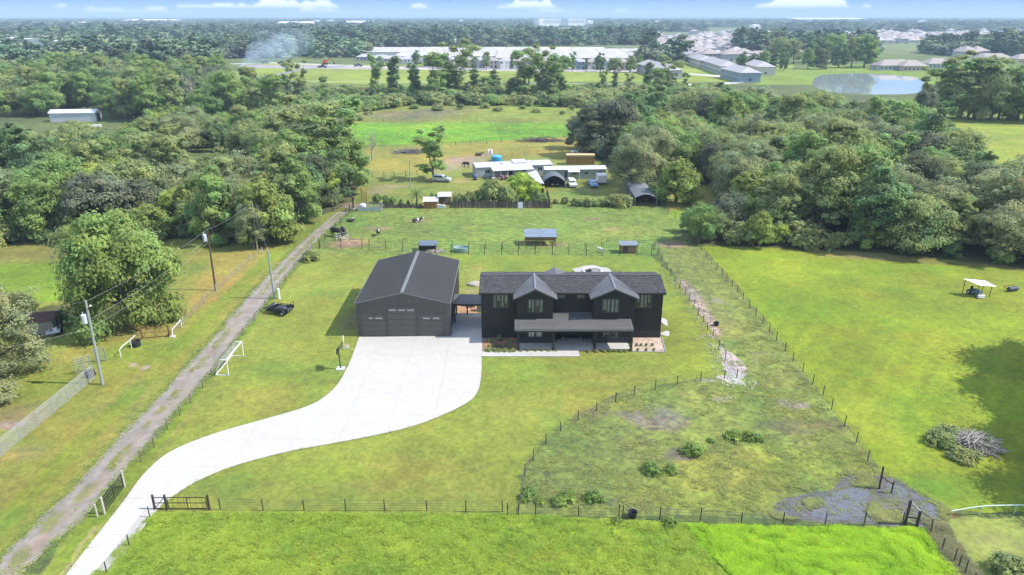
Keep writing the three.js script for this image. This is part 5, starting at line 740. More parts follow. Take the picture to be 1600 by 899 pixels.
counts.push(wood([[-60, 390], [60, 380], [140, 380], [300, 376], [345, 386], [400, 378], [470, 346], [530, 320], [520, 315], [400, 368], [300, 368], [0, 380]], 4.4, [['bush', 1, 3.2]], L('along the front of the left wood'), Gp('along the front of the left wood')));
counts.push(wood([[-60, 186], [80, 182], [95, 172], [170, 172], [200, 190], [400, 186], [440, 192], [430, 176], [385, 166], [350, 132], [-80, 132]], 7.8, [['oak', 0.3, 13], ['laurel', 0.38, 16], ['dark', 0.06, 14], ['yellow', 0.1, 10], ['tall', 0.11, 17, 1.2], ['dead', 0.05, 15]], L('in the far left wood around the white barn'), Gp('of the far left wood'), { grow: 0.1 }));
counts.push(wood([[-60, 250], [60, 258], [150, 262], [190, 250], [330, 240], [450, 262], [520, 262], [500, 222], [400, 214], [300, 213], [205, 224], [190, 236], [60, 242], [-60, 215]], 7.5, [['oak', 0.6, 10], ['yellow', 0.25, 8], ['laurel', 0.15, 11]], L('between the white barn and the lane wood'), Gp('of the middle left wood')));
// shrub belt across the meadow and its tall singles
for (const [[x, b, t, i, w], nth] of ordered([[468, 158, 90, 2, 1.1], [430, 160, 118, 1, 1.4], [450, 160, 115, 1, 1.4], [508, 152, 118, 3, 1.2], [590, 156, 83, 0, 0.8], [582, 152, 125, 1, 1], [617, 154, 86, 1, 1.1], [648, 152, 98, 1, 1.2], [684, 154, 80, 3, 1.3], [714, 152, 60, 2, 1.35], [700, 150, 112, 1, 1], [742, 150, 106, 1, 1.6], [772, 150, 108, 1, 1.4], [822, 158, 78, 0, 1.5], [846, 156, 66, 2, 1.1], [868, 158, 84, 0, 1.2], [858, 160, 110, 1, 1.6], [878, 158, 118, 1, 1.3], [942, 150, 108, 0, 0.9], [960, 148, 110, 1, 1], [982, 145, 113, 0, 1.1], [1012, 142, 96, 1, 1.3], [1046, 150, 90, 2, 1.3], [1028, 152, 105, 3, 1.3], [1070, 140, 112, 3, 1.2], [760, 156, 118, 3, 1.4], [800, 158, 120, 1, 1.6]], e => e[3])) at('tall', i, x, b, t, nth + ' ' + ['slender tree of the hedge belt across the meadow', 'thin dark tree of the hedge belt across the meadow', 'top-heavy tree of the hedge belt across the meadow', 'wavy tree of the hedge belt across the meadow'][i], { wide: w, group: 'tall trees of the hedge belt' });
counts.push(wood([[540, 150], [700, 147], [900, 147], [1120, 142], [1150, 168], [900, 168], [800, 164], [640, 164], [560, 176], [440, 190], [400, 172], [460, 158]], 5.2, [['bush', 0.82, 4.8, 1.3], ['tall', 0.18, 7, 1.6]], L('in the shrub belt across the meadow'), Gp('of the shrub belt'), { max: 300 }));
counts.push(wood([[560, 190], [600, 172], [760, 174], [900, 180], [905, 170], [560, 166], [500, 176]], 11, [['bush', 1, 2.0, 1.4]], L('scattered over the olive meadow'), Gp('of the olive meadow'), { max: 30 }));
// by the lake and at the far right
for (const [[x, b, t, k, i, w], nth] of ordered([[1452, 178, 100, 'tall', 2, 1.3], [1475, 184, 92, 'tall', 0, 1.6], [1500, 186, 78, 'tall', 2, 1.6], [1522, 186, 88, 'laurel', 1, 1.0], [1548, 188, 110, 'oak', 0, 0.8], [1575, 188, 100, 'laurel', 0, 1.1], [1600, 190, 98, 'laurel', 3, 1.1], [1625, 190, 105, 'oak', 3, 1], [1560, 187, 125, 'dark', 0, 0.9], [1590, 188, 128, 'oak', 1, 0.9], [1512, 186, 125, 'yellow', 1, 0.8], [1440, 190, 140, 'dark', 1, 0.8]], e => e[3])) at(k, i, x, b, t, `${nth} ${({ tall: 'tall slender tree', laurel: 'leafy tall tree', oak: 'broad oak', dark: 'dark tree', yellow: 'small pale tree' })[k]} in the group right of the lake`, { wide: w, group: 'trees right of the lake' });
for (const [[x, b, t, k, i, w], nth] of ordered([[1160, 112, 80, 'laurel', 1, 1], [1175, 112, 84, 'tall', 1, 1.8], [1190, 112, 78, 'laurel', 0, 1], [1208, 112, 82, 'tall', 1, 1.8], [1225, 110, 84, 'laurel', 1, 0.9], [1262, 108, 74, 'laurel', 0, 1], [1282, 108, 76, 'dark', 0, 1], [1310, 106, 66, 'laurel', 1, 1], [1330, 106, 56, 'laurel', 2, 1], [1350, 106, 54, 'laurel', 0, 1.1], [1240, 100, 62, 'laurel', 2, 1], [1270, 98, 54, 'laurel', 1, 1.1], [1300, 98, 52, 'oak', 3, 1.1], [1220, 98, 58, 'oak', 0, 1], [1360, 104, 62, 'laurel', 1, 1]], e => e[3] + e[4] % protos[e[3]].length)) at(k, i, x, b, t, `${nth} ${woodName[k][i % protos[k].length]} in the row beyond the lake`, { wide: w, group: 'trees on the far bank of the lake' });
console.log('woods', counts.join(' '), 'standing', standing.length);
// hedges and garden plants round the trailer homes
at('palm', 0, 651, 321, 293, 'small feather palm in the hedge left of the orange sheds', {});
for (const [x, b0, t0, i] of [[590, 321, 303, 0], [602, 322, 306, 2], [614, 323, 308, 0], [627, 324, 312, 2], [638, 324, 314, 2], [678, 322, 302, 0], [716, 322, 302, 1], [724, 323, 306, 2], [735, 323, 300, 1], [746, 323, 298, 2], [757, 323, 302, 0], [768, 322, 283, 1], [778, 322, 300, 2], [790, 323, 291, 1], [800, 323, 300, 0], [838, 323, 300, 2], [848, 324, 304, 0], [868, 322, 312, 3], [884, 322, 308, 3]]) at('bush', i, x, b0 - 3.5, t0 - 1, ['leafy green bush', 'olive bush', 'dark bush', 'yellowish bush'][i] + ' in the hedge behind the dark board fence', { wide: 0.6, group: ['leafy green', 'olive', 'dark', 'yellowish'][i] + ' bushes behind the board fence' });
for (const [x, i] of [[898, 2], [908, 0], [918, 1], [928, 0], [938, 1], [948, 0], [957, 3], [966, 3], [976, 1]]) at('bush', i, x, 322, 309 - (x > 950 ? 5 : 0) + (x % 3), ['leafy green bush', 'olive bush', 'dark bush', 'yellowish bush'][i] + ' in the low hedge left of the arched carport', { wide: 0.85, group: ['leafy green', 'olive', 'dark', 'yellowish'][i] + ' bushes of the low hedge' });
// weeds of the wet paddock, beds of the house
protos.weed = [0, 1].map(i => { const lb = crownLobes(640 + i, 0.8, 0.8, { n: 9, low: 0.25, lr: 0.5 }); return { H: 0.8, R: 0.8, crown: leafCloud(lb, { seed: 650 + i, n: 700, leaf: 0.11, c: i ? [0.26, 0.37, 0.08] : [0.2, 0.31, 0.08], kr: 0.4 }), trunk: limbs(null, lb.slice(0, 4).map(l => V(l.x, l.y, l.z)), 0.03, { seed: i + 3, fork: 0.15 }), mat: bark }; });
for (const [x, y, s, l] of [[1085, 708, 1.3, 'large green weed clump in the middle of the weedy paddock'], [1145, 685, 1.05, 'bright green weed clump left of its twin near the mown field'], [1173, 684, 1.0, 'bright green weed clump nearest the mown field fence'], [1184, 688, 0.9, 'small weed clump touching the one nearest the mown field fence'], [1016, 735, 1.15, 'green weed clump left of the middle of the weedy paddock'], [1048, 736, 0.85, 'small weed clump right beside the middle clumps'], [1027, 738, .7, 'low weed clump between the two middle ones'], [822, 778, 0.85, 'weed clump by the leftmost corner of the paddock fence'], [830, 770, 0.8, 'upright weed clump behind the one in the left corner'], [843, 785, 0.6, 'smallest weed clump near the left front fence'], [873, 788, 0.85, 'round weed clump by the front fence posts'], [887, 779, 0.9, 'round weed clump just behind another by the front fence'], [930, 781, 1.1, 'wide weed clump right of the pair by the front fence'], [1047, 818, 0.8, 'weed clump against the front fence by the lime grass'], [963, 816, 0.5, 'tiny weed tuft under the front fence'], [1110, 690, .5, 'small tuft left of the bright green weed clumps']]) { const t = tree('weed', x % 2, P(x, y), 0.72 * s, x, l, null, 1.15); }
{ const b = tree('bush', 1, P(1580, 900), 1.5, 1, 'rounded olive bush at the lower right corner', null, 1.2); }
const bedPlants = [];
for (const [x, y, h, i] of [[765, 535, 0.7, 0], [781, 532, 1.15, 2], [797, 535, 0.7, 0], [765, 542, 0.5, 0], [773, 542, 0.6, 2], [781, 542, 0.6, 2], [789, 542, 0.6, 2], [797, 542, 0.6, 0]]) tree('bush', i, P(x, y), h * 0.7, x, 'small shrub in the bark bed left of the porch', 'shrubs in the left bark bed', 0.8);
for (const [x, y] of [[764, 549], [774, 549], [780, 549], [789, 549], [801, 549]]) tree('bush', 3, P(x, y), 0.45, x, 'yellowish small plant edging the left bark bed along the walk', 'yellowish plants along the walk', 1.2);
for (const [x, y] of [[986, 541], [995, 541], [1002, 541], [1010, 541], [1019, 541], [986, 549], [997, 549], [1010, 549], [1022, 549]]) tree('bush', 2, P(x, y), 0.42, x, 'small dark shrub in the pale bed right of the porch', 'small shrubs in the right bed', 0.7);
for (const x of [814, 824, 836, 847, 858, 867]) tree('bush', 3, P(x, 549.2), 0.34, x, 'low yellowish plant in front of the left porch slab', 'plants before the left porch slab', 0.9);
for (const x of [920, 931, 943, 954, 961, 969, 978]) tree('bush', 3, P(x, 550), 0.34, x, 'low yellowish plant in front of the right porch slab', 'plants before the right porch slab', 0.9);
tree('bush', 0, V(-5.6, 0, -95), 1.2, 1, 'green shrub in the pale bed behind the covered passage', null, 0.5); tree('bush', 2, V(-6.6, 0, -95.4), 1.0, 2, 'dark shrub in the pale bed behind the covered passage', null, 0.4);
at('bush', 1, 485, 408, 392, 'small bush on the lawn edge beside the lane and the far paddock', { wide: 0.9 });
{ // overgrown heap of branches on the mown field
  tree('bush', 1, P(1466, 693), 1.25, 0.4, 'olive scrub on the left half of the brush island', null, 1.2); tree('bush', 0, P(1480, 700), 0.9, 1.4, 'green scrub in the middle of the brush island', null, 1.3); tree('bush', 3, P(1500, 714), 0.9, 2.4, 'yellowish reeds along the near side of the brush island', null, 1.5); tree('bush', 2, P(1540, 700), 1.15, 3.1, 'dark scrub on the right end of the brush island', null, 1.0); tree('bush', 1, P(1482, 680), 1.1, 4, 'tall olive scrub at the back of the brush island', null, 1.2); tree('bush', 3, P(1520, 716), 0.8, 5, 'pale scrub at the near right of the brush island', null, 1.3);
}
function brush(label, p, rx, h, rz, n, mat, seed) { const r = rng(seed), l = []; for (let k = 0; k < n; k++) { const a = r() * 6.28, q = Math.sqrt(r()), x = Math.cos(a) * q * rx, z = Math.sin(a) * q * rz, y = h * (1 - q * q) * r() + 0.05, b = r() * 6.28, L2 = 0.5 + r() * 1.1; l.push(rod(V(x - Math.cos(b) * L2, y, z - Math.sin(b) * L2), V(x + Math.cos(b) * L2, y + (r() - 0.3) * 0.5, z + Math.sin(b) * L2), 0.035 + 0.03 * r(), 0.015, 4)); } const t = thing('brush_pile', label, 'brush pile', p); part('branch', l, mat, t, 'stuff'); part('core', moundGeo(rx * 0.55, h * 0.5, rz * 0.55, seed), M(0.10, 0.085, 0.07, 1, 0, { map: GR1 }), t); return t; }
brush('pile of pale grey cut branches on the brush island in the mown field', P(1522, 697), 1.7, 1.3, 1.2, 420, barkPale, 3);
brush('heap of grey branches at the edge of the tan field', P(640, 239), 5, 1.6, 2.5, 300, M(0.22, 0.2, 0.19, 1), 5); brush('heap of dark branches between bright field and dark trees', P(845, 221), 8, 2.0, 2.5, 300, M(0.13, 0.115, 0.11, 1), 6);
// ---------- tall grass: nobody could count it ----------
{
  const blade = (() => { const pos = [], r = rng(8); for (let k = 0; k < 9; k++) { const a = r() * 6.28, b = a + (r() - .5), q = r() * 0.10, h = 0.2 + r() * 0.22, x = Math.cos(a * 2) * q, z = Math.sin(a * 2) * q, w = 0.02, lx = Math.cos(b) * h * 0.95, lz = Math.sin(b) * h * 0.95, sx = -Math.sin(b) * w, sz = Math.cos(b) * w; pos.push(x - sx, 0, z - sz, x + sx, 0, z + sz, x + lx * 0.5 + sx * .7, h * 0.7, z + lz * 0.5 + sz * .7, x - sx, 0, z - sz, x + lx * .5 + sx * .7, h * 0.7, z + lz * .5 + sz * .7, x + lx * .5 - sx * .7, h * 0.7, z + lz * .5 - sz * .7, x + lx * .5 - sx * .7, h * .7, z + lz * .5 - sz * .7, x + lx * .5 + sx * .7, h * .7, z + lz * .5 + sz * .7, x + lx * 1.15, h * 0.92, z + lz * 1.15); } const g = new THREE.BufferGeometry(); g.setAttribute('position', new THREE.Float32BufferAttribute(pos, 3)); g.computeVertexNormals(); return g; })();
  const field = (name, px, n, c, s, keep) => {
    const poly = px.map(p => P(...p)), lo = V(1e9, 0, 1e9), hi = V(-1e9, 0, -1e9); poly.forEach(p => { lo.min(p); hi.max(p); }); const im = new THREE.InstancedMesh(blade, new THREE.MeshPhysicalMaterial({ color: 0xffffff, roughness: 1, side: THREE.DoubleSide, transmission: 0.5, thickness: 0, specularIntensity: 0.2 }), n), o = new THREE.Object3D(), k = new THREE.Color(); let i = 0, tries = 0; const r = rng(n);
    while (i < n && tries++ < n * 30) { const p = V(lerp(lo.x, hi.x, r()), 0, lerp(lo.z, hi.z, r())); if (!inside(p, poly)) continue; const w = fbm(p.x * 0.35 + 7, p.z * 0.35), w2 = vn(p.x * 1.3 + 3, p.z * 1.3); if (keep && r() > keep(p, w, w2)) continue; o.position.copy(p); o.rotation.set((r() - .5) * .3, r() * 6.28, (r() - .5) * .3); const q = s * (0.6 + 0.5 * r()) * (0.6 + 0.9 * w2); o.scale.set(q * 1.3, q, q * 1.3); o.updateMatrix(); im.setMatrixAt(i, o.matrix); const v = 0.82 + 0.36 * w + 0.6 * (r() - .5), y = 1 + 0.3 * (w - 0.5) + 0.22 * (r() - .5); im.setColorAt(i, k.setRGB(c[0] * v * y, c[1] * v, c[2] * v)); i++; }
    im.count = i; im.name = name; im.userData.kind = 'stuff'; im.castShadow = im.receiveShadow = true; scene.add(im); return im;
  };
  tag(field('tall_grass', [[60, 985], [238, 803], [330, 802], [800, 805], [1072, 820], [1112, 870], [1200, 985]], 60000, [0.40, 0.52, 0.08], 0.42, (p, w, w2) => 0.4 + 0.8 * smooth(0.4, 0.75, w2)), 'rough yellow-green meadow grass along the bottom of the view', 'grass').userData.kind = 'stuff';
  tag(field('lush_grass', [[1076, 823], [1440, 827], [1500, 905], [1540, 985], [1230, 985], [1115, 870]], 36000, [0.41, 0.61, 0.045], 0.56, (p, w, w2) => 0.4 + 0.9 * smooth(0.35, 0.7, w2)), 'lush lime green grass patch at the lower right', 'grass').userData.kind = 'stuff';
  tag(field('rough_grass', [[815, 802], [815, 745], [855, 690], [905, 652], [970, 620], [1050, 604], [1150, 585], [1160, 470], [1230, 556], [1300, 645], [1372, 738], [1300, 745], [1210, 800]], 18000, [0.38, 0.43, 0.15], 0.32, (p, w, w2) => smooth(0.42, 0.6, w) * (0.3 + w2)), 'sparse tufts of the weedy grazed paddock', 'grass').userData.kind = 'stuff';
  const grow = (name, px, n, c, s, keep, label) => { const f = field(name, px, n, c, s, keep); tag(f, label, 'grass').userData.kind = 'stuff'; };
  grow('swamp_grass', [[1200, 800], [1240, 765], [1320, 735], [1400, 740], [1490, 800], [1480, 822], [1210, 812]], 4200, [0.40, 0.44, 0.17], 0.42, (p, w, w2) => smooth(0.46, 0.66, w) * (0.2 + w2) + 0.03, 'grass tufts standing in the wet corner');
  grow('ditch_grass', [[1440, 812], [1475, 812], [1520, 880], [1560, 930], [1500, 930], [1465, 860]], 2500, [0.33, 0.33, 0.17], 0.5, (p, w, w2) => 0.3 + w2, 'dry grass lining the ditch');
  const laneEdge = (p, off) => { const b = back(p.clone()); return b; };
  const L1 = laneL.map(p => P(...p)), R1 = laneR.map(p => P(...p)), Cn = [[0, 905], [64, 845], [164, 741], [262, 630], [350, 525], [426, 438], [490, 372], [534, 332]].map(p => P(...p)); const distTo = (p, pts) => { let m = 1e9; for (let i = 0; i + 1 < pts.length; i++) { const a = pts[i], b = pts[i + 1], t = clamp(((p.x - a.x) * (b.x - a.x) + (p.z - a.z) * (b.z - a.z)) / ((b.x - a.x) ** 2 + (b.z - a.z) ** 2), 0, 1); m = Math.min(m, Math.hypot(p.x - a.x - (b.x - a.x) * t, p.z - a.z - (b.z - a.z) * t)); } return m; };
  grow('verge_grass', [[-80, 940], [-40, 880], [500, 330], [560, 330], [480, 440], [150, 860], [60, 960]], 16000, [0.36, 0.44, 0.12], 0.30, (p, w, w2) => { const e = Math.min(distTo(p, L1), distTo(p, R1)), c = distTo(p, Cn); return Math.max(e < 0.7 ? 1 - e / 0.7 : 0, c < 0.5 && w > 0.5 ? 0.5 : 0); }, 'grass growing over the edges and crown of the dirt lane');
  grow('lawn_grass', [[-200, 985], [90, 985], [60, 985], [40, 880], [470, 398], [1018, 402], [1062, 445], [1105, 505], [1150, 590], [1090, 600], [900, 655], [820, 740], [808, 800], [240, 800], [110, 985], [-200, 985]], 80000, [0.42, 0.45, 0.11], 0.13, (p, w, w2) => inside(p, drivePoly) || inside(p, housePoly) ? 0 : 0.3 + 0.7 * smooth(0.35, 0.6, w), 'short mown grass of the lawn round the house');
  { const edge = [...drivePoly, drivePoly[0]]; grow('edge_grass', [[20, 985], [100, 880], [250, 690], [480, 610], [540, 540], [565, 525], [770, 555], [760, 640], [600, 710], [340, 760], [200, 985]], 4200, [0.40, 0.45, 0.12], 0.26, p => { const d = distTo(p, edge); return d < 0.22 && !(p.z < -84.5) ? 1 - d / 0.25 : 0; }, 'grass creeping over the edges of the white drive'); }
  grow('field_grass', [[1090, 382], [1400, 410], [1640, 470], [1640, 800], [1490, 800], [1390, 752], [1300, 640]], 50000, [0.40, 0.46, 0.08], 0.13, (p, w, w2) => 0.3 + 0.7 * smooth(0.35, 0.6, w), 'short mown grass of the bright right-hand field');
}
// ---------- rubble and sand along the inner fence ----------
{
  const st = new THREE.IcosahedronGeometry(1, 1), q = st.attributes.position; for (let i = 0; i < q.count; i++) { const x = q.getX(i), y = q.getY(i), z = q.getZ(i), k = 0.75 + 0.5 * vn(x * 2 + 5, y * 2 + z * 3 + 7); q.setXYZ(i, x * k, y * k * 0.6, z * k); } st.computeVertexNormals();
  const spots = [[1064, 443], [1074, 453], [1082, 464], [1090, 476], [1096, 489], [1104, 502], [1112, 516], [1108, 532], [1124, 550], [1140, 565], [1152, 578], [1140, 590], [1160, 598], [1128, 570]].map(p => P(...p)), n = 1500, im = new THREE.InstancedMesh(st, M(1, 1, 1, 0.95), n), o = new THREE.Object3D(), r = rng(71), k = new THREE.Color();
  for (let i = 0; i < n; i++) { const s = spots[Math.floor(r() * spots.length)], a = r() * 6.28, d = Math.sqrt(r()) * 1.7, e = 0.035 + 0.11 * Math.pow(r(), 4); o.position.set(s.x + Math.cos(a) * d, e * 0.25, s.z + Math.sin(a) * d * 1.3); o.rotation.set(r(), r() * 6, r()); o.scale.setScalar(e); o.updateMatrix(); im.setMatrixAt(i, o.matrix); const v = s.z > P(0, 525).z ? 0.30 + 0.2 * r() : 0.18 + 0.2 * r(); im.setColorAt(i, k.setRGB(v, v * 0.9, v * 0.75)); }
  im.name = 'rubble'; im.castShadow = im.receiveShadow = true; scene.add(im); tag(im, 'pale stones and clods strewn along the inner fence and sand patch', 'rubble').userData.kind = 'stuff';
}
struct('puddle', sheet(new THREE.CatmullRomCurve3([[1268, 806], [1280, 790], [1300, 775], [1322, 764], [1352, 765], [1360, 778], [1348, 792], [1372, 800], [1402, 806], [1400, 813], [1330, 814]].map(p => P(...p)), true).getPoints(50), 0.012, NEAR), M(0.13, 0.13, 0.145, 0.18)); struct('puddle', sheet(new THREE.CatmullRomCurve3([[1440, 786], [1462, 790], [1470, 806], [1446, 806]].map(p => P(...p)), true).getPoints(24), 0.012, NEAR), M(0.13, 0.13, 0.145, 0.18)); struct('puddle', sheet(new THREE.CatmullRomCurve3([[1385, 762], [1402, 758], [1420, 772], [1404, 778]].map(p => P(...p)), true).getPoints(24), 0.012, NEAR), M(0.13, 0.13, 0.145, 0.18));
// ---------- the paddock: shelters, tank, cattle ----------
const ribbed = (a, b, c, d, t, n, mat, parent, name = 'roof') => { const r = part(name, slabQuad(a, b, c, d, t), mat, parent), l = []; for (let k = 0; k <= n; k++) { const q = k / n; l.push(bar(a.clone().lerp(b, q).add(V(0, 0.02, 0)), d.clone().lerp(c, q).add(V(0, 0.02, 0)), 0.05, 0.04)); } part('roof_rib', l, mat, r, 'stuff'); return r; };
{
  const s = thing('animal_shelter', 'open animal shelter with blue-grey tin roof on brown posts in the paddock', 'shelter', P(844.5, 384)), w = 2.9, d = 2.6;
  ribbed(V(-w, 1.75, 0.4), V(w, 1.75, 0.4), V(w, 2.35, -d - 0.2), V(-w, 2.35, -d - 0.2), 0.06, 16, MAT.tin, s);
  for (const x of [-w + 0.15, 0, w - 0.15]) for (const z of [0.1, -d]) part('post', box6(x - 0.08, x + 0.08, 0, z > 0 ? 1.72 : 2.15, z - 0.08, z + 0.08), MAT.plank, s);
  for (let k = 0; k < 6; k++) part('plank', box6(-w + 0.1, w - 0.1, 0.15 + k * 0.3, 0.42 + k * 0.3, -d - 0.12, -d - 0.08), MAT.plank, s);
  for (const x of [-w + 0.1, w - 0.1]) part('side_rail', [bar(V(x, 0.9, 0), V(x, 0.9, -d), 0.05, 0.15), bar(V(x, 0.4, 0), V(x, 0.4, -d), 0.05, 0.15)], MAT.plank, s); part('header', box6(-w, w, 1.5, 1.68, 0.1, 0.2), MAT.plank, s);
  const b = thing('pony_shelter', 'low black shelter with flat dark roof behind the barn', 'shelter', P(668, 393)); ribbed(V(-1.6, 1.15, 0.2), V(1.6, 1.15, 0.2), V(1.6, 1.5, -1.7), V(-1.6, 1.5, -1.7), 0.07, 9, M(0.13, 0.17, 0.21, 0.5, 0.3), b); part('back_wall', box6(-1.5, 1.5, 0, 1.35, -1.6, -1.54), MAT.black, b); part('side_wall', box6(-1.5, -1.44, 0, 1.2, -1.54, 0), MAT.black, b); part('side_wall', box6(1.44, 1.5, 0, 1.2, -1.54, 0), MAT.black, b); part('front_board', box6(-1.5, 1.5, 0.75, 1.08, -0.02, 0.04), MAT.black, b); part('post', box6(-0.06, 0.06, 0, 0.75, -0.06, 0.02), MAT.black, b);
  brush('scattered boards and branches at the foot of the low black shelter', P(681, 394), 1.2, 0.5, 0.7, 60, M(0.38, 0.33, 0.28, 1), 12);
  const c = thing('chicken_coop', 'small tan wooden coop with dark screen and grey roof', 'coop', P(982, 396)); part('floor', box6(-1.4, 1.4, 0.2, 0.3, -1.5, 0), MAT.plank, c); for (const x of [-1.3, 0, 1.3]) for (const z of [-0.08, -1.42]) part('leg', box6(x - 0.06, x + 0.06, 0, 0.2, z - 0.06, z + 0.06), MAT.plank, c);
  for (let k = 0; k < 6; k++) part('board', box6(0.06 + k * 0.21, 0.26 + k * 0.21, 0.3, 1.25, -0.06, 0), MAT.plank, c); part('side_wall', box6(1.32, 1.38, 0.3, 1.5, -1.5, -0.06), MAT.plank, c); part('side_wall', box6(-1.38, -1.32, 0.3, 1.5, -1.5, -0.06), MAT.plank, c); part('back_wall', box6(-1.32, 1.32, 0.3, 1.3, -1.5, -1.44), MAT.plank, c); part('screen_door', [box6(-1.0, -0.05, 0.3, 1.25, -0.05, -0.02)], M(0.05, 0.035, 0.03, 0.9), c); part('door_frame', [box6(-1.32, -1.0, 0.3, 1.5, -0.06, 0), box6(-1.0, -0.05, 1.25, 1.5, -0.06, 0), box6(-0.05, 0.05, 0.3, 1.5, -0.06, 0.02), box6(-0.55, -0.5, 0.3, 1.25, -0.02, 0.02)], MAT.plank, c);
  ribbed(V(-1.6, 1.55, 0.35), V(1.6, 1.55, 0.35), V(1.6, 1.75, -1.75), V(-1.6, 1.75, -1.75), 0.07, 9, M(0.25, 0.28, 0.31, 0.5, 0.4), c);
  const t = thing('stock_tank', 'round pale green stock tank beside the paddock fence', 'stock tank', P(720.5, 393)); part('shell', new THREE.LatheGeometry([[0, 0.06], [1.28, 0.05], [1.34, 0.1], [1.36, 0.62], [1.42, 0.66], [1.36, 0.7], [1.28, 0.66], [1.26, 0.12], [0, 0.1]].map(q => new THREE.Vector2(...q)), 32), M(0.24, 0.34, 0.32, 0.5, 0.2), t); part('water', new THREE.CylinderGeometry(1.26, 1.26, 0.02, 30).translate(0, 0.42, 0), M(0.12, 0.2, 0.2, 0.08), t); t.scale.set(1, 1.2, 0.8);
  // hay ring
  const h = thing('hay_ring', 'pale metal ring feeder with hay between the black cows', 'hay feeder', P(535, 374.5)); for (const y of [0.1, 0.5, 0.95]) part('hoop', new THREE.TorusGeometry(1.15, 0.04, 5, 28).rotateX(Math.PI / 2).translate(0, y, 0), M(0.5, 0.48, 0.45, 0.5, 0.3), h); for (let k = 0; k < 14; k++) { const a = k / 14 * 6.283; part('upright', rod(V(1.15 * Math.cos(a), 0.05, 1.15 * Math.sin(a)), V(1.15 * Math.cos(a + 0.12), 1.0, 1.15 * Math.sin(a + 0.12)), 0.03), M(0.5, 0.48, 0.45, 0.5, 0.3), h); } part('hay', moundGeo(0.95, 0.5, 0.95, 6), M(0.25, 0.2, 0.1, 1), h);
}
function beast(pose) {                                                 // one skin over a skeleton of tapered bones, metres, nose towards +x
  const B = []; const bone = (a, b, ra, rb) => B.push([V(...a), V(...b), ra, rb]);
  const lie = pose === 'lie', y = lie ? 0.42 : 1.02;
  bone([-0.62, y, 0], [0.1, y - 0.03, 0], 0.30, 0.34); bone([0.1, y - 0.03, 0], [0.52, y + 0.02, 0], 0.34, 0.28); bone([-0.75, y + 0.08, 0], [-0.5, y, 0], 0.2, 0.28);
  const hd = pose === 'graze' ? [[0.62, y + 0.02, 0], [0.98, y - 0.38, 0.02], [1.1, 0.28, 0.03]] : [[0.6, y + 0.06, 0], [0.95, y + 0.3, 0], [1.28, y + 0.16, 0]];
  bone(hd[0], hd[1], 0.2, 0.13); bone(hd[1], hd[2], 0.13, 0.085); bone([hd[1][0] - 0.02, hd[1][1] + 0.08, 0.1], [hd[1][0] - 0.08, hd[1][1] + 0.12, 0.26], 0.035, 0.05); bone([hd[1][0] - 0.02, hd[1][1] + 0.08, -0.1], [hd[1][0] - 0.08, hd[1][1] + 0.12, -0.26], 0.035, 0.05);
  for (const s of [-1, 1]) {
    if (lie) { bone([0.45, 0.3, s * 0.2], [0.75, 0.12, s * 0.26], 0.13, 0.06); bone([-0.55, 0.32, s * 0.2], [-0.2, 0.12, s * 0.36], 0.18, 0.07); }
    else { bone([0.42, y - 0.1, s * 0.16], [0.44, 0.5, s * 0.17], 0.15, 0.075); bone([0.44, 0.5, s * 0.17], [0.43, 0.06, s * 0.17], 0.07, 0.06); bone([-0.6, y - 0.05, s * 0.17], [-0.5, 0.68, s * 0.18], 0.19, 0.12); bone([-0.5, 0.68, s * 0.18], [-0.72, 0.42, s * 0.18], 0.1, 0.07); bone([-0.72, 0.42, s * 0.18], [-0.68, 0.06, s * 0.18], 0.065, 0.06); }
  }
  bone([-0.86, y + 0.16, 0], [-0.98, y - 0.3, 0], 0.045, 0.035); if (!lie) bone([-0.98, y - 0.3, 0], [-0.97, y - 0.48, 0], 0.05, 0.06); if (!lie) bone([-0.25, y - 0.32, 0], [-0.4, y - 0.36, 0], 0.1, 0.1);
  const R = 60, S = 1.5, mc = new MarchingCubes(R, MAT.black, false, false, 60000); mc.isolation = 0; const h = R / 2, p = V(0, 0, 0), ab = V(0, 0, 0);
  for (let k = 0; k < R; k++) for (let j = 0; j < R; j++) for (let i = 0; i < R; i++) { p.set((i - h) / h * S, (j - h) / h * S + 0.85, (k - h) / h * S); let d = 9; for (const b of B) { ab.copy(b[1]).sub(b[0]); const px = p.x - b[0].x, py = p.y - b[0].y, pz = p.z - b[0].z, t = clamp((px * ab.x + py * ab.y + pz * ab.z) / ab.lengthSq(), 0, 1), q = Math.hypot(px - ab.x * t, py - ab.y * t, pz - ab.z * t) - lerp(b[2], b[3], t), kk = 0.07, hh = clamp(0.5 + 0.5 * (q - d) / kk, 0, 1); d = q + (d - q) * hh - kk * hh * (1 - hh); } mc.field[i + j * R + k * R * R] = -d; }
  mc.update(); const n = mc.count, g = new THREE.BufferGeometry(), q = new Float32Array(n * 3); for (let i = 0; i < n * 3; i += 3) { q[i] = mc.positionArray[i] * S; q[i + 1] = Math.max(0, mc.positionArray[i + 1] * S + 0.85); q[i + 2] = mc.positionArray[i + 2] * S; }
  g.setAttribute('position', new THREE.BufferAttribute(q, 3)); g.setAttribute('normal', new THREE.BufferAttribute(mc.normalArray.slice(0, n * 3), 3)); return g;
}
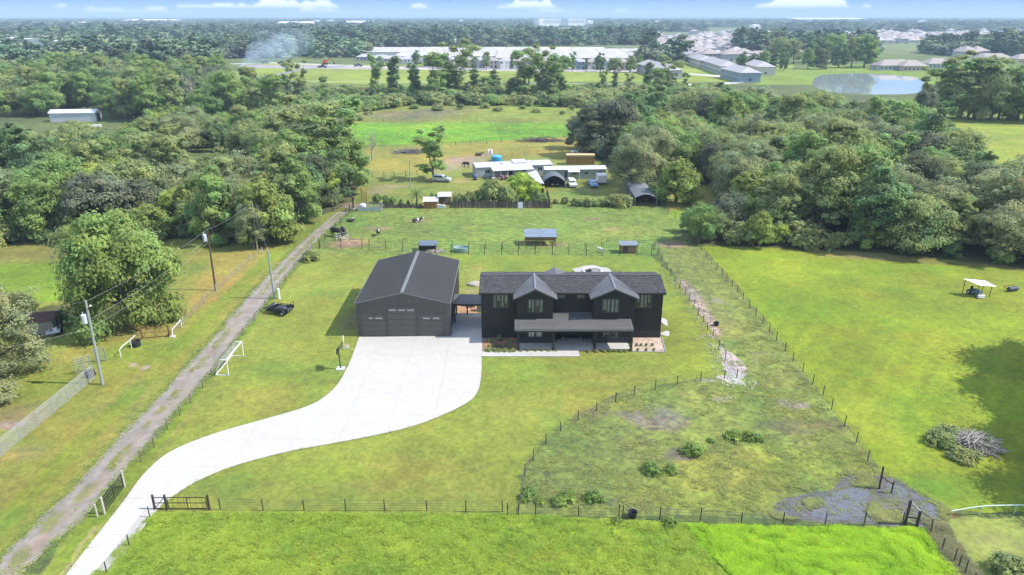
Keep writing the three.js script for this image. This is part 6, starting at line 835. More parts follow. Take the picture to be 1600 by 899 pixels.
{
  const graze = beast('graze'), stand = beast('stand'), lie = beast('lie'), hide = M(0.018, 0.016, 0.015, 0.7), paint2 = g => { const q = g.attributes.position, c = new Float32Array(q.count * 3); for (let i = 0; i < q.count; i++) { const w = q.getX(i) > 1.0 || (q.getX(i) > -0.1 && q.getX(i) < 0.22) || q.getY(i) < 0.24 ? 0.55 : 0.018; c.set([w, w, w * 0.97], i * 3); } const h = g.clone(); h.setAttribute('color', new THREE.BufferAttribute(c, 3)); return h; }, pied = new THREE.MeshStandardMaterial({ vertexColors: true, roughness: 0.75 });
  const cow = (g, m, px, py, turn, s, label, cat = 'cow') => { const t = single(cat, g, m, P(px, py), label, cat, null, turn); t.scale.setScalar(s); return t; };
  cow(graze, hide, 526, 370, -0.5, 1.35, 'black cow with its head over the hay ring, left of the other'); cow(graze, hide, 537, 368, -1.1, 1.2, 'black cow behind the hay ring, right of the other'); cow(paint2(stand), pied, 591, 368, -1.25, 0.95, 'black and white calf standing alone by a worn patch in the paddock'); cow(paint2(lie), pied, 652, 347, 0.5, 1.1, 'black and white cow lying on the far side of the paddock'); cow(lie, hide, 547.5, 347, 0.1, 0.8, 'small black calf lying near the lane gate'); cow(stand, M(0.6, 0.6, 0.58, 0.8), 938, 394, 2.6, 0.62, 'white goat standing by the paddock fence left of the coop', 'goat'); cow(lie, hide, 748, 243.5, 0.4, 1.2, 'black cow lying on bare ground behind the white trailer home'); cow(graze, hide, 728, 261, 2.9, 1.1, 'black cow grazing on bare ground left of the white trailer home');
  const e = thing('white_bird', 'white egret in the grass behind the lying black calf', 'bird', P(551, 345)); part('body', new THREE.LatheGeometry([[0, -0.32], [0.06, -0.25], [0.13, -0.05], [0.12, 0.12], [0.05, 0.3], [0, 0.42]].map(q => new THREE.Vector2(...q)), 10).rotateZ(-1.1).translate(0, 0.55, 0), MAT.white, e); part('neck', tube([V(0.3, 0.68, 0), V(0.42, 0.86, 0), V(0.36, 1.0, 0), V(0.52, 1.05, 0)], 0.035), MAT.white, e); part('leg', rod(V(0, 0, 0.05), V(0, 0.5, 0.04), 0.015), MAT.black, e); part('leg', rod(V(0.05, 0, -0.05), V(0, 0.5, -0.04), 0.015), MAT.black, e);
}
// ---------- the trailer homes and what stands about them ----------
function boxHome(o, L, D, H, wallM, roofM, wins) {                     // long low home, front towards +z, origin at the front left foot
  part('wall', [box6(0, L, 0.35, H, -0.1, 0), box6(0, L, 0.35, H, -D, -D + 0.1), box6(0, 0.1, 0.35, H, -D + 0.1, -0.1), box6(L - 0.1, L, 0.35, H, -D + 0.1, -0.1)], wallM, o); part('skirting', [box6(0.03, L - 0.03, 0, 0.35, -0.08, -0.04), box6(0.05, 0.09, 0, 0.35, -D + 0.1, -0.1), box6(L - .09, L - .05, 0, 0.35, -D + 0.1, -0.1)], M(0.3, 0.31, 0.3, 0.8), o);
  ribbed(V(-0.25, H, 0.25), V(L + 0.25, H, 0.25), V(L + 0.25, H + 0.5, -D / 2), V(-0.25, H + 0.5, -D / 2), 0.08, Math.round(L / 0.8), roofM, o); ribbed(V(L + 0.25, H, -D - 0.25), V(-0.25, H, -D - 0.25), V(-0.25, H + 0.5, -D / 2), V(L + 0.25, H + 0.5, -D / 2), 0.08, Math.round(L / 0.8), roofM, o);
  for (const s of [0.02, L - 0.08]) part('gable', prism([[-0.02, 0], [-D / 2, 0.46], [-D + 0.02, 0]], 0, 0.06).rotateY(-Math.PI / 2).translate(s + 0.06, H, 0), wallM, o);
  for (let y = 0.7; y < H - 0.1; y += 0.32) part('siding_board', box6(0.02, L - 0.02, y, y + 0.03, 0, 0.02), wallM, o);
  for (const [x, w, y0, y1] of wins) { const f = part(y0 < 0.6 ? 'door' : 'window', [box6(x - 0.07, x + w + 0.07, y0 - 0.07, y0, 0.02, 0.06), box6(x - 0.07, x + w + 0.07, y1, y1 + 0.07, 0.02, 0.06), box6(x - 0.07, x, y0, y1, 0.02, 0.06), box6(x + w, x + w + 0.07, y0, y1, 0.02, 0.06), box6(x + w / 2 - 0.02, x + w / 2 + 0.02, y0, y1, 0.03, 0.05)], MAT.white, o); part('pane', box6(x, x + w, y0, y1, 0.021, 0.03), paneMat, f); }
}
const whiteTin = M(0.62, 0.64, 0.67, 0.45, 0.1, { map: GR2 }), sideWhite = M(0.45, 0.48, 0.50, 0.7, 0, { map: GR2 }), sideGreen = M(0.34, 0.41, 0.32, 0.75, 0, { map: GR2 });
{
  const a = P(745, 278.5), b = P(862, 273), turn = Math.atan2(-(b.z - a.z), b.x - a.x), L = a.distanceTo(b), h1 = thing('mobile_home', 'long white trailer home with bright metal roof', 'mobile home', a, turn); boxHome(h1, L, 6.5, 2.75, sideWhite, whiteTin, [[2.2, 1.3, 1.2, 2.1], [6, 1.1, 1.2, 2.1], [8.4, 0.9, 0.4, 2.3], [12, 1.2, 1.2, 2.1], [16.2, 1.2, 1.2, 2.1]].filter(w => w[0] + w[1] < L - .3));
  ribbed(V(3.6, 2.35, 3.4), V(L * 0.72, 2.35, 3.4), V(L * 0.72, 2.8, 0.2), V(3.6, 2.8, 0.2), 0.08, 14, whiteTin, h1, 'porch_roof'); for (let k = 0; k < 6; k++) part('porch_post', rod(V(3.8 + k * 1.85, 0, 3.2), V(3.8 + k * 1.85, 2.3, 3.2), 0.06), MAT.white, h1); part('porch_deck', box6(3.6, L * 0.72, 0.1, 0.3, 0.1, 3.3), M(0.16, 0.12, 0.1, 0.9), h1);
  part('raised_roof', [slabQuad(V(L * 0.5, 3.3, -1.5), V(L * 0.68, 3.3, -1.5), V(L * 0.68, 3.65, -4.2), V(L * 0.5, 3.65, -4.2), 0.3)], whiteTin, h1); part('roof_vent', [box6(L * 0.33, L * 0.33 + 0.5, 3.0, 3.25, -2, -1.5)], MAT.galv, h1); part('roof_vent', [box6(L * 0.75, L * 0.75 + 0.6, 3.0, 3.25, -2.4, -1.9)], MAT.galv, h1);
  const cl = thing('porch_clutter', 'heap of boxes and chairs in the shade under the white porch roof', 'clutter', P(775, 281), turn), rr = rng(61); for (let k = 0; k < 16; k++) part(k % 3 ? 'box' : 'bag', [bx(0.4 + rr() * 0.6, 0.4 + rr() * 0.7, 0.4 + rr() * 0.5, -1 + rr() * 9, 0.5 + rr() * 0.3, -0.6 + rr() * 1.8, rr())], [MAT.rust, M(0.2, 0.13, 0.14, 0.8), M(0.4, 0.33, 0.34, 0.8), M(0.07, 0.07, 0.09, 0.8)][k % 4], cl);
  // carport roof that comes down towards the viewer
  const q = [[840, 286, 2.3], [850, 287, 2.2], [838, 266, 2.9], [824, 270, 2.9]].map(v => P(v[0], v[1], v[2])), cp = thing('lean_to_roof', 'white metal lean-to roof reaching forward from the white trailer home', 'carport', V(q[0].x, 0, q[0].z)); ribbed(...q.map(p => p.clone().sub(cp.position)), 0.08, 5, whiteTin, cp); for (const p of q) part('post', rod(V(p.x - q[0].x, 0, p.z - q[0].z), V(p.x - q[0].x, p.y - 0.06, p.z - q[0].z), 0.07), MAT.poleBrown, cp); part('side_wall', slabQuad(V(0, 0, -0.1), V(q[1].x - q[0].x, 0, q[1].z - q[0].z - 0.1), V(q[1].x - q[0].x, 2.0, q[1].z - q[0].z - .1), V(0, 2.0, -0.1), 0.05), MAT.black, cp);
  const c = P(852, 281), d = P(946, 279.5), t2 = Math.atan2(-(d.z - c.z), d.x - c.x), L2 = c.distanceTo(d), h2 = thing('mobile_home', 'pale green trailer home with white roof behind the parked cars', 'mobile home', c, t2); boxHome(h2, L2, 4.4, 2.55, sideGreen, whiteTin, [[1.0, 1.2, 1.2, 2.0], [4.8, 0.9, 0.4, 2.2], [7.0, 1.1, 1.2, 2.0], [10.0, 1.0, 1.2, 2.0], [13.4, 1.1, 1.2, 2.0]]); ribbed(V(5.6, 2.3, 2.1), V(8.6, 2.3, 2.1), V(8.6, 2.65, 0.2), V(5.6, 2.65, 0.2), 0.07, 6, whiteTin, h2, 'porch_roof'); for (const x of [5.8, 8.4]) part('porch_post', rod(V(x, 0, 2), V(x, 2.3, 2), 0.05), MAT.white, h2);
}
function arched(name, label, p, turn, W, Hs, rise, L, roofM, legs, o = {}) { const t = thing(name, label, 'carport', p, turn), n = 12, pos = []; const pt = (k, z, e = 0) => { const a = k / n; return V(-W / 2 + W * a, Hs + rise * Math.sin(Math.PI * a) + e, z); }; const sh = []; for (let k = 0; k < n; k++) sh.push(slabQuad(pt(k, 0), pt(k + 1, 0), pt(k + 1, -L), pt(k, -L), 0.05)); part('roof', sh, roofM, t); for (let z = 0; z <= L + 0.01; z += L / 4) { part('hoop', tube(Array.from({ length: n + 1 }, (_, k) => pt(k, -z, -0.08)), 0.04), MAT.galv, t); for (const s of [-1, 1]) part('leg', rod(V(s * W / 2, 0, -z), V(s * W / 2, Hs, -z), 0.045), MAT.galv, t); } if (o.skirt) for (const s of [-1, 1]) part('side_panel', box6(s * W / 2 - 0.02, s * W / 2 + 0.02, 0.02, Hs, -L, 0), o.skirt, t); if (o.end) part('front_curtain', prism([[-W / 2, 0.02], [-W / 2 + W * o.end, 0.02], [-W / 2 + W * o.end, Hs + rise * 0.7], [-W / 2, Hs]], -0.04, 0), o.skirt, t); if (o.backw) part('back_wall', prism([[-W / 2, 0.02], [W / 2, 0.02], ...Array.from({ length: n + 1 }, (_, k) => { const q = pt(n - k, 0); return [q.x, q.y - 0.05]; })], -L, -L + 0.04), o.skirt, t); return t; }
{
  const f = P(1010, 320.5), fl = P(993, 308.5, 2.0), fr = P(1026, 307.7, 2.0), bl = P(978, 286, 2.0), W = fl.distanceTo(fr), L = Math.hypot(bl.x - fl.x, bl.z - fl.z); arched('arched_carport', 'grey arched metal carport at the right end of the low hedge', V((fl.x + fr.x) / 2, 0, fl.z), Math.atan2(-(bl.x - fl.x), -(bl.z - fl.z)), W, 2.0, 0.75, L * 0.95, M(0.24, 0.26, 0.28, 0.55, 0.25, { map: GR2 }), null, { skirt: M(0.07, 0.075, 0.08, 0.8), backw: 1 });
  const dk = M(0.10, 0.11, 0.12, 0.8); arched('hoop_tent', 'dark grey arched canopy tent between the trailer homes', P(866, 293.5), 0.02, 5.2, 1.7, 1.3, 5, M(0.13, 0.15, 0.17, 0.7, 0.1, { map: GR2 }), null, { skirt: dk, backw: 1 });
  const w2 = thing('hay_wagon', 'dark wooden wagon stored under the arched grey carport', 'wagon', P(1010, 319).add(V(0, 0, -2)), 0.2); part('bed', box6(-1.2, 1.2, 0.6, 0.75, -2, 1.4), MAT.rust, w2); for (const [x, z] of [[-1.1, 0.8], [1.1, 0.8], [-1.1, -1.4], [1.1, -1.4]]) { const q = wheel(0.36, 0.2); q.position.set(x, 0.36, z); w2.add(q); } part('load', moundGeo(1.0, 0.7, 1.3, 3).translate(0, 0.75, -0.3), M(0.12, 0.08, 0.07, 1), w2);
}
function car(label, p, turn, kind, c, group) {                         // nose towards +z
  const t = thing({ suv: 'parked_car', sedan: 'parked_car', pickup: 'pickup_truck' }[kind], label, kind === 'pickup' ? 'pickup truck' : 'car', p, turn), paintM = new THREE.MeshPhysicalMaterial({ color: new THREE.Color().setRGB(...c), roughness: 0.35, metalness: 0.2, clearcoat: 0.8, clearcoatRoughness: 0.1 });
  const prof = { suv: [[-2.3, 0.45], [-2.35, 1.0], [-2.2, 1.08], [1.2, 1.08], [2.1, 0.98], [2.3, 0.8], [2.3, 0.45]], sedan: [[-2.2, 0.42], [-2.25, 0.9], [-1.4, 0.98], [1.0, 0.95], [2.0, 0.84], [2.2, 0.7], [2.2, 0.42]], pickup: [[-2.7, 0.5], [-2.7, 1.08], [-0.6, 1.08], [1.3, 1.1], [2.5, 1.02], [2.65, 0.85], [2.65, 0.5]] }[kind], cab = { suv: [[-2.15, 1.08], [-1.95, 1.68], [0.35, 1.72], [1.15, 1.08]], sedan: [[-1.6, 0.96], [-0.9, 1.42], [0.3, 1.44], [1.05, 0.95]], pickup: [[-0.75, 1.09], [-0.6, 1.78], [0.6, 1.8], [1.3, 1.1]] }[kind];
  const ext = (pts, w, bev) => { const g = new THREE.ExtrudeGeometry(new THREE.Shape(pts.map(q => new THREE.Vector2(...q))), { depth: w - 2 * bev, bevelEnabled: true, bevelSize: bev, bevelThickness: bev, bevelSegments: 2 }); g.translate(0, 0, -w / 2 + bev); g.rotateY(-Math.PI / 2); return g; };
  part('body', ext(prof, 1.82, 0.07), paintM, t); const cb = part('cabin', ext(cab, 1.56, 0.07), paintM, t), mid = cab.reduce((s, q) => s + q[0], 0) / 4;
  for (const s of [-1, 1]) part('side_window', ext(cab.map(([x, y]) => [mid + (x - mid) * 0.84, lerp(cab[0][1] + 0.1, cab[1][1] - 0.08, (y - cab[0][1]) / (cab[1][1] - cab[0][1]))]), 0.05, 0.005).translate(s * 0.79, 0, 0), paneMat, cb);
  const scr = (a, b, w) => { const g = bar(V(0, a[1] + 0.07, a[0]), V(0, b[1] - 0.06, b[0]), w, 0.04); return g; }; part('windscreen', scr([cab[3][0] + 0.05, cab[3][1]], [cab[2][0] + 0.08, cab[2][1]], 1.36), paneMat, cb); part('rear_window', scr([cab[0][0] - 0.06, cab[0][1]], [cab[1][0] - 0.07, cab[1][1]], 1.36), paneMat, cb);
  for (const s of [-1, 1]) { for (const z of kind === 'pickup' ? [-1.7, 1.65] : [-1.4, 1.4]) { const w = wheel(0.34, 0.22); w.position.set(s * 0.86, 0.34, z); t.add(w); } part('headlight', box6(s * 0.68 - 0.18, s * 0.68 + 0.18, 0.68, 0.84, prof[prof.length - 2][0] + 0.03, prof[prof.length - 2][0] + 0.09), M(0.6, 0.6, 0.62, 0.15), t); part('tail_light', box6(s * 0.75 - 0.12, s * 0.75 + 0.12, 0.75, 0.95, prof[1][0] - 0.12, prof[1][0] - 0.06), M(0.3, 0.02, 0.02, 0.3), t); }
  if (kind === 'pickup') part('load_bed', [box6(-0.78, 0.78, 1.09, 1.1, -2.6, -0.85)], MAT.black, t); return t;
}
car('silver off-roader parked beside the lone dark tree', P(690, 284), 1.35, 'suv', [0.48, 0.49, 0.5]); car('cream white people carrier parked in front of the pale green trailer', P(893.5, 291), 0.08, 'suv', [0.62, 0.6, 0.55]); car('light blue saloon parked beside the white box trailer', P(926, 291), 0.1, 'sedan', [0.14, 0.24, 0.42]); car('white pickup truck standing behind the orange container', P(907, 241), -1.5, 'pickup', [0.68, 0.69, 0.7]); car('dark vehicle half hidden in the arched canopy tent', P(866, 293).add(V(0, 0, -2.4)), 0.1, 'sedan', [0.03, 0.03, 0.035]);
{ const b = thing('box_trailer', 'small white box trailer beside the light blue car', 'trailer', P(941, 289), 0.05); part('box', [box6(-1.1, 1.1, 0.5, 2.4, -2.9, 0)], MAT.white, b); for (const x of [-0.55, 0.55]) part('rear_door', [box6(x - 0.5, x + 0.5, 0.58, 2.3, 0, 0.04)], M(0.55, 0.57, 0.58, 0.5), b); for (const s of [-1, 1]) { const w = wheel(0.36, 0.2); w.position.set(s * 1.2, 0.36, -1.4); b.add(w); } part('tongue', bar(V(0, 0.5, -2.9), V(0, 0.5, -3.8), 0.1, 0.1), MAT.blackMetal, b);
  const o = thing('shipping_container', 'orange brown slatted container behind the pale green trailer', 'container', P(907, 257.5)); const og = M(0.42, 0.24, 0.07, 0.8, 0, { map: GR1 }), og2 = M(0.34, 0.18, 0.05, 0.8, 0, { map: GR1 }); part('body', box6(-3.9, 3.9, 0.1, 2.6, -2.4, -0.06), og, o); for (let k = 0; k < 26; k++) part('board', box6(-3.88 + k * 0.3, -3.63 + k * 0.3, 0.15, 2.3, -0.06, 0), k % 4 === 1 || k % 7 === 3 ? og2 : og, o); part('roof', box6(-4, 4, 2.6, 2.72, -2.5, 0.1), M(0.5, 0.38, 0.22, 0.8), o); part('rail', [box6(-3.95, 3.95, 2.3, 2.55, 0, 0.05)], M(0.5, 0.36, 0.18, 0.8), o);
  const p = thing('tarpaulin_pool', 'bright blue covered pool behind the white trailer home', 'pool', P(776, 251)); part('wall', new THREE.CylinderGeometry(1.5, 1.55, 1.1, 18, 1).translate(0, 0.55, 0), M(0.03, 0.24, 0.5, 0.5), p); part('cover', new THREE.SphereGeometry(1.55, 18, 6, 0, 7, 0, 1.5).scale(1, 0.35, 1).translate(0, 1.1, 0), M(0.05, 0.33, 0.6, 0.5), p);
  for (const [x, l] of [[763, 'white water drum left of its twin behind the blue pool'], [767.5, 'white water drum right of its twin behind the blue pool']]) { const d = thing('water_drum', l, 'drum', P(x, 241)); part('body', new THREE.CylinderGeometry(0.4, 0.42, 1.3, 12).translate(0, 0.65, 0), MAT.white, d); part('lid', new THREE.CylinderGeometry(0.22, 0.3, 0.2, 12).translate(0, 1.4, 0), MAT.white, d); }
  const w = thing('water_butt', 'dark blue water barrel at the left corner of the white trailer home', 'barrel', P(742, 281)); part('barrel', new THREE.LatheGeometry([[0, 0], [0.42, 0], [0.5, 0.5], [0.5, 0.9], [0.42, 1.4], [0, 1.42]].map(q => new THREE.Vector2(...q)), 14), M(0.05, 0.09, 0.2, 0.5), w); part('stand', box6(-0.6, 0.6, 0, 0.03, -0.6, 0.6), MAT.black, w); w.children[0].position.y = 0.03;
}
{ // board fence and little sheds at the paddock's far side
  const f = thing('board_fence', 'dark weathered board fence in front of the trailer homes', 'fence', P(700, 325)), r = rng(44), cols = [M(0.085, 0.065, 0.055, 0.95), M(0.11, 0.085, 0.07, 0.95), M(0.065, 0.052, 0.048, 0.95), M(0.16, 0.14, 0.125, 0.95)];
  const run = (a, b) => { const A = a.clone().sub(f.position), B = b.clone().sub(f.position), L = A.distanceTo(B), n = Math.round(L / 0.32), an = Math.atan2(-(B.z - A.z), B.x - A.x); for (let k = 0; k < n; k++) { const q = A.clone().lerp(B, (k + 0.5) / n), h = 1.35 + 0.35 * r(), m = part('board', UNIT, cols[Math.floor(r() * 4)], f); m.position.set(q.x, h / 2, q.z); m.scale.set(0.29, h, 0.04); m.rotation.y = an; } part('rail', bar(A.clone().setY(0.9).add(V(0, 0, -0.08)), B.clone().setY(0.9).add(V(0, 0, -0.08)), 0.06, 0.1), cols[0], f); };
  const UNIT = new THREE.BoxGeometry(1, 1, 1); run(P(702, 325), P(860, 325.5)); run(P(860, 325.5), P(854, 302));
  const g = thing('rubbish_fence', 'low fence of old boards and scrap left of the orange sheds', 'fence', P(590, 325.5)), G0 = g.position, r2 = rng(45); for (let k = 0; k < 60; k++) { const q = P(593 + k * 1.15, 325.3).sub(G0), h = 0.5 + r2() * 0.8, m = part('board', UNIT, cols[Math.floor(r2() * 4)], g); m.position.set(q.x, h / 2, q.z); m.scale.set(0.16, h, 0.05); m.rotation.set((r2() - .5) * 0.3, (r2() - .5) * 0.5, (r2() - .5) * 0.4); }
  const hut = (name, label, p, W, D, H, wall, roofM, open) => { const s = thing(name, label, 'shed', p, 0.06); if (!open) for (let k = 0; k < Math.round(W / 0.3); k++) part('board', box6(-W / 2 + k * 0.3, -W / 2 + k * 0.3 + 0.27, 0, H - 0.05, -0.05, 0), k % 3 === 1 ? M(0.22, 0.11, 0.04, 0.9) : wall, s); part('side_wall', box6(-W / 2, -W / 2 + 0.05, 0, H, -D, -0.05), wall, s); part('back_wall', box6(-W / 2 + 0.05, W / 2, 0, H, -D, -D + 0.05), wall, s); if (open) for (const x of [-W / 2 + 0.1, W / 2 - 0.1]) part('post', rod(V(x, 0, 0), V(x, H, 0), 0.06), wall, s); ribbed(V(-W / 2 - 0.2, H, 0.3), V(W / 2 + 0.2, H, 0.3), V(W / 2 + 0.2, H + 0.4, -D - 0.3), V(-W / 2 - 0.2, H + 0.4, -D - 0.3), 0.06, 8, whiteTin, s); return s; };
  hut('garden_shed', 'orange board shed with white tin roof by the paddock edge', P(673, 326), 2.9, 2.2, 1.6, M(0.45, 0.24, 0.08, 0.85, 0, { map: GR1 }), null, false); hut('garden_shed', 'taller open shed with white roof right of the orange board shed', P(695, 323), 2.6, 2.2, 2.3, M(0.32, 0.24, 0.16, 0.85, 0, { map: GR1 }), null, true);
  for (const [x, s, l] of [[686, 0.9, 'white discarded appliance beside the orange shed'], [693, 0.75, 'white lying appliance under the open shed']]) { const a = thing('old_appliance', l, 'appliance', P(x, 326)); part('body', box6(-0.5 * s, 0.5 * s, 0.03, 0.95 * s, -0.5 * s, 0), MAT.white, a); part('door', box6(-0.45 * s, 0.45 * s, 0.1, 0.88 * s, 0, 0.04), M(0.5, 0.52, 0.54, 0.4), a); part('knob', rod(V(0.2 * s, 0.8 * s, 0.03), V(0.2 * s, 0.8 * s, 0.08), 0.04), MAT.black, a); }
  const wp = thing('plywood_sheet', 'pale sheet of plywood leaning on the dark board fence', 'panel', P(813, 325.8)); part('sheet', bx(1.1, 1.4, 0.04).rotateX(-0.12).translate(0, 0.72, 0.1), M(0.5, 0.54, 0.58, 0.8), wp);
  const pen = thing('livestock_pen', 'galvanised stock pen with white tank beside the lane gate', 'stock pen', P(577, 331)); for (const z of [0, -2.6]) { for (const y of [0.2, 0.55, 0.9, 1.25]) part('rail', rod(V(-2.4, y, z), V(2.4, y, z), 0.035), MAT.galv, pen); for (const x of [-2.4, -0.8, 0.8, 2.4]) part('post', rod(V(x, 0, z), V(x, 1.3, z), 0.045), MAT.galv, pen); } for (const x of [-2.4, 2.4]) for (const y of [0.2, 0.55, 0.9, 1.25]) part('rail', rod(V(x, y, 0), V(x, y, -2.6), 0.035), MAT.galv, pen); part('sheet_panel', box6(-2.35, 2.35, 0.15, 1.0, -0.02, 0.01), M(0.48, 0.54, 0.58, 0.5, 0.3), pen);
  const tk = thing('water_tank', 'white plastic tank at the left end of the stock pen', 'tank', P(566, 330.5).add(V(0, 0, -0.9))); part('body', new THREE.LatheGeometry([[0, 0.02], [0.7, 0], [0.72, 1.2], [0.5, 1.45], [0.18, 1.5], [0, 1.52]].map(q => new THREE.Vector2(...q)), 16), MAT.white, tk); part('lid', new THREE.CylinderGeometry(0.2, 0.2, 0.1, 12).translate(0, 1.55, 0), MAT.galv, tk);
  const hk = thing('hooked_post', 'dark post with curved hood standing by the lane gate', 'post', P(551, 327)); part('post', tube([V(0.1, 0, 0), V(0.15, 1.6, 0), V(0.1, 2.6, 0), V(-0.3, 3.0, 0), V(-0.9, 2.9, 0)], 0.16, 7, 5), MAT.black, hk); part('foot', new THREE.CylinderGeometry(0.3, 0.35, 0.2, 10).translate(0.1, 0.1, 0), M(0.3, 0.29, 0.28, 0.9), hk);
}
// ---------- beyond the meadow: lake, estates, roads, forest ----------
const lakeMat = new THREE.MeshPhysicalMaterial({ color: new THREE.Color().setRGB(0.30, 0.345, 0.35), roughness: 0.04, specularIntensity: 1 });
struct('lake_water', sheet(new THREE.CatmullRomCurve3([[1270, 128], [1283, 118], [1310, 115.5], [1352, 115], [1392, 117], [1425, 120], [1443, 127], [1446, 137], [1438, 145], [1400, 147.5], [1340, 147], [1295, 143], [1276, 137]].map(p => P(...p)), true).getPoints(60), 0.02, MID), lakeMat);
const asphalt = M(0.20, 0.20, 0.21, 0.9), sandRoad = M(0.42, 0.39, 0.36, 1);
const strip = (name, pts, w, mat, y = 0.015) => { const c = pts.map(p => P(...p)), l = [], r = []; c.forEach((p, i) => { const a = c[Math.max(0, i - 1)], b = c[Math.min(c.length - 1, i + 1)], d = b.clone().sub(a).setY(0).normalize(), n = V(-d.z, 0, d.x).multiplyScalar(w / 2); l.push(p.clone().add(n)); r.push(p.clone().sub(n)); }); return struct(name, sheet([...l, ...r.reverse()], y, FAR), mat); };
strip('road', [[380, 127], [430, 117], [470, 109], [500, 105], [560, 101]], 7, asphalt, 0.03); strip('road', [[360, 100], [420, 98], [500, 101], [700, 109], [900, 111.5], [1040, 113], [1110, 118], [1160, 122]], 12, sandRoad, 0.02); strip('path', [[420, 127], [560, 127], [760, 129], [920, 131], [1040, 131], [1080, 131]], 2, M(0.42, 0.40, 0.34, 1)); strip('path', [[480, 147], [560, 145], [590, 144]], 2.5, M(0.46, 0.40, 0.34, 1)); strip('road', [[1010, 136], [1060, 133], [1140, 130], [1175, 126]], 9, M(0.44, 0.42, 0.40, 1));
// smoke from a fire behind the left wood
{
  const s = new THREE.Group(); s.name = 'smoke'; s.userData = { kind: 'stuff', label: 'thin blue-white smoke rising behind the left wood', category: 'smoke' }; scene.add(s); s.position.copy(P(384, 122)); const r = rng(5), l = []; for (let k = 0; k < 26; k++) { const t = k / 26; l.push(new THREE.IcosahedronGeometry(3 + 8 * t * (0.6 + 0.6 * r()), 2).scale(1, 0.85, 1).translate(-3 + t * t * 38 + (r() - .5) * 10 * (0.4 + t), 2 + t * 22 + (r() - .5) * 6, (r() - .5) * 8)); } part('puff', l, new THREE.MeshStandardMaterial({ color: new THREE.Color().setRGB(0.66, 0.80, 1.0), transparent: true, opacity: 0.045, roughness: 1, depthWrite: false }), s, 'stuff');
}
const roofGrey = M(0.36, 0.34, 0.35, 0.9), roofBrown = M(0.30, 0.26, 0.245, 0.9), wallCream = M(0.52, 0.49, 0.44, 0.8), wallBlue = M(0.22, 0.29, 0.36, 0.8), wallGrey = M(0.38, 0.40, 0.42, 0.8), wallTan = M(0.42, 0.35, 0.29, 0.8), wallWhite = M(0.72, 0.72, 0.72, 0.8), farPane = M(0.04, 0.05, 0.06, 0.15);
function hip(W, D, y, h, over) { const w = W / 2 + over, d = D / 2 + over, r = Math.max(0.2, w - d), a = V(-w, y, d), b = V(w, y, d), c = V(w, y, -d), e = V(-w, y, -d), m = V(-r, y + h, 0), n = V(r, y + h, 0); const tri = (p, q, s) => quad(p, q, s, s); return merge([quad(a, b, n, m), quad(c, e, m, n), tri(b, c, n), tri(e, a, m), quad(e, c, b, a)]); }
function farHouse(label, p, turn, W, D, H, wallM, roofM, o = {}) {     // walls, hipped roof, windows and a garage door
  const t = thing(o.name || 'house', label, 'house', p, turn, o.group); part('wall', box6(-W / 2, W / 2, 0, H, -D / 2, D / 2), wallM, t); part('roof', hip(W, D, H + 0.02, o.rise || Math.min(W, D) * 0.28, 0.5), roofM, t);
  if (o.gable) part('front_gable', prism([[-W * 0.42, 0], [W * 0.0, 0], [W * 0.0, H * 0.98], [-W * 0.21, H + 1.6], [-W * 0.42, H * 0.98]], D / 2, D / 2 + 0.9), o.gableM || wallM, t);
  const floors = Math.max(1, Math.round(H / 3)), z = D / 2 + (o.gable ? 0.92 : 0.02), n = Math.max(2, Math.round(W / 3.4)); for (let f = 0; f < floors; f++) for (let k = 0; k < n; k++) { const x = -W / 2 + W * (k + 0.5) / n, y = f * 2.9 + 0.9; if (f === 0 && o.garage && k === o.garage - 1) { part('garage_door', box6(x - 1.3, x + 1.3, 0, 2.2, z, z + 0.05), MAT.white, t); continue; } part(f === 0 && k === n - 1 ? 'door' : 'window', box6(x - 0.6, x + 0.6, f === 0 && k === n - 1 ? 0.1 : y, y + 1.4, D / 2 + 0.0 - 0.02, (x < 0 && o.gable ? z : D / 2) + 0.05), farPane, t); }
  for (const s of [-1, 1]) part('window', box6(s * W / 2 - 0.04, s * W / 2 + 0.04, 1, 2.3, -0.7, 0.7), farPane, t); return t;
}
// row of new houses along the building road
const rowSpec = [[676, 103.5, 0, 'cream'], [701, 103.5, 0, 'cream'], [731, 104.5, 1, 'tan'], [752, 105.5, 1, 'grey'], [768, 106, 0, 'cream'], [790, 106.5, 1, 'white'], [812, 106.5, 0, 'tan'], [832, 107, 1, 'cream'], [856, 107, 0, 'grey'], [904, 108, 1, 'blue-grey'], [926, 108, 0, 'cream'], [948, 108.5, 1, 'blue-grey'], [972, 109, 0, 'tan']], wm = { cream: wallCream, tan: wallTan, grey: wallGrey, white: wallWhite, 'blue-grey': wallBlue };
ordered(rowSpec, e => e[3] + e[2]).forEach(([[x, y, g, c], nth], i) => farHouse(`${nth} ${c} house ${g ? 'with front gable' : 'with garage'} before the white roofs`, P(x, y), (i % 3 - 1) * 0.08, 10.5, 11, 5.7, wm[c], i % 2 ? roofGrey : roofBrown, { gable: g, garage: 1, group: 'houses of the new row' }));
for (const [[x, y, c], nth] of ordered([[572, 94, 'grey'], [596, 95.5, 'grey'], [640, 98, 'white'], [615, 97, 'cream']], e => e[2])) farHouse(`${nth} low ${c} house at the left end of the new row`, P(x, y), 0.05, 17, 11, 3.2, wm[c], roofGrey, { rise: 2.6, group: 'low houses of the new row' });
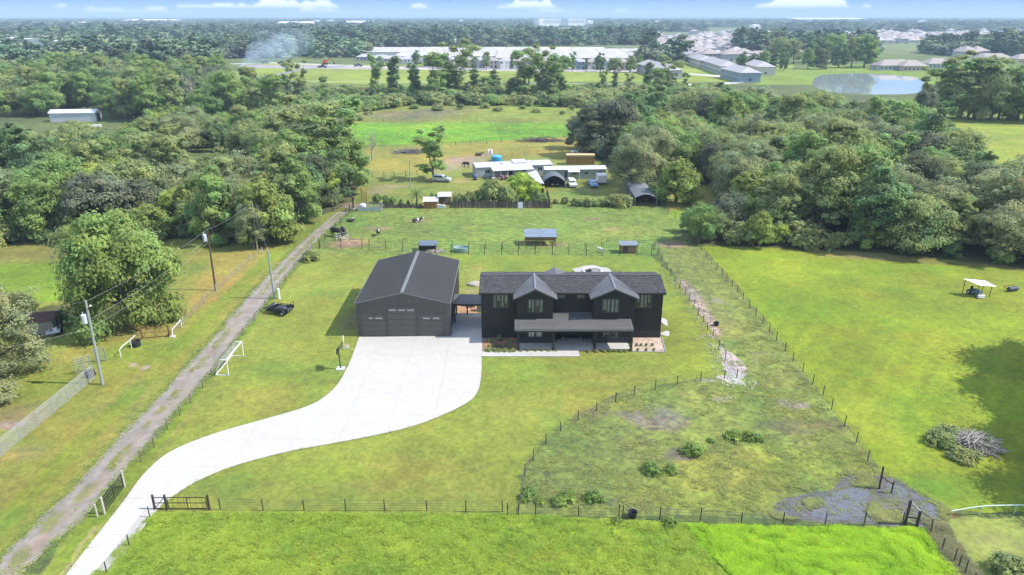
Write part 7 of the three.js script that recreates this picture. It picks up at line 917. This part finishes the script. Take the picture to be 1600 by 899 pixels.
// long terraces on the right
for (const [a, b, c, i] of [[[1172, 129], [1140, 121], 'blue-grey', 0], [[1140, 117], [1108, 106], 'grey', 1], [[1105, 106], [1078, 97], 'cream', 2], [[1080, 96], [1058, 90], 'grey', 3], [[1050, 124], [1008, 112], 'grey', 4], [[1196, 118], [1160, 108], 'cream', 5]]) {
  const A = P(...a), B = P(...b), L = A.distanceTo(B), t = farHouse(`${['blue-grey gable-ended terrace nearest the right wood', 'grey terrace second in the row behind the right wood', 'cream terrace third in the row behind the right wood', 'grey terrace farthest in the row behind the right wood', 'grey terrace left of the young trees', 'cream terrace behind the blue-grey one'][i]}`, A.clone().lerp(B, 0.5), Math.atan2(-(B.z - A.z), B.x - A.x) + Math.PI, L, 13, 5.8, wm[c], roofGrey, { name: 'terrace', rise: 3.2 });
}
// big white roofs behind the row
for (const [x, y, w, d, l] of [[630, 88, 90, 40, 'small white-roofed hall at the left behind the new houses'], [790, 95, 210, 120, 'largest white-roofed hall behind the new houses'], [905, 98, 150, 110, 'white-roofed hall at the right behind the new houses']]) { const t = thing('warehouse', l, 'warehouse', P(x, y), 0); part('wall', box6(-w / 2, w / 2, 0, 4, -d, 0), wallWhite, t); const n = 6; for (let k = 0; k < n; k++) part('roof', [slabQuad(V(-w / 2 + w * k / n + 0.3, 4.1, 0.5), V(-w / 2 + w * (k + 1) / n - 0.3, 4.1, 0.5), V(-w / 2 + w * (k + 1) / n - 0.3, 7.5, -d - 0.5), V(-w / 2 + w * k / n + 0.3, 7.5, -d - 0.5), 0.4)], M(0.50, 0.47, 0.45, 0.7, 0, { map: GR2 }), t); for (let k = 0; k < 8; k++) part('loading_door', box6(-w / 2 + w * (k + 0.5) / 8 - 1.6, -w / 2 + w * (k + 0.5) / 8 + 1.6, 0, 3.6, 0, 0.1), wallWhite, t); }
// more halls among the trees on the left, and far away
for (const [x, y, w, h, l, c] of [[70, 72, 130, 9, 'long white hall far behind the left wood', wallWhite], [118, 78, 50, 10, 'tan hall right of the long white one behind the left wood', wallTan], [318, 80, 45, 8, 'pale hall behind the left wood near the smoke', wallWhite], [18, 66, 80, 8, 'white hall at the far left edge', wallWhite], [460, 44, 120, 16, 'distant white building left of centre on the horizon', wallWhite], [230, 38, 260, 18, 'pale building on the left horizon', wallWhite], [1300, 36, 420, 22, 'long white building on the right horizon', wallWhite], [690, 71, 40, 7, 'small pale hall among trees behind the white roofs', wallWhite], [735, 69, 36, 7, 'small white hall among trees right of the other', wallWhite], [560, 44, 90, 18, 'white block in the distant trees left of the tall building', wallWhite]]) { const t = thing('hall', l, 'hall', P(x, y), 0); part('wall', box6(-w / 2, w / 2, 0, h, -w * 0.4, 0), c, t); part('roof', [slabQuad(V(-w / 2 - 0.5, h + 0.3, 0.6), V(w / 2 + 0.5, h + 0.3, 0.6), V(w / 2 + 0.5, h * 1.3 + 0.3, -w * 0.4), V(-w / 2 - 0.5, h * 1.3 + 0.3, -w * 0.4), 0.3)], M(0.66, 0.64, 0.62, 0.7), t); part('door', box6(-2, 2, 0, h * 0.5, 0, 0.1), farPane, t); }
{ // white block with blue centre on the horizon
  const p = P(881, 41.5), sc = -p.z / 2600, t = thing('hospital_block', 'white multi-storey block with blue middle on the horizon', 'building', p, 0.45), k = (EYE - HT(881, 28, p)) , H = HT(881, 29.5, p), W = P(924, 41.5).x - P(838, 41.5).x, w = W / 2;
  part('wing', box6(-w, -w * 0.1, 0, H, -40, 0), wallWhite, t); part('wing', box6(w * 0.18, w * 0.92, 0, H * 1.02, -40, 0), wallWhite, t); part('centre', box6(-w * 0.1, w * 0.18, 0, H * 0.97, -38, 2), wallBlue, t); part('end_tower', box6(-w * 1.03, -w * 0.9, 0, H * 1.06, -41, 3), wallWhite, t); part('end_tower', box6(w * 0.92, w, 0, H * 1.0, -41, 1), wallBlue, t);
  for (let f = 0; f < 3; f++) for (let i = 0; i < 9; i++) { const x = -w * 0.84 + i * w * 0.082; part('window', box6(x, x + w * 0.045, H * (0.45 + 0.17 * f), H * (0.54 + 0.17 * f), 0, 0.6), M(0.16, 0.2, 0.26, 0.2), t); if (i < 8) { const x2 = w * 0.24 + i * w * 0.082; part('window', box6(x2, x2 + w * 0.045, H * (0.45 + 0.17 * f), H * (0.54 + 0.17 * f), 0, 0.6), M(0.16, 0.2, 0.26, 0.2), t); } }
}
{ // white barn in the far left wood
  const A = P(150, 190), t = thing('metal_barn', 'white metal barn with dark door in the left wood', 'barn', A, 0.12), W = 5.8, L = 17, H = 3.4; part('wall', [box6(-L, 0, 0, H, -W, 0)], M(0.55, 0.6, 0.63, 0.6, 0, { map: GR2 }), t); ribbed(V(-L - 0.3, H, 0.3), V(0.3, H, 0.3), V(0.3, H + 1.2, -W / 2), V(-L - 0.3, H + 1.2, -W / 2), 0.08, 20, whiteTin, t); ribbed(V(0.3, H, -W - 0.3), V(-L - 0.3, H, -W - 0.3), V(-L - 0.3, H + 1.2, -W / 2), V(0.3, H + 1.2, -W / 2), 0.08, 20, whiteTin, t); part('gable', prism([[0, 0], [W / 2, 1.15], [W, 0]], 0, 0.1).rotateY(Math.PI / 2).translate(-0.1, H, 0), wallWhite, t); part('door', box6(0, 0.08, 0, 2.9, -W * 0.66, -W * 0.3), M(0.03, 0.035, 0.06, 0.6), t);
  const f = thing('scrap_pile', 'white scrap heap in front of the white metal barn', 'scrap heap', P(148, 198)); part('sheet', [bx(3, 0.1, 2, 0, 0.4, 0, 0.4), bx(2, 0.8, 1.4, 1.5, 0.4, 0.6, 0.2)], wallWhite, f); part('heap', moundGeo(2.2, 0.9, 1.6, 3), M(0.3, 0.29, 0.28, 0.9), f);
}
// houses by the lake
for (const [x, y, w, c, l] of [[1395, 109, 30, 'grey', 'wide grey-roofed house with screened porch on the far lake bank'], [1422, 110, 20, 'tan', 'tan house joining the wide one on the far lake bank'], [1466, 106, 26, 'grey', 'grey-roofed house behind the tall trees right of the lake'], [1550, 97, 30, 'grey', 'grey-roofed house at the right behind the trees'], [1290, 92, 26, 'grey', 'grey house behind the far bank trees'], [1185, 92, 24, 'grey', 'low grey house left of the far bank trees'], [1600, 98, 24, 'tan', 'tan house at the right edge behind the trees'], [1240, 88, 22, 'cream', 'cream house above the far bank trees']]) farHouse(l, P(x, y), 0.1, w, 14, 3.6, wm[c], roofBrown, { rise: 4 });
{ // the estates farther off: every roof a house of its own
  const r = rng(15), p0 = farHouse('grey-roofed house in the far estate', P(1050, 78), 0.2, 15, 13, 3.6, wallCream, roofGrey, { rise: 3.8, group: 'houses of the far estate' }), p1 = farHouse('brown-roofed house in the far estate', P(1085, 76), -0.2, 14, 12, 5.2, wallGrey, roofBrown, { rise: 3.4, group: 'brown-roofed houses of the far estate' });
  for (const [x0, x1, y0, y1, n] of [[1015, 1150, 48, 84, 75], [1130, 1350, 52, 68, 55], [1355, 1610, 49, 68, 165], [1070, 1170, 84, 96, 12], [1480, 1600, 74, 92, 12]]) for (let k = 0; k < n; k++) { const p = P(lerp(x0, x1, r()), y0 + (y1 - y0) * Math.sqrt(r())), q = r() < 0.6 ? p0 : p1; copyOf(q, p, r() < 0.5 ? 0.1 + r() * 0.3 : 1.5 + r() * 0.3).scale.setScalar(1.25); }
  const y = thing('building_frame', 'yellow timber frames of unfinished houses beyond the lake', 'building site', P(1418, 66)); for (let k = 0; k < 5; k++) part('frame', [box6(-30 + k * 14, -20 + k * 14, 0, 4, -9, 0)], M(0.55, 0.38, 0.16, 0.9), y); for (let k = 0; k < 5; k++) part('roof_truss', hip(10, 9, 4.1, 3, 0.4).translate(-25 + k * 14, 0, -4.5), M(0.5, 0.36, 0.2, 0.9), y);
  for (const [x, y2, c, l] of [[440, 99.5, [0.05, 0.06, 0.06], 'dark car on the building road left of the excavator'], [414, 99, [0.06, 0.06, 0.07], 'dark car farthest left on the building road'], [504, 106, [0.04, 0.05, 0.06], 'dark truck on the new asphalt road'], [590, 105, [0.1, 0.13, 0.2], 'blue car on the building road'], [640, 106.5, [0.6, 0.6, 0.6], 'white van among the new houses'], [560, 104, [0.05, 0.05, 0.06], 'black car on the sandy building road']]) car(l, P(x, y2), 1.5, 'pickup', c).scale.setScalar(1.35);
  const ex = thing('excavator', 'red excavator on the sandy building road', 'excavator', P(508, 101)); ex.scale.setScalar(1.3); part('cab', [box6(-1.2, 1.2, 1.0, 3.0, -1.2, 1.2)], M(0.4, 0.06, 0.03, 0.6), ex); part('track', box6(-1.8, 1.8, 0, 1, 0.8, 1.5), MAT.black, ex); part('track', box6(-1.8, 1.8, 0, 1, -1.5, -0.8), MAT.black, ex); part('boom', [bar(V(1, 2, 0), V(4, 4.5, 0), 0.4, 0.5), bar(V(4, 4.5, 0), V(6, 1.2, 0), 0.3, 0.4)], M(0.4, 0.06, 0.03, 0.6), ex); part('bucket', box6(5.6, 6.4, 0.2, 1.2, -0.5, 0.5), MAT.black, ex);
}
{ // trees standing among the new houses, and scattered pale buildings far out
  for (const [[x, b, t, k, i], nth] of ordered([[652, 103, 78, 'laurel', 1], [664, 105, 86, 'tall', 1], [688, 107, 84, 'laurel', 3], [722, 108, 84, 'oak', 0], [742, 109, 88, 'tall', 3], [760, 109, 80, 'laurel', 2], [800, 110, 84, 'tall', 1], [842, 111, 82, 'laurel', 0], [880, 112, 86, 'oak', 3], [895, 112, 80, 'tall', 0], [916, 112, 90, 'tall', 1], [938, 112, 82, 'laurel', 1], [960, 113, 90, 'oak', 0], [985, 113, 86, 'laurel', 3], [1000, 106, 84, 'laurel', 0], [1035, 104, 84, 'oak', 2]], e => '')) at(k, i, x, b, t, nth + ' tree standing before the row of new houses', { group: 'trees before the new houses', wide: 0.9 });
  const r = rng(52), f = farHouse('pale building among the far trees', P(300, 47), 0.3, 30, 20, 9, wallWhite, M(0.55, 0.54, 0.53, 0.8), { rise: 3, name: 'far_building', group: 'pale buildings among the far trees' }); f.userData.category = 'building';
  for (let k = 0; k < 34; k++) { const c = copyOf(f, P(-20 + 1640 * (k + r()) / 34, 33 + 17 * r() * r() + 1), 0.2 + r() * 0.5); const q = 0.8 + 0.9 * r(); c.scale.set(q * (1 + r()), q, q); }
}
// ---------- the forest beyond, which reads as one mass ----------
{
  const small = [0, 1, 2, 3].map(i => { const H = [13, 15, 11, 16][i], lobes = crownLobes(800 + i, H, [6, 5, 6.5, 4.2][i], { n: 14, low: 0.15, lr: 0.40 }); const crown = leafCloud(lobes, { seed: 820 + i, n: 1500, leaf: 0.62, c: [[0.15, 0.195, 0.105], [0.125, 0.19, 0.095], [0.13, 0.16, 0.105], [0.08, 0.13, 0.075]][i], kr: 2.2, spread: 0.5 }); const st = new THREE.CylinderGeometry(0.2, 0.4, H * 0.5, 5, 1).translate(0, H * 0.25, 0).toNonIndexed(); st.deleteAttribute('uv'); st.setAttribute('color', new THREE.Float32BufferAttribute(new Float32Array(st.attributes.position.count * 3).fill(0.08), 3)); return mergeGeometries([crown.toNonIndexed(), st]); });
  const regions = [[[-200, 131], [335, 131], [345, 112], [335, 95], [300, 90], [-200, 92]], [[-200, 90], [360, 92], [420, 92], [560, 90], [620, 84], [700, 78], [1000, 76], [1010, 88], [1040, 80], [1020, 60], [1030, 50], [1120, 50], [1600, 49], [1900, 36], [1900, 26.2], [-200, 26.2]], [[1150, 72], [1360, 70], [1370, 84], [1150, 84]], [[1440, 86], [1620, 94], [1750, 84], [1700, 76], [1450, 76]], [[990, 96], [1020, 90], [1060, 98], [1060, 104]]], gaps = [[[5, 71], [150, 73], [150, 90], [5, 88]], [[290, 76], [350, 78], [350, 86], [290, 82]], [[590, 76], [700, 72], [760, 72], [700, 78], [590, 88]], [[380, 98], [560, 98], [560, 92], [380, 94]], [[700, 77], [1000, 80], [1000, 76], [700, 73]]];
  const w = regions.map(g => g.map(p => P(p[0], Math.max(p[1], 26.2)))), wg = gaps.map(g => g.map(p => P(...p))), r = rng(33), FRONT = [[832, 60], [932, 60], [930, 38], [834, 38]].map(g => P(...g)), mats = [[], [], [], []], tint = [[], [], [], []], o = new THREE.Object3D();
  const tryAt = (x, z, s, wide) => { const p = V(x, 0, z); if (!w.some(g => inside(p, g)) || wg.some(g => inside(p, g))) return; if (vn(x / 210 + 9, z / 330) < (z < -1500 ? 0.24 : z < -700 ? 0.27 : 0.12)) return; if (inside(p, FRONT)) s *= 0.42; const i = Math.floor(r() * 4); o.position.set(x, -0.3 - 2.5 * r(), z); o.rotation.y = r() * 6.28; const q = s * (0.6 + 0.5 * r() + 0.35 * r() * r()); o.scale.set(q * wide, q, q * wide); o.updateMatrix(); mats[i].push(o.matrix.clone()); const v = (0.7 + 0.5 * r()) * (0.75 + 0.9 * vn(x / 90 + 3, z / 160 + 7)); tint[i].push(new THREE.Color().setRGB(v * (0.9 + 0.25 * r()), v, v * (0.9 + 0.2 * r()))); };
  for (let k = 0; k < 11500; k++) { const z = -440 - 1160 * Math.pow(r(), 0.75), x = (r() * 2 - 1) * 0.86 * (-z + 60); tryAt(x, z, 1.35, 1.35); }
  for (let k = 0; k < 13000; k++) { const z = -1600 - 3400 * Math.pow(r(), 0.8), x = (r() * 2 - 1) * 0.86 * -z; tryAt(x, z, 1.3, 2.4); }
  for (let k = 0; k < 16000; k++) { const z = -5000 - 9000 * Math.pow(r(), 0.9), x = (r() * 2 - 1) * 0.86 * -z; tryAt(x, z, 1.25, 4); }
  const f = new THREE.Group(); f.name = 'forest'; f.userData = { kind: 'stuff', label: 'far wooded country reaching to the horizon', category: 'forest' }; scene.add(f); const fm = new THREE.MeshStandardMaterial({ vertexColors: true, roughness: 1, side: THREE.DoubleSide });
  small.forEach((g, i) => { const im = new THREE.InstancedMesh(g, fm, mats[i].length); mats[i].forEach((m, k) => { im.setMatrixAt(k, m); im.setColorAt(k, tint[i][k]); }); im.name = 'tree_mass'; im.userData.kind = 'stuff'; im.castShadow = im.receiveShadow = true; f.add(im); }); console.log('forest', mats.map(m => m.length).join(' '));
}
renderer.setSize(1024, 575);
renderer.render(scene, camera);
